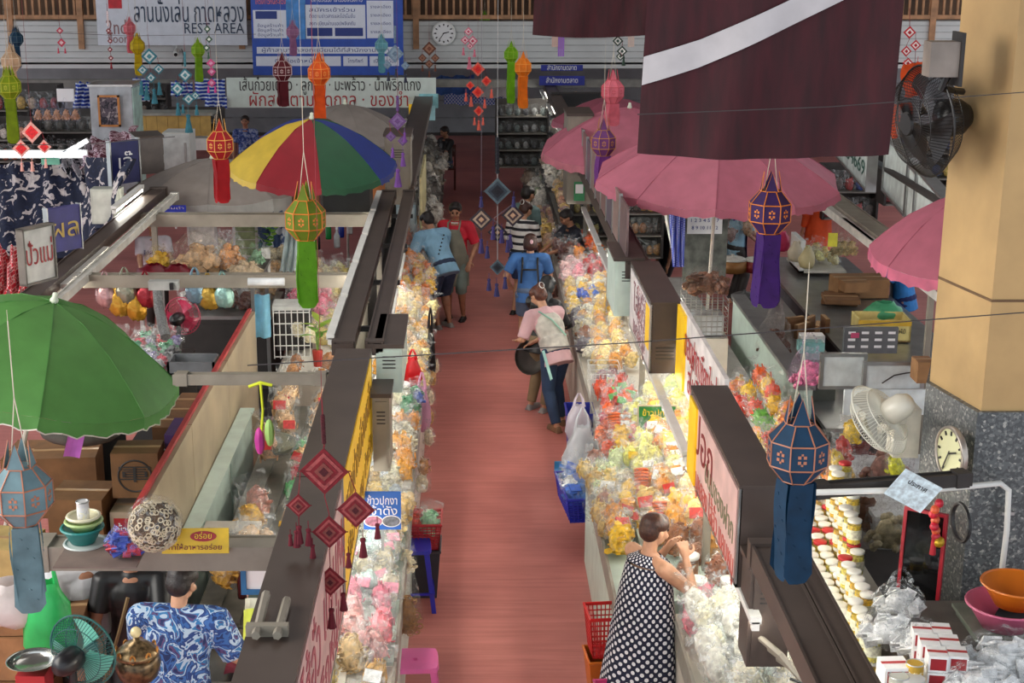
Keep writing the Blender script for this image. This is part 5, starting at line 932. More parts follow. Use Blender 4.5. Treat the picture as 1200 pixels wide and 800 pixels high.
# carrier bags
def carrier(loc, w_, h_, col, label, cover=.55, contents=None, rz=0, foil=False, name='carrier_bag', handles=True, sag=1., hang=True):
    t = T(name, label, 'bag', loc, rz); rnd = random.Random(int(w_ * 1000 + h_ * 77)); n = 20; m = mat(col, .22, .55, bump=.9, bscale=22) if foil else film(col, cover, .25) if cover < .7 else mat(col, .3, trans=.35, bump=.5, bscale=14); rows = [(0, .35), (.05, .75), (.25, 1.0), (.5, .98), (.72, .8), (.86, .55), (1, .42)]
    vs = [(w_ / 2 * a * (1 + (.26 if foil else .14) * rnd.uniform(-1, 1)) * math.cos(2 * PI * j / n), w_ * .36 * a * (1 + .15 * rnd.uniform(-1, 1)) * math.sin(2 * PI * j / n), h_ * z + rnd.uniform(-.01, .01)) for z, a in rows for j in range(n)]
    O('bag_film', MB().add(vs, [(i * n + j, i * n + (j + 1) % n, (i + 1) * n + (j + 1) % n, (i + 1) * n + j) for i in range(len(rows) - 1) for j in range(n)] + [tuple(reversed(range(n)))]), m, t, smooth=True)
    if handles:
        for s in (-1, 1): O('bag_handle', MB().tube([(s * w_ * .2, -.01, h_ * .95), (s * w_ * .15, 0, h_ * 1.15), (s * w_ * .03, 0, h_ * 1.32)], [.018, .012, .008], 5), m, t)
    if contents:
        for k, (c, kd) in enumerate(contents):
            g = MB(); pieces(g, kd, 26, w_ * 1.0, w_ * .7, h_ * .55, random.Random(k)); fillcore(g, w_ * .8, w_ * .5, h_ * .55); O('contents', g, mat(c, .6, var=.25, scale=20), t, loc=(0, 0, .02))
    return t
carrier((1.03, 12.75, .36), .34, .55, (226, 230, 236), 'white carrier bag hanging from the right counter by the blue jeans', cover=.8, contents=[((214, 200, 90), 'puff')], rz=.3); carrier((1.03, 13.2, .62), .24, .35, (226, 220, 230), 'smaller carrier bag above the large white one', cover=.8, rz=.2)
carrier(at(495, 505, z=.55), .16, .45, (226, 170, 200), 'pink carrier bag hanging off the left counter', cover=.8); carrier(at(484, 452, z=.95), .17, .28, (214, 24, 34), 'small red bag on the left counter edge', cover=1.0)
carrier(at(478, 745, z=.55), .2, .5, (230, 226, 216), 'clear bag of brown noodles hanging above the pink stool', cover=.25, contents=[((150, 110, 66), 'ring')]); carrier(at(476, 672, z=.7), .16, .3, (230, 236, 236), 'clear bag hanging above the blue stool', cover=.3, contents=[((214, 200, 160), 'chip')])
carrier(at(699, 610, z=.75), .22, .3, (214, 232, 232), 'pale bag hanging above the red basket', cover=.5); carrier(at(505, 445, z=.6), .1, .6, (40, 34, 34), 'narrow dark sack hanging beside the pink bag', cover=1.0)

# ================= furniture and fittings =================
def stool(loc, rz, c, label, s=.3, h=.46):
    t = T('plastic_stool', label, 'stool', loc, rz); m = mat(c, .35, var=.05); a = s / 2
    n = 24; ho = [(.02 * math.cos(2 * PI * k / n), .02 * math.sin(2 * PI * k / n)) for k in range(n)]
    def sq(k, r): x, y = math.cos(2 * PI * k / n), math.sin(2 * PI * k / n); q = r / (abs(x) ** 8 + abs(y) ** 8) ** .125; return (x * q, y * q)
    g = MB(); vs = [(*sq(k, a), h - .03) for k in range(n)] + [(*sq(k, a * .97), h) for k in range(n)] + [(x, y, h - .004) for x, y in ho] + [(x, y, h - .03) for x, y in ho]
    g.add(vs, [(i * n + k, i * n + (k + 1) % n, (i + 1) * n + (k + 1) % n, (i + 1) * n + k) for i in range(3) for k in range(n)]); O('seat', g, m, t)
    for sx, sy in ((-1, -1), (1, -1), (1, 1), (-1, 1)):
        g = MB(); p, q = Vector((sx * a * .86, sy * a * .86, h - .02)), Vector((sx * (a + .03), sy * (a + .03), 0)); w_ = .035
        g.add([p + Vector((-w_ * sx * 1.2, 0, 0)), p, p + Vector((0, -w_ * sy * 1.2, 0)), q + Vector((-w_ * sx, 0, 0)), q, q + Vector((0, -w_ * sy, 0)), p + Vector((-w_ * sx, -.01 * sy, 0)), p + Vector((-.01 * sx, -w_ * sy, 0)), q + Vector((-w_ * sx, -.01 * sy, 0)), q + Vector((-.01 * sx, -w_ * sy, 0))],
              [(0, 1, 4, 3), (1, 2, 5, 4), (6, 7, 9, 8), (0, 3, 8, 6), (2, 7, 9, 5), (3, 4, 5, 9, 8)]); O('leg', g, m, t)
    for k in range(4):
        q = a + .012; x0, y0 = [(-q, -q), (q, -q), (q, q), (-q, q)][k]; x1, y1 = [(q, -q), (q, q), (-q, q), (-q, -q)][k]; O('cross_rail', MB().tube([(x0, y0, .16), (x1, y1, .16)], .012, 4), m, t)
    return t
stool(at(484, 708, z=0), .06, (34, 38, 168), 'blue plastic stool in the aisle beside the left counter', h=.52); stool(at(487, 843, z=0), .05, (232, 110, 176), 'pink plastic stool at the bottom edge beside the left counter', s=.32)
def fan(loc, rot, r, cage, blade, motor, label, n=40, stand=None, bl=3, depth=.13):
    """cage axis along local -Y (air side)"""
    t = T('electric_fan', label, 'fan', loc, rot=rot); cm = mat(cage, .4, var=.05); g = MB(); g2 = MB()
    for k in range(n):
        a = 2 * PI * k / n; c, s = math.cos(a), math.sin(a)
        g.tube([(c * .2 * r, -depth * .55, s * .2 * r), (c * .75 * r, -depth * .5, s * .75 * r), (c * r, 0, s * r)], .0022 if n < 50 else .002, 3); g2.tube([(c * r, 0, s * r), (c * .75 * r, depth * .5, s * .75 * r), (c * .25 * r, depth * .55, s * .25 * r)], .0022, 3)
    O('front_grille', g, cm, t); O('rear_grille', g2, cm, t)
    for q, y in ((1, 0), (.75, -depth * .5), (.45, -depth * .53), (.75, depth * .5)): O('grille_ring', MB().tube([(q * r * math.cos(a), y, q * r * math.sin(a)) for a in [i * PI / 16 for i in range(32)]], .006 if q == 1 else .003, 5, close=True), cm, t)
    O('hub_badge', MB().lathe([(.22 * r, 0), (.2 * r, .012)], 16), cm, t, loc=(0, -depth * .56, 0), rot=(PI / 2, 0, 0)); bm = mat(blade, .3, var=.03, alpha=1)
    for k in range(bl):
        def BF(u, v): a = (u - .5) * 1.3 * (.7 + .3 * v); rr = r * (.12 + .74 * v); return Vector((rr * math.cos(a), (u - .5) * .07, rr * math.sin(a)))
        O('blade', MB().grid(BF, 6, 5), bm, t, rot=(0, 2 * PI * k / bl + .3, 0), smooth=True)
    O('motor_housing', MB().lathe([(0, -.02), (.3 * r, 0), (.34 * r, .04), (.32 * r, .12), (.2 * r, .17), (0, .175)], 18, cap=False), mat(motor, .35, var=.04), t, loc=(0, depth * .5, 0), rot=(-PI / 2, 0, 0), smooth=True)
    if stand is not None: O('neck', MB().tube([(0, depth * .8, -.02), (0, depth * .9, -stand)], .022, 10), mat(motor, .35, var=.04), t)
    return t
p = at(97, 762, z=1.35); fan(p, (0, 0, PI - .35), .21, (40, 92, 90), (110, 190, 170), (26, 26, 30), 'dark green desk fan seen from behind at the bottom left', stand=.4, n=60)
p = at(214, 370, z=1.5); fan(p, (0, 0, 2.9), .19, (190, 70, 96), (214, 50, 96), (24, 24, 28), 'pink fan with black motor below the middle crossbeam', stand=.35)
p = at(1030, 492, Y=8.5); f_ = fan(p, Vector((-.62, .42, -.66)).to_track_quat('-Y', 'Z').to_euler(), .235, (222, 220, 206), (206, 204, 196), (206, 200, 184), 'white wall fan on the column beside the teal lantern', n=64)
t = T('fan_bracket', 'cream wall bracket box holding the white fan on the column', 'bracket', (2.84, 8.95, 2.2)); O('casing', B(-.16, .0, -.06, .1, -.2, .12), mat((206, 200, 184), .4), t); O('arm', MB().tube([(-.1, 0, .02), (-.28, -.1, .0), (p.x + .14 - 2.84, p.y - 8.95, p.z - 2.2)], .03, 8), mat((206, 200, 184), .4), t)
for i in range(3): O('button', B(-.17, -.16, -.03 + i * .03, -.015 + i * .03, .03, .045), dark, t)
DR = lambda *d: Vector(d).to_track_quat('-Y', 'Z').to_euler()
p = at(1084, 142, Y=8.6); fan(p, DR(-.95, -.22, -.1), .32, (28, 26, 26), (44, 36, 34), (34, 32, 32), 'big black cage fan high on the column beside the large banner', n=90, depth=.2)
t = T('fan_control_box', 'grey metal control box and bracket high on the column', 'box', at(1116, 70, Y=8.35)); O('casing', B(-.14, .02, -.06, .08, -.09, .1), mat((150, 138, 128), .5), t); O('wall_plate', B(.02, .04, -.08, .1, -.14, .15), dark, t); O('arm', MB().tube([(-.02, 0, -.09), (-.04, .02, -.16), (p.x + .2 - t.location.x, p.y - t.location.y, -.2)], .02), black, t)
# clock on the column flank
t = T('wall_clock', 'round silver rimmed clock on the left face of the column', 'clock', at(1117, 531, X=2.85), rot=Vector((-.98, -.2, 0)).to_track_quat('-Y', 'Z').to_euler())
O('rim', MB().lathe([(.16, -.005), (.165, .01), (.162, .03), (.15, .035), (.148, .02)], 28, cap=False), mat((180, 170, 160), .3, .7), t, rot=(PI / 2, 0, 0), smooth=True); O('dial', disc(.15, .02), mat((214, 214, 170), .5, var=.03), t, rot=(PI / 2, 0, 0))
for i in range(12): O('hour_mark', B(-.006, .006, -.026, -.02, .11, .135), blk, t, rot=(0, i * PI / 6, 0))
O('hour_hand', B(-.005, .005, -.03, -.026, -.01, .08), blk, t, rot=(0, 1.2, 0)); O('minute_hand', B(-.004, .004, -.034, -.03, -.02, .12), blk, t, rot=(0, 3.6, 0))
t = T('water_pipe', 'white water pipe bending down over the grey column tiles', 'pipe'); O('pipe', MB().tube([at(950, 577, Y=7.6), at(1100, 573, Y=7.9), at(1172, 566, Y=8.1), at(1182, 574, Y=8.12), at(1180, 620, Y=8.12), at(1172, 684, Y=8.12)], .018, 8), white, t, smooth=True); O('clip', MB().cbox(at(1180, 600, Y=8.15), .07, .05, .02), steel, t)
beam(at(950, 569, Y=7.75), at(1135, 567, Y=7.95) , .05, .05, dark, 'dark rail behind the white water pipe')
def ring_(c, r, th, m, label, name, rx=1., rot=(PI / 2, 0, 0), turns=1):
    return O(name, MB().tube([(r * math.cos(a) * rx, r * math.sin(a), 0) for a in [i * PI / 12 for i in range(24)]], th, 6, close=True), m, loc=c, rot=rot, label=label, cat='cable')
ring_(at(1126, 612, X=2.84), .11, .012, black, 'black cable loop hung on the column below the clock', 'cable_loop', rot=(PI / 2, 0, D2(-83)))
# mirror
t = T('mirror', 'narrow mirror with red frame leaning on the column', 'mirror', at(1080, 655, Y=8.3), rot=(-.05, 0, D2(-35))); w2, h2 = .11, .29
O('glass_sheet', B(-w2, w2, -.004, .004, -h2, h2), mat((60, 62, 66), .05, .9, var=0), t); O('frame', MB().box(-w2 - .02, -w2, -.015, .015, -h2 - .02, h2 + .02).box(w2, w2 + .02, -.015, .015, -h2 - .02, h2 + .02).box(-w2, w2, -.015, .015, h2, h2 + .02).box(-w2, w2, -.015, .015, -h2 - .02, -h2), mat((160, 20, 40), .4), t)
t = T('red_charm', 'hanging red charm with gold ball beside the mirror', 'ornament', at(1098, 590, Y=8.2))
for i in range(7): O('red_bead', MB().sph((jit(R, .02), jit(R, .015), -i * .035), .028, n=8, m=6), mat([(190, 24, 50), (210, 90, 50)][i % 2], .4), t)
O('gold_ball', MB().sph((.03, 0, -.24), .035, n=10, m=8), mat((200, 160, 40), .3, .5), t); O('tassel', MB().lathe([(.012, 0), (.02, -.12), (0, -.12)], 8, cap=False), mat((170, 20, 40), .7), t, loc=(0, 0, -.2))
# notice paper on the rail
t = T('paper_notice', 'pale blue printed sheet hanging over the rail beneath the white fan', 'paper', at(1070, 575, Y=7.7), rot=(.3, .5, 0)); O('sheet', B(-.12, .12, -.002, .002, -.1, .1), mat((200, 216, 226), .6, var=.2, scale=30), t); text('ประกาศ', .04, blk, t, (0, -.004, .04))
# buckets on a cabinet at the right edge
t = T('cabinet', 'grey green cabinet under the orange and pink basins', 'cabinet', at(1182, 735, z=1.42)); O('carcass', B(-.2, .3, -.2, .3, -1.42, -.02), mat((96, 102, 92), .6), t); O('top', B(-.22, .32, -.22, .32, -.02, 0), mat((110, 116, 104), .6), t); O('door', B(-.18, .28, -.215, -.2, -1.36, -.06), mat((90, 96, 88), .6), t)
def bowl(loc, r, h, c, label, name='basin', cat='basin', r0=.6, rough=.4, metal=0):
    t = T(name, label, cat, loc); m = mat(c, rough, metal, var=.05); O('bowl', MB().lathe([(0, .003), (r * r0, .003), (r * .97, h * .95), (r, h), (r * .96, h), (r * (r0 - .04), .015), (0, .012)], 28, cap=False), m, t, smooth=True)
    O('rim', MB().tube([(r * 1.01 * math.cos(a), r * 1.01 * math.sin(a), h) for a in [i * PI / 14 for i in range(28)]], .008, 6, close=True), m, t); return t
cl = t.location.copy(); bowl(cl + Vector((-.02, .02, .0)), .215, .14, (206, 100, 136), 'pink plastic basin under the orange one at the right edge'); bowl(cl + Vector((.03, .02, .13)), .19, .13, (206, 110, 24), 'orange plastic basin at the right edge')
# bowls on the nearest crossbeam
b0 = at(99, 640, z=2.26); bowl(b0 + Vector((0, .02, 0)), .1, .012, (190, 200, 196), 'pale plate under the teal bowls on the nearest crossbeam', name='plate', cat='plate', r0=.7)
bowl(b0 + Vector((-.01, .02, .015)), .1, .08, (40, 132, 128), 'teal bowl on the nearest crossbeam', name='bowl', cat='bowl'); bowl(b0 + Vector((.0, .02, .075)), .088, .055, (170, 196, 130), 'pale green bowl stacked in the teal bowl', name='bowl', cat='bowl'); bowl(b0 + Vector((.0, .02, .115)), .078, .04, (226, 222, 190), 'cream bowl on top of the stacked bowls', name='bowl', cat='bowl'); can(b0 + Vector((0, .02, .13)), 'clear tumbler standing in the cream bowl', (220, 220, 220), (200, 200, 200), r=.03, h=.1, name='tumbler')
t = T('corrugated_board', 'flat grey board lying under the bowls on the crossbeam', 'board', at(112, 662, z=2.27)); O('sheet', B(-.2, .2, -.02, .3, -.008, 0), mat((120, 104, 96), .7), t)
carrier(at(147, 650, z=2.28), .2, .16, (120, 140, 220), 'translucent blue bag lying on the nearest crossbeam', cover=.6, contents=[((190, 60, 70), 'square'), ((60, 80, 170), 'square')], handles=False)
t = T('noodle_ball_bag', 'round bag packed with brown and white ring snacks on the nearest crossbeam', 'snack bag', at(181, 616, z=2.42)); g = MB(); rnd = random.Random(4)
for k in range(260):
    v = Vector((rnd.gauss(0, 1), rnd.gauss(0, 1), rnd.gauss(0, 1))).normalized(); c = v * .125; q = v.to_track_quat('Z', 'Y').to_matrix(); g.tube([c + q @ Vector((.013 * math.cos(a), .013 * math.sin(a), 0)) for a in [i * PI / 3 for i in range(6)]], .004, 3, close=True)
o = O('ring_snacks', g, mat((206, 190, 160), .6, var=.3), t, kind='stuff'); O('packed_mass', MB().sph((0, 0, 0), .12, n=16, m=10), mat((92, 70, 50), .7, var=.4, scale=30), t, smooth=True); O('wrapper', MB().sph((0, 0, .01), .142, .142, .145, 18, 12), film(cover=.3), t, smooth=True)
t = T('yellow_sign', 'yellow tin sign with red oval on the nearest crossbeam', 'sign', at(229, 634, z=2.3), rot=(-.25, 0, .02)); O('plate', B(-.165, .165, -.004, .004, -.06, .065), mat((232, 190, 20), .35), t); O('red_oval', MB().lathe([(.065, 0), (.065, .004)], 20, sy=.4), redm, t, loc=(.04, -.004, .025), rot=(PI / 2, 0, 0)); text('อร่อย', .04, yelm, t, (.04, -.012, .027)); text('ทำให้อาหารอร่อย', .035, dkred, t, (0, -.008, -.03), wid=.26)
# ---- cartons
def carton(loc, rz, w_, d, h, label, c=None, print_=None, pm=None, flap=False, panel=None):
    t = T('carton', label, 'carton', loc, rz); m = c or card; O('box_body', B(-w_ / 2, w_ / 2, -d / 2, d / 2, 0, h), m, t)
    for s in (-1, 1): O('flap', MB().add([(-w_ / 2, s * .003, h + .004), (w_ / 2, s * .003, h + .004), (w_ / 2, s * d / 2, h + .002), (-w_ / 2, s * d / 2, h + .002), (-w_ / 2, s * .003, h), (w_ / 2, s * .003, h), (w_ / 2, s * d / 2, h - .001), (-w_ / 2, s * d / 2, h - .001)], [(0, 1, 2, 3), (7, 6, 5, 4), (0, 4, 5, 1), (1, 5, 6, 2), (2, 6, 7, 3), (3, 7, 4, 0)]), m, t)
    O('tape', B(-w_ / 2 - .001, w_ / 2 + .001, -.02, .02, h + .003, h + .006), mat((176, 140, 100), .3), t)
    if panel: O('printed_panel', B(-w_ * .42, w_ * .42, -d / 2 - .003, -d / 2, h * .2, h * .85), mat(panel, .6), t)
    if print_: text(print_, h * .4, pm or dark, t, (0, -d / 2 - .006, h * .52), wid=w_ * .7)
    return t
cy = 10.35
carton((-2.42, cy, 1.22), .03, .34, .3, .34, 'carton with a round black emblem at the top of the stack under the green parasol', c=card2, print_='軍', pm=dark)
O('ring_print', MB().tube([(.12 * math.cos(a), -.152, .17 + .12 * math.sin(a)) for a in [i * PI / 12 for i in range(24)]], .007, 5, close=True), dark, [o for o in COL.objects if o.name.startswith('carton')][0])
carton((-2.42, cy - .1, .85), .0, .34, .32, .3, 'pale carton with a red printed panel beneath the emblem carton', c=mat((170, 150, 130), .7), print_='ข้าวแต๋น', pm=whm, panel=(170, 40, 40)); carton((-2.42, cy - .1, .5), .05, .36, .34, .34, 'plain brown carton under the red printed carton', c=card2); carton((-2.42, cy - .05, 0), .05, .4, .4, .49, 'large brown carton on the floor under the printed stack', c=card2)
carton((-2.82, cy - .1, .9), -.05, .4, .4, .36, 'dark brown carton left of the emblem carton', c=card2); carton((-2.82, cy - .1, .45), -.02, .42, .42, .44, 'brown carton below the dark brown one', c=card); carton((-2.82, cy - .1, 0), 0, .44, .44, .44, 'bottom carton of the left stack under the green parasol', c=card2)
carton((-2.75, 9.4, .62), .1, .5, .4, .4, 'wide open brown carton in front of the stacks', c=card); carton((-2.75, 9.4, 0), .1, .5, .45, .6, 'carton standing under the wide brown one', c=card2); carton((-3.15, 9.5, .7), -.2, .36, .4, .5, 'yellowish carton beside the pink papers', c=mat((176, 150, 96), .8))
for k in range(3): carton((-2.28, 11.1 + k * .42, .9 - k * .05), 0, .3, .38, .62, ['nearest', 'middle', 'furthest'][k] + ' of the tall cartons with violet print along the partition', c=card2, print_='ข้าวแต๋น' if not k else None, pm=mat((150, 110, 190), .5)); carton((-2.28, 11.1 + k * .42, .1), 0, .3, .38, .75 - k * .05, ['nearest', 'middle', 'furthest'][k] + ' bottom carton along the partition', c=card2)
t = T('violet_box', 'violet printed box face beside the emblem carton', 'box', (-2.22, 10.55, 1.32)); O('box_body', B(-.02, .08, -.1, .3, 0, .3), mat((72, 40, 100), .6), t); text('ของดี', .13, whm, t, (-.01, -.106, .16), wid=.08)
for k in range(2): p = at(64 + k * 10, 505 + k * 30, Y=9.6); O('pink_paper', MB().grid(lambda u, v: Vector((.02 * u + .1 * u, .03 * math.sin(u * 3), .2 * v)), 4, 4), mat((206, 110, 206), .7), loc=p, rot=(0, .3 * k, .6), label=['upright pink paper bag beside the yellowish carton', 'folded pink paper under the upright one'][k], cat='paper')
t = T('grey_sack', 'grey fabric bundle hanging under the green parasol', 'bundle', at(95, 505, Y=10.4)); O('cloth', MB().sph((0, 0, 0), .3, .2, .1, 16, 10), mat((90, 86, 80), .8, var=.2), t, smooth=True)
# bottom left: boxes, bags, scale, urn
carton(at(8, 745, z=1.0) + Vector((0, .2, 0)), .05, .5, .4, .18, 'open carton at the bottom left corner under the white sack', c=card); carton(at(8, 745, z=1.0) + Vector((0, .2, -.3)), .0, .5, .42, .29, 'carton under the open one at the bottom left corner', c=card); carton(at(8, 745, z=1.0) + Vector((0, .2, -1.0)), .02, .52, .44, .69, 'tall carton at the base of the bottom left stack', c=card2)
carton(at(58, 735, z=1.15) + Vector((0, .3, -.3)), .1, .3, .4, .3, 'brown carton behind the green carrier bag', c=card2)
t = carrier(at(10, 738, z=1.22) + Vector((0, .1, 0)), .42, .27, (226, 216, 214), 'white sack lying on the bottom left carton', cover=1., handles=False); carrier(at(62, 775, z=1.0), .3, .52, (60, 200, 110), 'bright green carrier bag beside the dark green fan', cover=.85)
sc_ = T('weighing_scale', 'round steel pan of a weighing scale at the bottom left', 'scale', at(40, 790, z=1.25)); O('pan', MB().lathe([(0, 0), (.08, .005), (.14, .04), (.145, .042), (.08, .012), (0, .008)], 24, cap=False), mat((190, 190, 186), .2, .9), sc_, loc=(0, 0, .05), smooth=True); O('body', MB().box(-.08, .08, -.08, .08, -.3, .03), redm, sc_); O('dial', disc(.07, .01), whm, sc_, loc=(0, -.08, -.12), rot=(PI / 2, 0, 0))
ur = T('ornate_urn', 'dark ornate metal urn with a clear knob before the blue patterned shirt', 'urn', at(163, 800, z=1.1)); O('body', MB().lathe([(.06, 0), (.11, .05), (.13, .12), (.12, .16), (.1, .18)], 20), mat((90, 74, 54), .3, .7, var=.4, scale=30), ur, smooth=True); O('lid', MB().lathe([(.125, .18), (.12, .2), (.06, .25), (.02, .27), (.018, .29)], 20), mat((130, 110, 80), .3, .7, var=.4, scale=40), ur, smooth=True); O('knob', MB().sph((0, 0, .315), .032, n=12, m=8), mat((226, 210, 160), .1), ur, smooth=True)
for k in range(8): O('scroll', MB().tube([(.115 * math.cos(k * PI / 4 + .12 * math.cos(a)), .115 * math.sin(k * PI / 4 + .12 * math.cos(a)), .2 + .025 * math.sin(a)) for a in [i * PI / 4 for i in range(8)]], .006, 5, close=True), gold, ur)
tb = T('steel_table', 'steel topped table the patterned shirt leans on', 'table', (-1.5, 8.2, 0)); O('tabletop', B(-.3, .3, 0, .85, .77, .8), mat((150, 152, 150), .25, .8, var=.15), tb); O('edge_rail', B(-.31, .31, -.012, 0, .74, .81), steel, tb)
for x in (-.27, .27):
    for y in (.04, .8): O('leg', B(x - .02, x + .02, y - .02, y + .02, 0, .77), steel, tb)
cb = T('wood_drawers', 'small pale drawer unit behind the steel table', 'cabinet', at(262, 690, z=.82) + Vector((0, .45, -.02))); O('carcass', B(-.2, .2, -.1, .1, 0, .3), offw, cb)
for k in range(2): O('drawer', B(-.17, .17, -.115, -.1, .03 + k * .14, .14 + k * .14), mat((110, 112, 110), .4), cb)
O('cloth_strip', MB().grid(lambda u, v: Vector((.12 * u, .5 * v, .012 * math.sin(v * 9 + u * 3))), 6, 12), mat((116, 16, 46), .8), loc=at(262, 790, z=.84), label='folded dark crimson cloth on the steel table', cat='cloth')
for i, (px, py, c_, lb) in enumerate(((284, 700, (70, 20, 20), 'dark sauce bottle by the blue framed sheet'), (293, 738, (220, 226, 90), 'yellow green bottle beside the box sign at the bottom'), (197, 790, (210, 220, 220), 'clear glass before the patterned shirt'))):
    t = T('bottle', lb, 'bottle', at(px, py, z=.95)); O('body', MB().lathe([(.03, 0), (.032, .02), (.032, .12), (.012, .17), (.012, .2)], 12), mat(c_, .25), t, smooth=True); O('cap', MB().lathe([(.014, .195), (.014, .215)], 10), mat((230, 226, 220), .4), t)
for k in range(6): O('folder', MB().grid(lambda u, v: Vector((.16 * u, .05 * v + .02 * math.sin(u * 4 + k), .3 * v)), 4, 4), mat([(214, 226, 90), (226, 226, 214), (60, 80, 70), (236, 240, 150), (190, 110, 40), (220, 220, 230)][k], .5), loc=at(284 + k * 4, 775 - 14 * k, z=1.0), rot=(0, .25, .9), label=['yellow plastic folder', 'white plastic folder', 'dark green folder', 'pale yellow folder', 'orange folder', 'white blue folder'][k] + ' leaning against the nearest box sign', cat='folder')
t, w2, h2 = board('framed_notice', 'blue bordered notice sheet left of the nearest box sign', 'notice', (288, 662), (318, 690), 7.6, whm, .01, mat((30, 100, 150), .5))
# ---- price signs
def psign(px, py, Y, w_, h_, c, lines, tm, label, frame=None, rot=(-.15, 0, 0), extra=None):
    t = T('price_sign', label, 'sign', at(px, py, Y=Y), rot=rot); O('card', B(-w_ / 2, w_ / 2, 0, .01, -h_ / 2, h_ / 2), mat(c, .4, var=.04), t)
    if frame: O('frame', MB().box(-w_ / 2 - .012, w_ / 2 + .012, -.006, .014, h_ / 2, h_ / 2 + .012).box(-w_ / 2 - .012, w_ / 2 + .012, -.006, .014, -h_ / 2 - .012, -h_ / 2).box(-w_ / 2 - .012, -w_ / 2, -.006, .014, -h_ / 2, h_ / 2).box(w_ / 2, w_ / 2 + .012, -.006, .014, -h_ / 2, h_ / 2), frame, t)
    for i, s in enumerate(lines): text(s, h_ * .3, tm, t, (0, -.004, h_ * .25 - i * h_ * .27), wid=w_ * .8)
    if extra: extra(t, w_, h_)
    O('stake', B(-.01, .01, .01, .02, -h_ / 2 - .15, -h_ / 2), steel, t); return t
def fruit(t, w_, h_): O('pink_cake_print', MB().lathe([(.045, 0), (.045, .004)], 18, sy=.8), mat((190, 110, 150), .5), t, loc=(-w_ * .22, 0, -h_ * .2), rot=(PI / 2, 0, 0)); O('orange_print', MB().lathe([(.05, 0), (.05, .004)], 18, sy=.5), mat((226, 150, 60), .5), t, loc=(w_ * .3, 0, -h_ * .25), rot=(PI / 2, 0, 0))
def ovals(t, w_, h_):
    for s, c in ((-1, (170, 110, 130)), (1, (110, 112, 120))): O('oval_rim', MB().lathe([(.065, 0), (.065, .003)], 22, sy=.62), whm, t, loc=(s * w_ * .24, 0, -h_ * .28), rot=(PI / 2, 0, 0)); O('oval_print', MB().lathe([(.057, 0), (.057, .006)], 22, sy=.6), mat(c, .5, var=.3, scale=40), t, loc=(s * w_ * .24, 0, -h_ * .28), rot=(PI / 2, 0, 0))
psign(770, 492, 12.35, .32, .24, (34, 130, 54), ['ข้าวปุกงา'], yelm, 'green price sign with yellow writing among the golden snacks', frame=mat((200, 190, 160), .4), extra=fruit)
psign(448, 598, 9.35, .25, .26, (26, 96, 190), ['ข้าวปุกงา', 'เจ้าดัง'], whm, 'blue price sign with white writing on the left counter', extra=ovals)
psign(205, 247, 17.2, .26, .13, (30, 60, 214), ['ส้มตำ'], whm, 'small bright blue sign under the grey parasol', rot=(0, 0, 0))
# ---- left far: two tilted signs, machine, navy floral cloth etc.
t = T('tilted_sign', 'white sign with large red writing at the left edge', 'sign', at(46, 298, Y=11.9), rot=(0, 0, D2(60))); t.scale = (.8, .8, .9); O('board', B(-.2, .2, 0, .06, -.24, .24), mat((214, 212, 206), .5), t); O('frame', MB().box(-.22, -.2, -.02, .08, -.26, .26).box(.2, .22, -.02, .08, -.26, .26).box(-.22, .22, -.02, .08, .24, .26).box(-.22, .22, -.02, .08, -.26, -.24), mat((110, 104, 96), .5), t); text('ปั๋วแม่', .26, redm, t, (0, -.008, 0), wid=.36)
t = T('tilted_sign', 'violet blue sign with yellow writing beside the white and red sign', 'sign', at(76, 268, Y=13.2), rot=(0, 0, D2(50))); O('board', B(-.17, .17, 0, .05, -.2, .2), mat((60, 58, 120), .5), t); O('frame', MB().box(-.18, -.17, -.01, .06, -.21, .21).box(.17, .18, -.01, .06, -.21, .21), steel, t); text('ผล', .24, mat((190, 160, 80), .5, var=0), t, (0, -.008, 0), wid=.28)
t = T('tilted_sign', 'dark blue sign with white writing left of the grey parasol', 'sign', at(147, 190, Y=17.5), rot=(0, 0, D2(50))); O('board', B(-.2, .2, 0, .05, -.25, .25), mat((34, 38, 90), .5), t); O('frame', MB().box(-.22, -.2, -.01, .06, -.27, .27).box(.2, .22, -.01, .06, -.27, .27), steel, t); text('เจ๊', .24, whm, t, (0, -.008, 0), wid=.2)
nvf = pattern('floral', ((28, 34, 58), (28, 34, 58), (34, 42, 70), (28, 34, 58), (200, 190, 190), (220, 212, 206)), 5.5, trans=.1)
def cloth(p0, p1, p2, p3, m, label, amp=.04, name='hanging_cloth', cat='cloth', n=24):
    """p0 top left, p1 top right, p2 bottom right, p3 bottom left"""
    o = p0.copy(); nn = (p1 - p0).cross(p3 - p0).normalized()
    def FN(u, v): return (p0.lerp(p1, u).lerp(p3.lerp(p2, u), v) - o) + nn * (amp * math.sin(u * 17 + v * 3) + amp * .5 * math.sin(u * 37 + 2 - v * 4))
    t = T(name, label, cat, o); O('cloth', MB().grid(FN, n * 2, n), m, t, smooth=True); O('hem', MB().tube([FN(u / 12, 1) for u in range(13)], .008, 5), m, t); return t
cloth(at(-10, 192, Y=21), at(100, 186, Y=21), at(112, 300, Y=20), at(-10, 302, Y=20), nvf, 'navy cloth with pale flowers hung behind the masked man')
cloth(at(96, 184, Y=20.2), at(160, 186, Y=17), at(126, 262, Y=16.5), at(104, 300, Y=19.6), nvf, 'second navy floral cloth angled towards the grey parasol', amp=.08)
cloth(at(100, 172, Y=21.5), at(166, 150, Y=20), at(158, 178, Y=19), at(96, 200, Y=20.5), pattern('floral', ((96, 30, 52), (96, 30, 52), (214, 190, 200), (120, 50, 70), (220, 200, 206)), 9), 'maroon and white patterned cloth draped above the navy cloth', amp=.1)
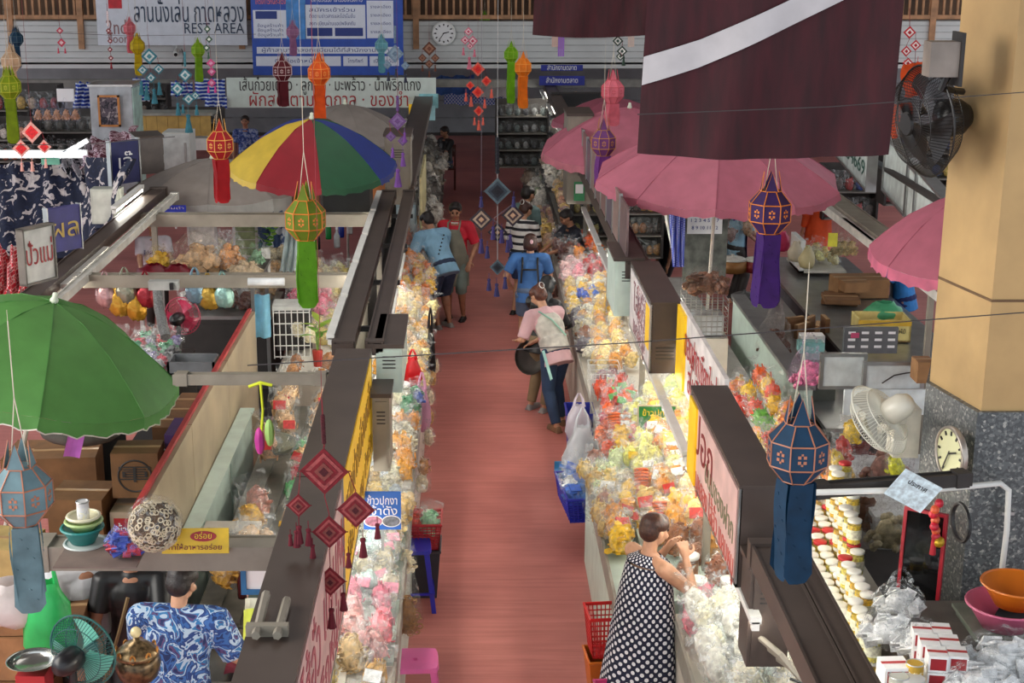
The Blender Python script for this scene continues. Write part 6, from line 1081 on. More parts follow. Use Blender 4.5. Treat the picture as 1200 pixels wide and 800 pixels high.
cloth(at(75, 178, Y=21.2), at(130, 166, Y=21.2), at(104, 204, Y=20.6), at(70, 200, Y=20.6), pattern('floral', ((30, 34, 44), (200, 200, 206), (40, 44, 60)), 8), 'crumpled black and white cloth below the maroon cloth', amp=.1)
cloth(at(-10, 292, Y=14), at(30, 292, Y=14), at(32, 342, Y=12.6), at(-10, 345, Y=12.6), pattern('plaid', ((190, 20, 44), (214, 40, 60), (240, 210, 206), (160, 16, 40)), 7), 'red checked cloth at the left edge', amp=.05)
for i, (x0, x1, y0, y1) in enumerate(((155, 175, 91, 118), (200, 226, 95, 112), (228, 264, 91, 116), (85, 108, 110, 134), (88, 112, 96, 112), (240, 266, 112, 126))):
    cloth(at(x0, y0, Y=28 - i * .1), at(x1, y0 + 2, Y=28 - i * .1), at(x1, y1, Y=27.8 - i * .1), at(x0, y1, Y=27.8 - i * .1), pattern('stripes', ((30, 60, 160), (40, 80, 190), (220, 226, 240)), 5), ['striped blue cloth left of the teal mobile', 'striped blue cloth behind the teal mobile', 'largest striped blue cloth left of the pale banner', 'striped blue cloth beside the grey stove', 'striped blue cloth above the grey stove', 'lower striped blue cloth beside the pale banner'][i], n=10)
t = T('tube_light_strip', 'bright long light strip over the far left stall', 'lamp', at(48, 181, Y=20.5)); O('tube', B(-.62, .62, -.04, .0, -.03, .03), mat((240, 246, 255), .5, var=0, emit=4), t); O('housing', B(-.64, .64, 0, .06, -.05, .06), white, t)
t = T('tube_light_strip', 'slanting light strip beside the maroon cloth', 'lamp', at(83, 176, Y=20.5), rot=(0, -.5, 0)); O('tube', B(-.26, .26, -.04, 0, -.02, .02), mat((240, 246, 255), .5, var=0, emit=4), t); O('housing', B(-.28, .28, 0, .05, -.03, .04), white, t)
t = T('electric_box', 'pale grey electric box beside the long brown beam', 'box', at(124, 242, Y=16.8)); O('casing', B(-.17, .17, 0, .2, -.2, .2), mat((176, 180, 170), .5), t); O('door', B(-.14, .14, -.012, 0, -.17, .17), mat((186, 190, 180), .5), t)
t = T('fridge', 'white upright freezer under the wooden counter', 'fridge', at(208, 182, Y=23)); O('cabinet', B(-.22, .2, 0, .5, -1.0, .35), white, t); O('door', B(-.21, .19, -.03, 0, -.98, .33), mat((220, 226, 226), .3), t); O('handle', B(.12, .15, -.06, -.03, -.1, .2), steel, t)
t = T('wooden_counter', 'pale wooden counter front at the far left', 'counter', at(197, 148, Y=25)); 
for k in range(8): O('plank', B(-.72 + k * .18, -.545 + k * .18, 0, .03, -.16, .18), mat((190, 156, 84), .6, var=.1), t)
O('worktop', B(-.75, .75, -.03, .5, .18, .22), mat((150, 150, 140), .5), t); O('lower_shelf', B(-.72, .72, 0, .4, -.4, -.2), white, t)
t = T('framed_picture', 'orange framed picture on the grey stove cabinet at the far left', 'picture', at(128, 130, Y=22)); O('picture_sheet', B(-.13, .13, -.01, 0, -.2, .2), pattern('floral', ((40, 40, 50), (90, 80, 90), (160, 150, 150)), 10), t); O('frame', MB().box(-.16, -.13, -.02, .01, -.23, .23).box(.13, .16, -.02, .01, -.23, .23).box(-.16, .16, -.02, .01, .2, .23).box(-.16, .16, -.02, .01, -.23, -.2), mat((190, 120, 50), .4), t)
t = T('metal_cabinet', 'grey metal cabinet holding the orange framed picture', 'cabinet', at(130, 132, Y=22.1)); O('casing', B(-.3, .32, 0, .6, -1.2, .38), mat((176, 182, 188), .4), t); O('top', B(-.32, .34, -.02, .62, .38, .41), steel, t); O('side_panel', B(.32, .34, .02, .58, -1.1, .35), mat((170, 200, 190), .4), t)
t = T('box_sign', 'small brown box sign with a picture left of the red lantern', 'sign', at(178, 180, Y=18.5), rot=(0, 0, D2(20))); O('housing', B(-.18, .14, 0, .5, -.25, .2), mat((100, 92, 88), .5), t); O('face_panel', B(.14, .152, .04, .46, -.22, .17), pattern('floral', ((150, 140, 130), (90, 80, 76), (200, 196, 190)), 8), t); O('lid', B(-.2, .16, -.02, .52, .2, .22), brown, t)
# grocery racks in the far background (left and right)
def rack(px, py, Y, w_, h_, nsh, label, cols, dens=7, depth=.4):
    t = T('shelf_rack', label, 'rack', at(px, py, Y=Y)); g0_ = t.location
    for s in (-1, 1): O('side_panel', B(s * w_ / 2 - .015, s * w_ / 2 + .015, 0, depth, -h_, 0), dark, t)
    O('back_panel', B(-w_ / 2, w_ / 2, depth, depth + .02, -h_, 0), mat((70, 66, 64), .8), t)
    for k in range(nsh):
        z = -h_ + k * h_ / nsh; O('shelf', B(-w_ / 2, w_ / 2, 0, depth, z, z + .02), mat((120, 116, 110), .6), t)
        for j in range(dens):
            c = GR.choice(cols); pr = bagproto(c, 'square', 'pack', GR.randrange(2), n=8); s = h_ / nsh / .24 * .85
            putbag('snack_bag', pr, g0_ + Vector((-w_ / 2 + w_ * (j + .5) / dens, .15, z + .03)), (0, 0, jit(GR, .3)), s * GR.uniform(.8, 1.), ORD[j] + ' packet from left, ' + ORD[k] + ' shelf up, ' + label.replace('behind the', 'by').replace('at the', 'at').replace('under the','under'), 'packet', 'packets on the ' + label, False)
C1 = [(170, 150, 130), (90, 80, 76), (200, 196, 190), (150, 60, 60), (60, 80, 130), (190, 160, 80)]
rack(20, 100, 25, 1.3, 1.3, 3, 'dark rack at the top left corner', C1); rack(72, 130, 24.5, 1.1, 1.1, 3, 'dark rack with steamers behind the red diamond mobile', [(80, 76, 72), (110, 104, 96), (60, 56, 54)], 6); rack(225, 128, 26.5, 1.0, .5, 2, 'small rack right of the wooden counter', C1, 5); rack(10, 140, 23, .7, 1.0, 3, 'rack behind the lime yellow lantern', [(200, 130, 100), (220, 200, 190), (170, 90, 70)], 5)
rack(612, 118, 29, 1.0, 1.3, 4, 'tall wire rack at the right end of the aisle', [(100, 110, 110), (150, 150, 150), (70, 70, 74)], 6); rack(1085, 150, 19, .9, 1.0, 3, 'rack seen through the big black fan', C1, 6); rack(1000, 195, 22, .8, .8, 2, 'rack behind the slanted white signs', C1, 5); rack(160, 100, 28.5, 1.1, .8, 3, 'dark rack below the yellow lantern', [(60, 56, 54), (40, 40, 44), (120, 110, 100)], 6)
for i in range(5): o_ = at(40 + i * 11, 112, Y=20); carrier(Vector((o_.x, 20.1, o_.z - .35)), .14, .24, (190, 200, 230), ORD[i] + ' from left of the brown snack bags hung with blue handles, top left', cover=.3, contents=[((176, 130, 96), 'puff')])
t, w2, h2 = board('white_placard', 'blank white placard over the dark rack', 'sign', (66, 104), (87, 119), 23, whm); t, w2, h2 = board('white_placard', 'green edged placard under the slanted lights', 'sign', (48, 185), (70, 193), 19.5, mat((120, 200, 170), .5))
t, w2, h2 = board('dark_screen', 'large dark screen behind the furthest pink parasol', 'screen', (648, 110), (702, 136), 28, black, .05, dark)
t, w2, h2 = board('dark_screen', 'black television panel under the striped parasol', 'screen', (378, 212), (434, 250), 17.5, mat((34, 36, 38), .2), .06, dark); O('stand', B(-.1, .1, 0, .1, -h2 - .12, -h2), dark, t)
for i, (px, py, w_, lb) in enumerate(((560, 108, 40, 'blue tarpaulin at the far end of the aisle'), (588, 100, 30, 'white plastic sheet at the far end of the aisle'), (530, 96, 26, 'blue sheet under the gallery at the far end'))): cloth(at(px - w_, py - 6, Y=37), at(px + w_, py - 8, Y=37), at(px + w_, py + 14, Y=36.6), at(px - w_, py + 14, Y=36.6), [pattern('plaid', ((70, 90, 170), (210, 214, 226), (90, 110, 190)), 4), white, mat((70, 110, 180), .6)][i], lb, n=10)
# ---- inner left counter details
for i, (px, py, c_, lb) in enumerate(((372, 282, (60, 60, 60), 'dark bottle on the inner left counter'), (385, 270, (40, 160, 80), 'green bottle on the inner left counter'), (395, 280, (220, 224, 226), 'clear bottle right of the green one'), (400, 268, (40, 60, 170), 'bottle with blue cap on the inner left counter'), (410, 264, (230, 230, 230), 'white bottle by the paired rails'))):
    t = T('bottle', lb, 'bottle', at(px, py + 10, z=1.03)); O('body', MB().lathe([(.04, 0), (.042, .02), (.042, .16), (.015, .22), (.015, .26)], 12), mat(c_, .25), t, smooth=True); O('cap', MB().lathe([(.018, .255), (.018, .285)], 10), whm, t)
heap('clear bag of golden balls by the lime green lantern', 'bags of golden balls by the lime lantern', [((150, 90, 50), 'nut'), (gd, 'nut')], (-1.75, -1.3), (13.7, 14.6), lambda u: .95, 3, 3, .9, full=True)
# middle crossbeam table with bags
t = T('steel_rack', 'steel table behind the middle crossbeam', 'table', (-2.9, 15.5, 0)); O('tabletop', B(-.65, .65, 0, 1.2, 1.56, 1.6), mat((120, 120, 116), .4, .4), t)
for x in (-.6, .6):
    for y in (.05, 1.15): O('leg', B(x - .02, x + .02, y - .02, y + .02, 0, 1.56), steel, t)
for i, (x, y, w_, h_, c, cont, lb) in enumerate(((-3.36, 15.6, .38, .17, (120, 24, 40), None, 'dark red bag on the steel table, left one'), (-3.1, 15.6, .38, .16, (130, 30, 46), None, 'dark red bag on the steel table, right one'), (-2.95, 16.0, .6, .44, (226, 214, 196), [((196, 160, 120), 'chip')], 'wide bag of pale crackers on the steel table'), (-2.62, 16.0, .42, .48, (226, 232, 232), [((200, 140, 80), 'puff')], 'white carrier bag on the steel table'), (-2.42, 15.8, .4, .2, (206, 190, 170), [((190, 170, 140), 'chip')], 'low beige bag right of the white carrier bag'), (-3.42, 16.2, .3, .26, (200, 170, 60), [((190, 150, 50), 'chip')], 'golden bag left of the dark red bags'), (-2.36, 16.3, .22, .26, (150, 190, 150), [((150, 190, 160), 'puff')], 'green tinted bag at the end of the steel table'))):
    carrier(Vector((x, y, 1.61)), w_, h_, c, lb, cover=.9 if cont is None else .4, contents=cont, handles='carrier bag on' in lb)
for i, (px, py, c, lb) in enumerate(((140, 360, (200, 150, 50), 'gold foil bag hanging left of the grey cable post'), (160, 365, (190, 140, 40), 'second gold foil bag under the middle crossbeam'), (148, 345, (150, 150, 130), 'silvery bag hanging under the middle crossbeam'), (245, 352, (186, 150, 60), 'gold bag hanging right of the pink fan'), (262, 350, (150, 190, 180), 'turquoise bag hanging right of the pink fan'), (230, 345, (130, 160, 176), 'blue lidded tub hanging by the pink fan'), (125, 350, (190, 150, 150), 'rosy bag hanging beside the green parasol'), (172, 350, (150, 40, 50), 'dark red bag hanging by the grey cables'))):
    carrier(at(px, py + 10, Y=13.0), .18, .25, c, lb, cover=.95, handles=True, foil=True)
heap('bag of mixed coloured wares on the shelf below the middle crossbeam', 'mixed bags below the middle crossbeam', [((200, 60, 80), 'puff'), ((120, 110, 160), 'chip'), ((210, 210, 214), 'square'), ((60, 60, 64), 'chip'), ((90, 160, 120), 'square')], (-3.35, -2.75), (12.7, 13.9), lambda u: 1.3, 6, 6, 1.0)
t = T('low_shelf', 'dark low shelf holding bags below the middle crossbeam', 'shelf', (-3.05, 12.6, 0)); O('shelf_top', B(-.36, .4, 0, 1.4, 1.25, 1.29), dark, t); O('side_panel', B(-.36, -.33, 0, 1.4, 0, 1.25), dark, t); O('side_panel', B(.37, .4, 0, 1.4, 0, 1.25), dark, t)
O('dark_floor_sheet', B(-3.55, -2.18, 8.6, 18.0, 0, .012), mat((34, 28, 28), .8), label='added dark sheet over the red floor of the left stalls behind the partition', cat='mat')  # sheet added over the red floor to make the dim lane dark
t = T('grey_tray', 'grey plastic tray under the thin crossbeam', 'tray', at(225, 436, z=1.4)); O('tray_floor', B(-.2, .22, -.1, .2, 0, .02), mat((120, 124, 128), .5), t); O('tray_rim', MB().box(-.2, .22, -.1, -.08, 0, .12).box(-.2, .22, .18, .2, 0, .12).box(-.2, -.18, -.1, .2, 0, .12).box(.2, .22, -.1, .2, 0, .12), mat((120, 124, 128), .5), t)
O('cable_bundle', MB().tube([at(184, 330, Y=12.9), at(186, 360, Y=12.7), at(194, 395, Y=12.4)], .045, 8), mat((110, 112, 112), .5, stretch=(20, 20, 1), var=.4), label='bundle of grey cables hanging from the middle crossbeam', cat='cables')
t = T('power_box', 'grey power strip box on the middle crossbeam', 'box', at(192, 334, Y=12.7)); O('casing', B(-.13, .13, -.03, .05, -.04, .04), mat((170, 172, 168), .5), t); O('plug', B(.06, .09, -.06, -.03, -.03, .03), black, t)
t = T('wire_crate', 'white wire crate under the lime green lantern', 'crate', at(342, 386, z=1.15) + Vector((0, .1, 0)), rz=.05); O('top', B(-.2, .2, -.16, .2, .22, .26), mat((206, 208, 204), .5), t)
for k in range(7): O('bar', MB().tube([(-.19 + k * .063, -.16, -.3), (-.19 + k * .063, -.16, .22)], .007, 4), white, t)
for k in range(5): O('bar', MB().tube([(-.19, -.16, -.28 + k * .12), (.19, -.16, -.28 + k * .12)], .007, 4), white, t)
O('back_panel', B(-.19, .19, .15, .17, -.3, .22), dark, t)
t = T('leafy_plant', 'green leafy stems in a jar below the lime green lantern', 'plant', at(372, 410, z=1.3))
def leaf(l, w_): return MB().grid(lambda u, v: Vector(((u - .5) * 2 * w_ * math.sin(max(.02, v) ** .7 * PI), l * v, -.25 * l * v * v + .1 * abs(u - .5) * w_)), 4, 8)
for k in range(9): a = k * 2.4; O('leaf', leaf(.16 + .05 * (k % 3), .035), mat((110 + k * 6, 180, 60), .45, var=.15, trans=.3), t, loc=(.02 * math.cos(a), .02 * math.sin(a), .12 + .02 * k), rot=(.4, 0, a), smooth=True)
for k in range(4): O('stem', MB().tube([(0, 0, -.1), (.02 * math.cos(k * 2), .02 * math.sin(k * 2), .3 - .04 * k)], .005, 4), mat((120, 160, 60), .6), t)
O('pot', MB().lathe([(.04, -.16), (.05, -.02), (.05, 0)], 12), mat((180, 60, 50), .5), t)
t = T('leafy_plant', 'bunch of green herbs in a white vase under the striped parasol', 'plant', at(311, 290, z=1.55))
for k in range(24): a = k * 2.4; r_ = .05 + .004 * k; O('leaf', leaf(.09, .035), mat((90 + (k * 7) % 50, 170, 60), .5, var=.2, trans=.3), t, loc=(r_ * math.cos(a), r_ * math.sin(a), .02 + .01 * k), rot=(.5, 0, a), smooth=True)
O('vase', MB().lathe([(.05, -.3), (.06, -.05), (.05, 0)], 12), white, t)
t = T('blue_cloth_roll', 'pale blue towel hanging at the end of the partition', 'towel', at(298, 345, Y=13.6)); O('cloth', MB().grid(lambda u, v: Vector((.14 * u, .03 * math.sin(u * 8), -.42 * v)), 8, 8), mat((120, 180, 206), .8), t, smooth=True)
t = T('parasol_bag', 'blue grey translucent sack beside the sweet pouches', 'bag', at(325, 525, z=1.05)); O('bag_film', MB().sph((0, 0, .05), .2, .26, .1, 16, 10), film((110, 130, 140), .8), t, smooth=True); O('contents', MB().sph((0, 0, .04), .16, .22, .07, 12, 8), mat((96, 92, 70), .7, var=.3), t)
t = T('ribbon_bundle', 'yellow ribbon with green and pink sachets hanging off the thin crossbeam', 'ribbon', at(305, 448, Y=9.7)); O('ribbon', MB().tube([(0, 0, 0), (.01, 0, -.2), (-.01, 0, -.38)], .01, 5), mat((214, 226, 40), .6), t); O('bow', MB().tube([(-.08, 0, -.03), (0, 0, 0), (.08, 0, -.02)], .012, 5), mat((214, 226, 40), .6), t)
for k, c in enumerate(((206, 60, 160), (170, 214, 120))): O('sachet', MB().sph((-.02 + k * .07, 0, -.42 + k * .06), .035, .03, .1, 8, 6), mat(c, .5), t)
t = T('rolled_film', 'roll of white plastic film on the inner left rail', 'roll', at(312, 330, Y=12.75)); O('roll', MB().tube([(-.16, 0, 0), (.16, 0, 0)], .035, 12), mat((220, 224, 226), .3), t)
bx = T('brown_sign', 'tall cream sign seen edge on at the far left counter', 'sign', (-.62, 20.0, 1.5)); O('board', B(-.03, .0, 0, 2.2, -.2, .5), mat((226, 214, 160), .5), bx); O('frame', B(-.035, -.03, -.02, 2.22, -.22, .52), steel, bx)
cab = T('glass_cabinet', 'white lit display cabinet behind the man in light blue', 'cabinet', at(476, 256, z=1.3) + Vector((0, 0, -.3))); O('casing', B(-.14, .14, 0, .8, -.9, .5), mat((190, 210, 216), .4), cab); O('top', B(-.15, .15, -.01, .81, .5, .53), steel, cab); O('door', B(-.12, .12, -.012, 0, -.8, .45), mat((220, 236, 240), .3), cab)
# scoop/dustpan
t = T('dustpan', 'blue long handled dustpan standing at the right counter', 'dustpan', at(668, 556, z=0)); O('pan', MB().box(-.15, .13, -.1, .12, 0, .02).box(-.15, .13, .1, .12, 0, .1), mat((60, 140, 190), .4), t); O('handle', MB().tube([(0, .1, .05), (.05, .12, .6)], .022, 8), mat((80, 160, 200), .4), t)
for px, py, lb in ((1070, 92, 'orange cloth hanging behind the big black fan'), (1052, 140, 'narrow orange flag between the large banner and the black fan')): cloth(at(px - 10, py - 16, Y=14), at(px + 14, py - 20, Y=14.4), at(px + 10, py + 16, Y=14.2), at(px - 8, py + 22, Y=14), mat((226, 84, 24), .8, trans=.3), lb, n=8)

# ================= stalls between the box signs and the column =================
def bench(x0, x1, y0, y1, z, m, label, top=None, name='counter', cat='counter'):
    t = T(name, label, cat, ((x0 + x1) / 2, (y0 + y1) / 2, 0)); a, b = (x1 - x0) / 2, (y1 - y0) / 2
    O('body', B(-a, a, -b, b, 0, z - .04), m, t); O('worktop', B(-a - .02, a + .02, -b - .02, b + .02, z - .04, z), top or steel, t)
    O('front_panel', B(-a + .04, a - .04, -b - .012, -b, .08, z - .1), m, t); return t
bench(3.0, 3.12, 12.9, 16.4, 1.25, mint, 'mint partition behind the inner right counter', name='partition', cat='partition')
bench(3.2, 3.75, 12.6, 17.5, .95, dark, 'dark cooking counter beneath the pale blue vendor')
bench(3.95, 5.1, 14.2, 19.8, .95, mat((92, 94, 98), .5), 'grey counter holding the cartons under the pink parasol')
bench(3.2, 3.95, 10.9, 12.3, .8, mat((190, 192, 190), .5), 'white counter with framed panels left of the column', top=mat((206, 210, 210), .4))
bench(2.75, 3.4, 9.7, 10.8, .55, dark, 'low dark table of sacks beside the white wall fan', top=dark)
bench(2.46, 3.3, 6.3, 8.15, 1.36, mat((120, 110, 100), .6), 'low table of clear bags and tea boxes at the bottom right', top=mat((96, 90, 84), .6))
bench(2.3, 2.8, 13.9, 18.8, .9, offw, 'cluttered pale counter behind the long photo board', top=mat((150, 150, 146), .5))
# grey stone panel with framed picture and calendar
t, w2, h2 = board('stone_panel', 'grey stone panel carrying the gold frame and the calendar', 'panel', (804, 226), (850, 330), 17.9, mat((104, 106, 98), .6, var=.3, scale=8), .06)
t, w2, h2 = board('framed_picture', 'gold framed picture on the grey stone panel', 'picture', (808, 229), (848, 247), 17.8, pattern('floral', ((70, 74, 80), (120, 120, 124), (90, 60, 60)), 12), .02, mat((190, 156, 60), .4))
t, w2, h2 = board('calendar', 'white calendar sheet below the gold framed picture', 'calendar', (806, 252), (846, 274), 17.75, whm, .01); tx(t, '1 2 3 4 5 6 7', 0, .05, .06, w2 * 1.6, blk2); tx(t, '8 9 10 11 12', 0, -.04, .06, w2 * 1.5, blk2)
cloth(at(783, 228, Y=17.6), at(803, 230, Y=17.6), at(802, 312, Y=17.4), at(788, 312, Y=17.4), pattern('plaid', ((40, 60, 170), (60, 80, 190), (210, 214, 236)), 16), 'narrow blue checked curtain beside the grey stone panel', n=10)
cloth(at(775, 232, Y=17.8), at(786, 232, Y=17.8), at(790, 262, Y=17.7), at(786, 290, Y=17.7), white, 'white tie of the blue checked curtain', n=6)
rack(718, 228, 20.5, 1.1, .9, 3, 'packed rack under the pink parasol', [(190, 170, 150), (120, 50, 50), (80, 80, 90), (200, 190, 120), (150, 120, 90)], 8)
rack(752, 226, 19.8, .6, .9, 3, 'packed rack beside the black clothed vendor', [(150, 110, 70), (190, 150, 90), (70, 60, 56)], 6)
O('sheet', B(-.06, .06, 0, .005, -.08, .08), mat((240, 110, 130), .6), loc=at(748, 232, Y=18.5), rot=(0, .3, 0), label='small pink card hanging under the pink parasol', cat='card')
O('card', B(-.2, .2, 0, .01, -.05, .06), whm, loc=at(776, 228, Y=18.2), label='white card at the edge of the pink parasol', cat='card')
# wire cage with sack
t = T('wire_cage', 'grey wire cage basket right of the second box sign', 'basket', at(824, 390, Y=13.6)); w_, h_ = .2, .38
for k in range(9): O('wire', MB().tube([(-w_ + .05 * k, -.16, 0), (-w_ + .05 * k, -.16, h_)], .004, 4), steel, t); O('wire', MB().tube([(-w_ + .05 * k, .16, 0), (-w_ + .05 * k, .16, h_)], .004, 4), steel, t)
for k in range(8): O('wire', MB().tube([(-w_, -.16, .05 * k), (w_, -.16, .05 * k), (w_, .16, .05 * k), (-w_, .16, .05 * k)], .004, 4, close=True), steel, t)
O('inner_box', B(-w_ + .03, w_ - .03, -.12, .12, .01, .2), mat((190, 196, 200), .4), t); tl_ = t.location
carrier(tl_ + Vector((0, 0, .39)), .46, .26, (200, 190, 180), 'clear sack of brown crisps on the grey wire cage', cover=.35, contents=[((140, 96, 74), 'puff'), ((120, 80, 60), 'chip')], handles=False)
t = T('cage_stand', 'white stand under the grey wire cage', 'stand', (tl_.x, tl_.y, 0)); O('body', B(-.21, .21, -.17, .17, 0, tl_.z - .01), offw, t); O('shelf', B(-.22, .22, -.19, -.17, .5, .52), steel, t)
# pots and boxes on the dark counter
def pot(px, py, z, r, h, c, lc, label):
    t = T('cooking_pot', label, 'pot', at(px, py, z=z)); O('body', MB().lathe([(r * .9, 0), (r, .02), (r, h)], 20), mat(c, .4, .3), t, smooth=True); O('lid', MB().lathe([(r * 1.02, h), (r * .7, h + .03), (.02, h + .045), (.02, h + .07)], 20), mat(lc, .4), t, smooth=True)
    for s in (-1, 1): O('handle', MB().tube([(s * r, -.03, h * .7), (s * (r + .04), -.03, h * .7), (s * (r + .04), .03, h * .7), (s * r, .03, h * .7)], .008, 5), dark, t)
pot(858, 318, .96, .19, .16, (140, 96, 50), (200, 196, 186), 'wooden steamer on the dark counter'); pot(884, 318, .96, .15, .15, (130, 40, 40), (206, 206, 196), 'red pot with pale lid beside the wooden steamer'); pot(896, 345, .96, .13, .08, (200, 200, 196), (226, 226, 220), 'white lidded dish in front of the red pot'); pot(872, 352, .96, .16, .06, (40, 40, 42), (60, 60, 60), 'black pan on the dark counter')
carton(at(823, 312, z=1.0), .1, .16, .14, .12, 'small turquoise box beside the umbrella pole', c=mat((30, 150, 176), .5)); carton(at(845, 340, z=1.27), 0, .12, .3, .02, 'flat green lid on the mint partition', c=mat((150, 180, 150), .5))
t = T('case_box', 'tall white box end at the near side of the cracker case', 'box', at(950, 425, z=.9)); O('casing', B(-.12, .12, -.05, .1, -.85, .3), white, t); O('front_plate', B(-.1, .1, -.06, -.05, -.8, .25), mat((210, 222, 224), .4), t)
# cracker case
t = T('cracker_case', 'clear slanted case of pale crackers left of the cartons', 'case', at(962, 318, z=1.0)); g = MB(); rnd = random.Random(9)
O('side_frame', B(-.3, -.24, -.1, .5, 0, .42), white, t); O('case_floor', B(-.3, .3, -.1, .7, 0, .03), offw, t); O('glass_pane', MB().add([(-.24, -.1, .42), (.32, -.1, .05), (.32, .7, .05), (-.24, .7, .42)], [(0, 1, 2, 3)]), glass((225, 236, 240), .2), t)
heap('clear bag of pale crackers inside the slanted case', 'cracker bags in the slanted case', [(cr_, 'chip'), (gd, 'ring'), ((226, 206, 150), 'nut')], (t.location.x - .22, t.location.x + .25), (t.location.y, t.location.y + .6), lambda u: 1.04 + .1 * (1 - u), 4, 4, .8)
for i, (px, py, c, r_) in enumerate(((916, 280, (214, 60, 110), 'bag with a pink rose top'), (932, 292, (226, 214, 190), 'cream bag at the top of the case'), (945, 300, (220, 206, 160), 'yellowish bag beside the case'))): carrier(at(px, py + 14, z=1.15), .2, .26, c, r_ + ' behind the purple lantern', cover=.8, handles=False)
# cartons on the grey counter
zc_ = .96
carton(at(1013, 352, z=zc_) + Vector((0, .3, 0)), .05, .62, .4, .22, 'wide brown carton at the back of the grey counter', c=card); carton(at(985, 352, z=zc_), -.3, .42, .5, .05, 'flattened brown carton at the left of the grey counter', c=card2); carton(at(985, 352, z=zc_ + .055), -.1, .4, .4, .05, 'second flattened carton on the first one', c=card2)
carton(at(1000, 340, z=zc_ + .12), .1, .3, .26, .12, 'small brown carton on the flattened ones', c=card)
t = T('carton', 'open yellow and white printed carton with a green bag', 'carton', at(1031, 395, z=zc_), -.06)
for a in ((-.28, .28, -.2, -.18), (-.28, .28, .18, .2), (-.28, -.26, -.2, .2), (.26, .28, -.2, .2)): O('side', B(*a, 0, .24), mat((224, 204, 130), .7, var=.1), t)
O('bottom', B(-.28, .28, -.2, .2, 0, .02), card, t); O('yellow_band', B(-.28, .28, -.206, -.2, .18, .24), mat((214, 170, 50), .6), t); O('orange_square', B(-.03, .05, -.208, -.2, .02, .1), mat((206, 120, 30), .6), t); text('SUPER', .07, dark, t, (-.1, -.21, .14), wid=.22); text('ผลไม้', .06, dark, t, (.16, -.21, .12), wid=.12)
carrier(at(1035, 376, z=zc_ + .1), .44, .22, (96, 190, 140), 'green translucent bag spilling out of the printed carton', cover=.85, handles=False)
t, w2, h2 = board('sticker_panel', 'dark panel covered with small white labels below the printed carton', 'panel', (990, 384), (1051, 414), 14.1, mat((96, 98, 100), .5), .05)
for k in range(12): O('white_label', B(-.035, .035, -.006, 0, -.012, .012), whm, t, loc=(-.19 + .13 * (k % 4), 0, .08 - .07 * (k // 4)))
O('pink_label', B(-.2, -.12, -.008, 0, .03, .08), mat((206, 80, 120), .5), t)
# hanging bags and yellow tags by the monk
for i, (px, c) in enumerate(((988, (176, 150, 100)), (997, (190, 160, 110)), (980, (160, 140, 96)))): carrier(at(px, 300, z=1.3), .18, .3, (200, 196, 170), ['middle', 'right', 'left'][i] + ' bag of mixed crackers hung with a green tie near the monk', cover=.35, contents=[(c, 'chip')])
t, w2, h2 = board('yellow_tag', 'yellow card in front of the orange robe', 'card', (971, 273), (981, 289), 17.5, mat((236, 226, 70), .5), .01); t, w2, h2 = board('yellow_tag', 'pale yellow card right of the hanging cracker bags', 'card', (1022, 270), (1030, 290), 17, mat((206, 220, 130), .5), .01); t, w2, h2 = board('white_tag', 'white tag hanging at the left of the orange robe', 'card', (934, 223), (942, 240), 18, whm, .01)
# white signs at the far right
def quadsign(a, b, z0, z1, label, lines, m=mat((208, 218, 214), .45), tm=mat((40, 90, 80), .5, var=0)):
    a, b = Vector(a), Vector(b); d = b - a; L = math.hypot(d.x, d.y); t = T('white_sign', label, 'sign', (a.x, a.y, z0), math.atan2(d.y, d.x)); h = z1 - z0
    O('board', B(0, L, 0, .08, 0, h), m, t); O('frame', MB().box(-.02, L + .02, -.02, .1, h, h + .03).box(-.02, L + .02, -.02, .1, -.03, 0).box(-.02, 0, -.02, .1, 0, h).box(L, L + .02, -.02, .1, 0, h), steel, t)
    for i, (s, zz, sz, wd) in enumerate(lines): text(s, sz, tm, t, (L / 2, -.006, h * zz), wid=L * wd)
    return t
quadsign(at(972, 186, Y=20.5), at(1016, 220, Y=17.0), 2.35, 2.95, 'slanting white sign with dark green writing above the long grey beam', [('อาหารเหนือ', .72, .26, .85), ('053-234669', .3, .26, .85)])
quadsign(at(1036, 205, Y=16.8), at(1062, 225, Y=15.2), 2.4, 2.95, 'plain white panel of the far right sign row', []); quadsign(at(1064, 226, Y=15.1), at(1072, 232, Y=14.6), 2.4, 2.9, 'narrow white panel between two dark frames, far right', [])
quadsign(at(1074, 236, Y=14.4), at(1104, 256, Y=12.8), 2.35, 2.95, 'white panel with green writing and a small crest beside the column', [('แม่กาญจนา', .3, .24, .8)])
O('roof_rail', MB().tube([at(1010, 180, Y=19.5) , at(1105, 238, Y=12.8)], .04, 6), dark, label='dark rail above the white sign row at the far right', cat='rail')
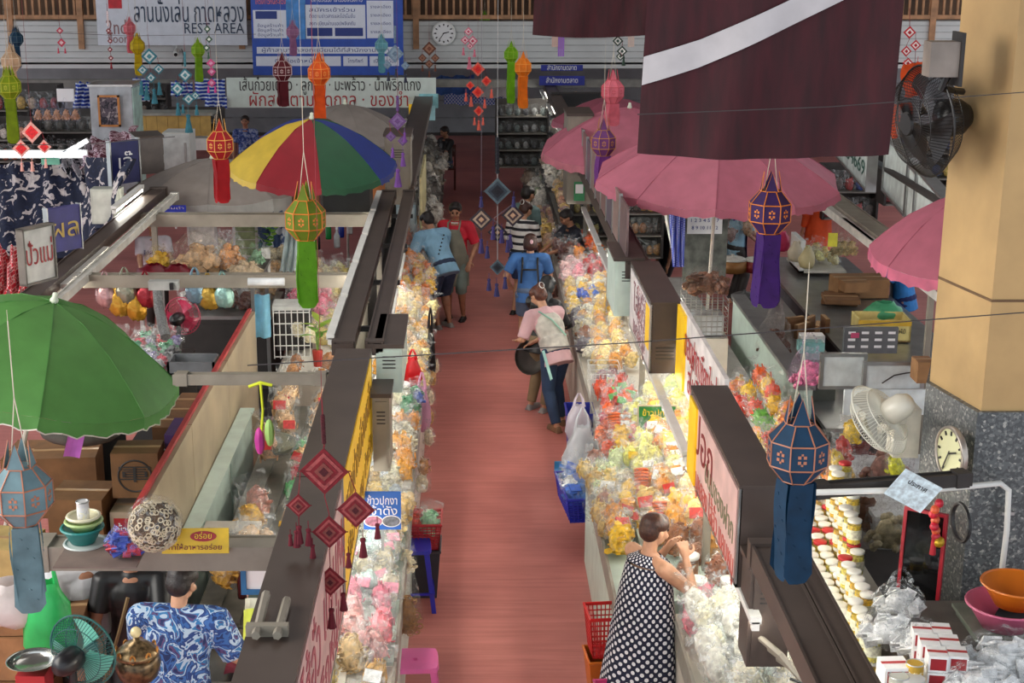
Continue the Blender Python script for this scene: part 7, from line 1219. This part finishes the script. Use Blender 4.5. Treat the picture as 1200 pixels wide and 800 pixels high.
# framed white panels and shelf left of the column
t, w2, h2 = board('wall_board', 'large framed white panel left of the column', 'panel', (966, 418), (1010, 452), 12.4, mat((206, 214, 216), .4), .03, steel); t, w2, h2 = board('wall_board', 'second white panel with a looped wire on its front', 'panel', (1016, 428), (1078, 455), 12.2, mat((206, 214, 216), .4), .03, steel)
O('looped_wire', MB().tube([(-.1, -.02, -.05), (0, -.02, .02), (.1, -.02, .04), (.25, -.02, .06)], .006, 4), dark, t)
t, w2, h2 = board('white_shelf_board', 'plain white board under the two framed panels', 'board', (990, 457), (1088, 486), 11.6, mat((214, 222, 226), .4), .03)
carton(at(1080, 445, Y=12.0), 0, .14, .2, .18, 'small tan carton against the column', c=card); carton(at(955, 470, z=.9), .1, .28, .3, .26, 'dark olive box under the lilac bag', c=mat((84, 84, 74), .6))
carrier(at(946, 455, z=1.2), .36, .4, (206, 176, 206), 'lilac and pink clear bag above the teal lantern', cover=.5, contents=[((226, 120, 160), 'puff')]); carrier(at(906, 420, z=.95), .36, .5, (214, 200, 190), 'tall clear bag of dark brown crisps below the purple lantern', cover=.3, contents=[((96, 62, 48), 'chip')])
for k in range(5): carton(at(930 + k * 9, 392 + (k % 2) * 8, z=.9), .4 + k * .3, .22, .05, .2, ['brown paper bag standing first', 'brown paper bag standing second', 'brown paper bag standing third', 'brown paper bag standing fourth', 'brown paper bag standing last'][k] + ' from the purple lantern tail', c=card2)
t = T('turquoise_tray', 'turquoise pots in a clear tray above the lilac bag', 'tray', at(950, 412, z=1.25)); O('tray_film', B(-.12, .12, -.06, .1, 0, .1), glass((150, 210, 206), .5), t)
for k in range(4): O('pot', MB().lathe([(.025, 0), (.03, .08)], 10), mat((110, 190, 186), .4), t, loc=(-.08 + .055 * k, 0, .01))
# sacks below the fan
for i, (px, py, w_, h_, c, cont, lb) in enumerate(((1005, 560, .4, .5, (170, 150, 146), ((110, 50, 44), 'chip'), 'tall clear sack with red and brown goods beside the teal lantern'), (1040, 575, .46, .5, (180, 160, 160), ((150, 110, 100), 'puff'), 'large hazy sack below the white wall fan'), (1012, 625, .36, .42, (150, 140, 136), ((104, 66, 44), 'chip'), 'clear sack of dark crisps under the white pipe'), (1045, 650, .4, .44, (186, 182, 176), ((170, 160, 130), 'puff'), 'pale empty looking sack left of the mirror'), (1062, 610, .3, .34, (150, 150, 150), ((90, 70, 60), 'chip'), 'small sack hanging over the rail by the paper notice'))):
    carrier(at(px, py, z=.6 + .12 * (i % 2)) + Vector((0, .1, 0)), w_, h_, c, lb, cover=.3, contents=[cont])
for i, (px, py, c, lb) in enumerate(((998, 520, (206, 170, 30), 'yellow packet at the top of the sacks'), (990, 540, (160, 20, 30), 'red packet among the sacks'), (1052, 560, (214, 214, 40), 'yellow green packet beneath the white wall fan'), (985, 555, (200, 170, 40), 'gold packet behind the teal lantern tail'), (1080, 482, (226, 190, 20), 'yellow and black packet against the column'))):
    pr = bagproto(c, 'chip', 'pack', 1, n=20); putbag('gift_packet', pr, at(px, py, z=1.15 if i < 4 else 1.2), (-.3, 0, .3 * i), 1.3, lb, 'snack bag', None, True)
# bottom right corner: clear bags, tea boxes, tins
for i, (px, py, w_, h_, lb) in enumerate(((1052, 700, .3, .22, 'tied clear bag at the top of the bottom right heap'), (1040, 735, .34, .24, 'crumpled clear bag in the bottom right heap'), (1075, 745, .3, .2, 'clear bag behind the gold tin'), (1170, 770, .5, .26, 'big clear bag of silvery packs at the bottom right corner'), (1150, 792, .4, .2, 'clear bag in front of the tea boxes at the corner'))):
    carrier(at(px, py + 20, z=1.38), w_, h_, (214, 218, 220), lb, cover=.5, contents=[((226, 228, 230), 'square')], handles=i == 0)
def teabox(loc, rz, label, w_=.1, d=.13, h=.09):
    t = T('tea_box', label, 'box', loc, rz, group=None); O('box_body', B(-w_ / 2, w_ / 2, -d / 2, d / 2, 0, h), whm, t); O('red_panel', B(-w_ * .4, w_ * .4, -d / 2 - .003, -d / 2, h * .15, h * .85), mat((150, 24, 34), .5), t); O('lid_strip', B(-w_ / 2, w_ / 2, -.012, .012, h, h + .002), mat((180, 60, 60), .5), t)
for k in range(3):
    for j in range(2):
        for l in range(2): teabox(at(1106, 800, z=1.38) + Vector((-.05 + .105 * j, .136 * k, .094 * l)), -.15, ['front', 'middle', 'back'][k] + ' ' + ['lower', 'upper'][l] + ' white and red box, ' + ['left', 'right'][j] + ' column of the tea box stack')
teabox(at(1046, 800, z=1.38), .05, 'single white box with a red oval left of the gold tin', .14, .14, .12)
can(at(1070, 805, z=1.38), 'gold printed tin in front of the tea boxes', (200, 160, 60), (230, 225, 200), r=.045, h=.14); can(at(1052, 812, z=1.38), 'steel tin beside the gold printed tin', (190, 190, 180), (220, 216, 200), r=.05, h=.1)
O('pan', MB().lathe([(0, 0), (.12, .01), (.15, .05), (.14, .05), (0, .02)], 20, cap=False), black, loc=at(1196, 735, z=1.42), rot=(.9, 0, -.3), label='black round pan lid at the bottom right edge', cat='pan')
# small red and white pots by the power box
can((1.62, 6.95, .98), 'red and white tin beneath the brown power box', (200, 40, 50), (230, 230, 230), r=.05, h=.12); can((1.72, 7.1, .98), 'second red tin beneath the brown power box', (190, 30, 40), (230, 220, 220), r=.04, h=.1)
# clutter in the left stalls
bench(-3.4, -2.3, 16.8, 18.0, .9, dark, 'dark table under the grey parasol', name='table', cat='table'); bench(-3.5, -2.4, 18.2, 20.5, .95, mat((96, 60, 60), .6), 'reddish brown table far back in the left stalls', name='table', cat='table')
heap('brownish bag on the dark table under the grey parasol', 'bags on the table under the grey parasol', [((190, 160, 120), 'chip'), ((150, 110, 80), 'puff'), ((200, 196, 190), 'square'), ((110, 70, 60), 'chip')], (-3.35, -2.35), (16.9, 17.9), lambda u: .92, 7, 6, 1.1)
heap('cream bag on the reddish brown table', 'bags on the reddish brown table', [((214, 196, 160), 'chip'), ((190, 150, 110), 'chip')], (-3.45, -2.45), (18.3, 20.4), lambda u: .97, 7, 8, 1.2)
t, w2, h2 = board('wire_display', 'wire display panel with white packets behind the crossbeam', 'display', (222, 264), (252, 285), 17.7, mat((190, 186, 180), .6, var=.3, scale=12), .02, steel)
t, w2, h2 = board('grid_panel', 'green tinted grid panel behind the white carrier bag', 'display', (275, 262), (300, 300), 17.7, mat((110, 120, 84), .6, var=.3, scale=12), .02, steel)
for k in range(5): O('grid_bar', B(-w2, w2, -.012, -.004, -h2 + k * h2 / 2, -h2 + k * h2 / 2 + .01), steel, t)
carton(at(350, 236, Y=18.2), .1, .5, .4, .22, 'brown carton behind the lime green lantern', c=card2); carton(at(325, 235, Y=18.4), -.1, .4, .4, .3, 'crumpled white carton left of the lime green lantern', c=offw); carton(at(452, 232, Y=18.5), .0, .34, .4, .3, 'orange brown carton under the striped parasol edge', c=mat((190, 120, 70), .7))
cloth(at(300, 240, Y=19), at(338, 240, Y=19), at(336, 286, Y=18.6), at(300, 292, Y=18.6), pattern('cells', ((70, 90, 130), (70, 90, 130), (200, 206, 214)), 12), 'blue cloth with white dots left of the lime green lantern', n=10)
cloth(at(335, 262, Y=16.5), at(350, 262, Y=16.5), at(348, 318, Y=16.2), at(328, 318, Y=16.2), mat((190, 206, 206), .5, trans=.2), 'pale plastic sheet hanging behind the lime green lantern', n=8)
carton(at(70, 600, z=.9) + Vector((0, .3, 0)), .1, .5, .4, .4, 'brown carton just above the nearest crossbeam, left', c=card2); carton(at(40, 610, z=.6) + Vector((0, .3, 0)), .0, .5, .5, .5, 'dark carton beside the pale lantern tail', c=card2)
O('cane', MB().tube([at(122, 800, z=.8), at(140, 740, z=1.1), at(150, 700, z=1.3)], .012, 5), mat((120, 96, 60), .7), label='bundle of thin dried stems beside the patterned shirt', cat='stems')
# cherry bags hung at the edge of the left counter
for k in range(7): pr = bagproto((196, 150, 90) if k % 2 else (220, 200, 170), 'stick', 'tied', k % 3, n=18); putbag('gift_packet', pr, (-.38 + jit(GR, .02), 12.1 + k * .62, .5 + jit(GR, .08)), (0, 0, k), 1.1, ORD[k] + ' clear bag hung along the golden cracker counter, from the near end', 'snack bag', 'bags hung along the left counter edge', True)
for k in range(9): pr = bagproto((150, 110, 90), 'chip', 'tied', k % 3, n=14); putbag('gift_packet', pr, (1.1 + jit(GR, .02), 16.8 + k * .5, .55 + jit(GR, .1)), (0, 0, k), 1.2, ORD[k] + ' dark bag hung along the pink bag counter, from the near end', 'snack bag', 'bags hung along the right counter edge', False)
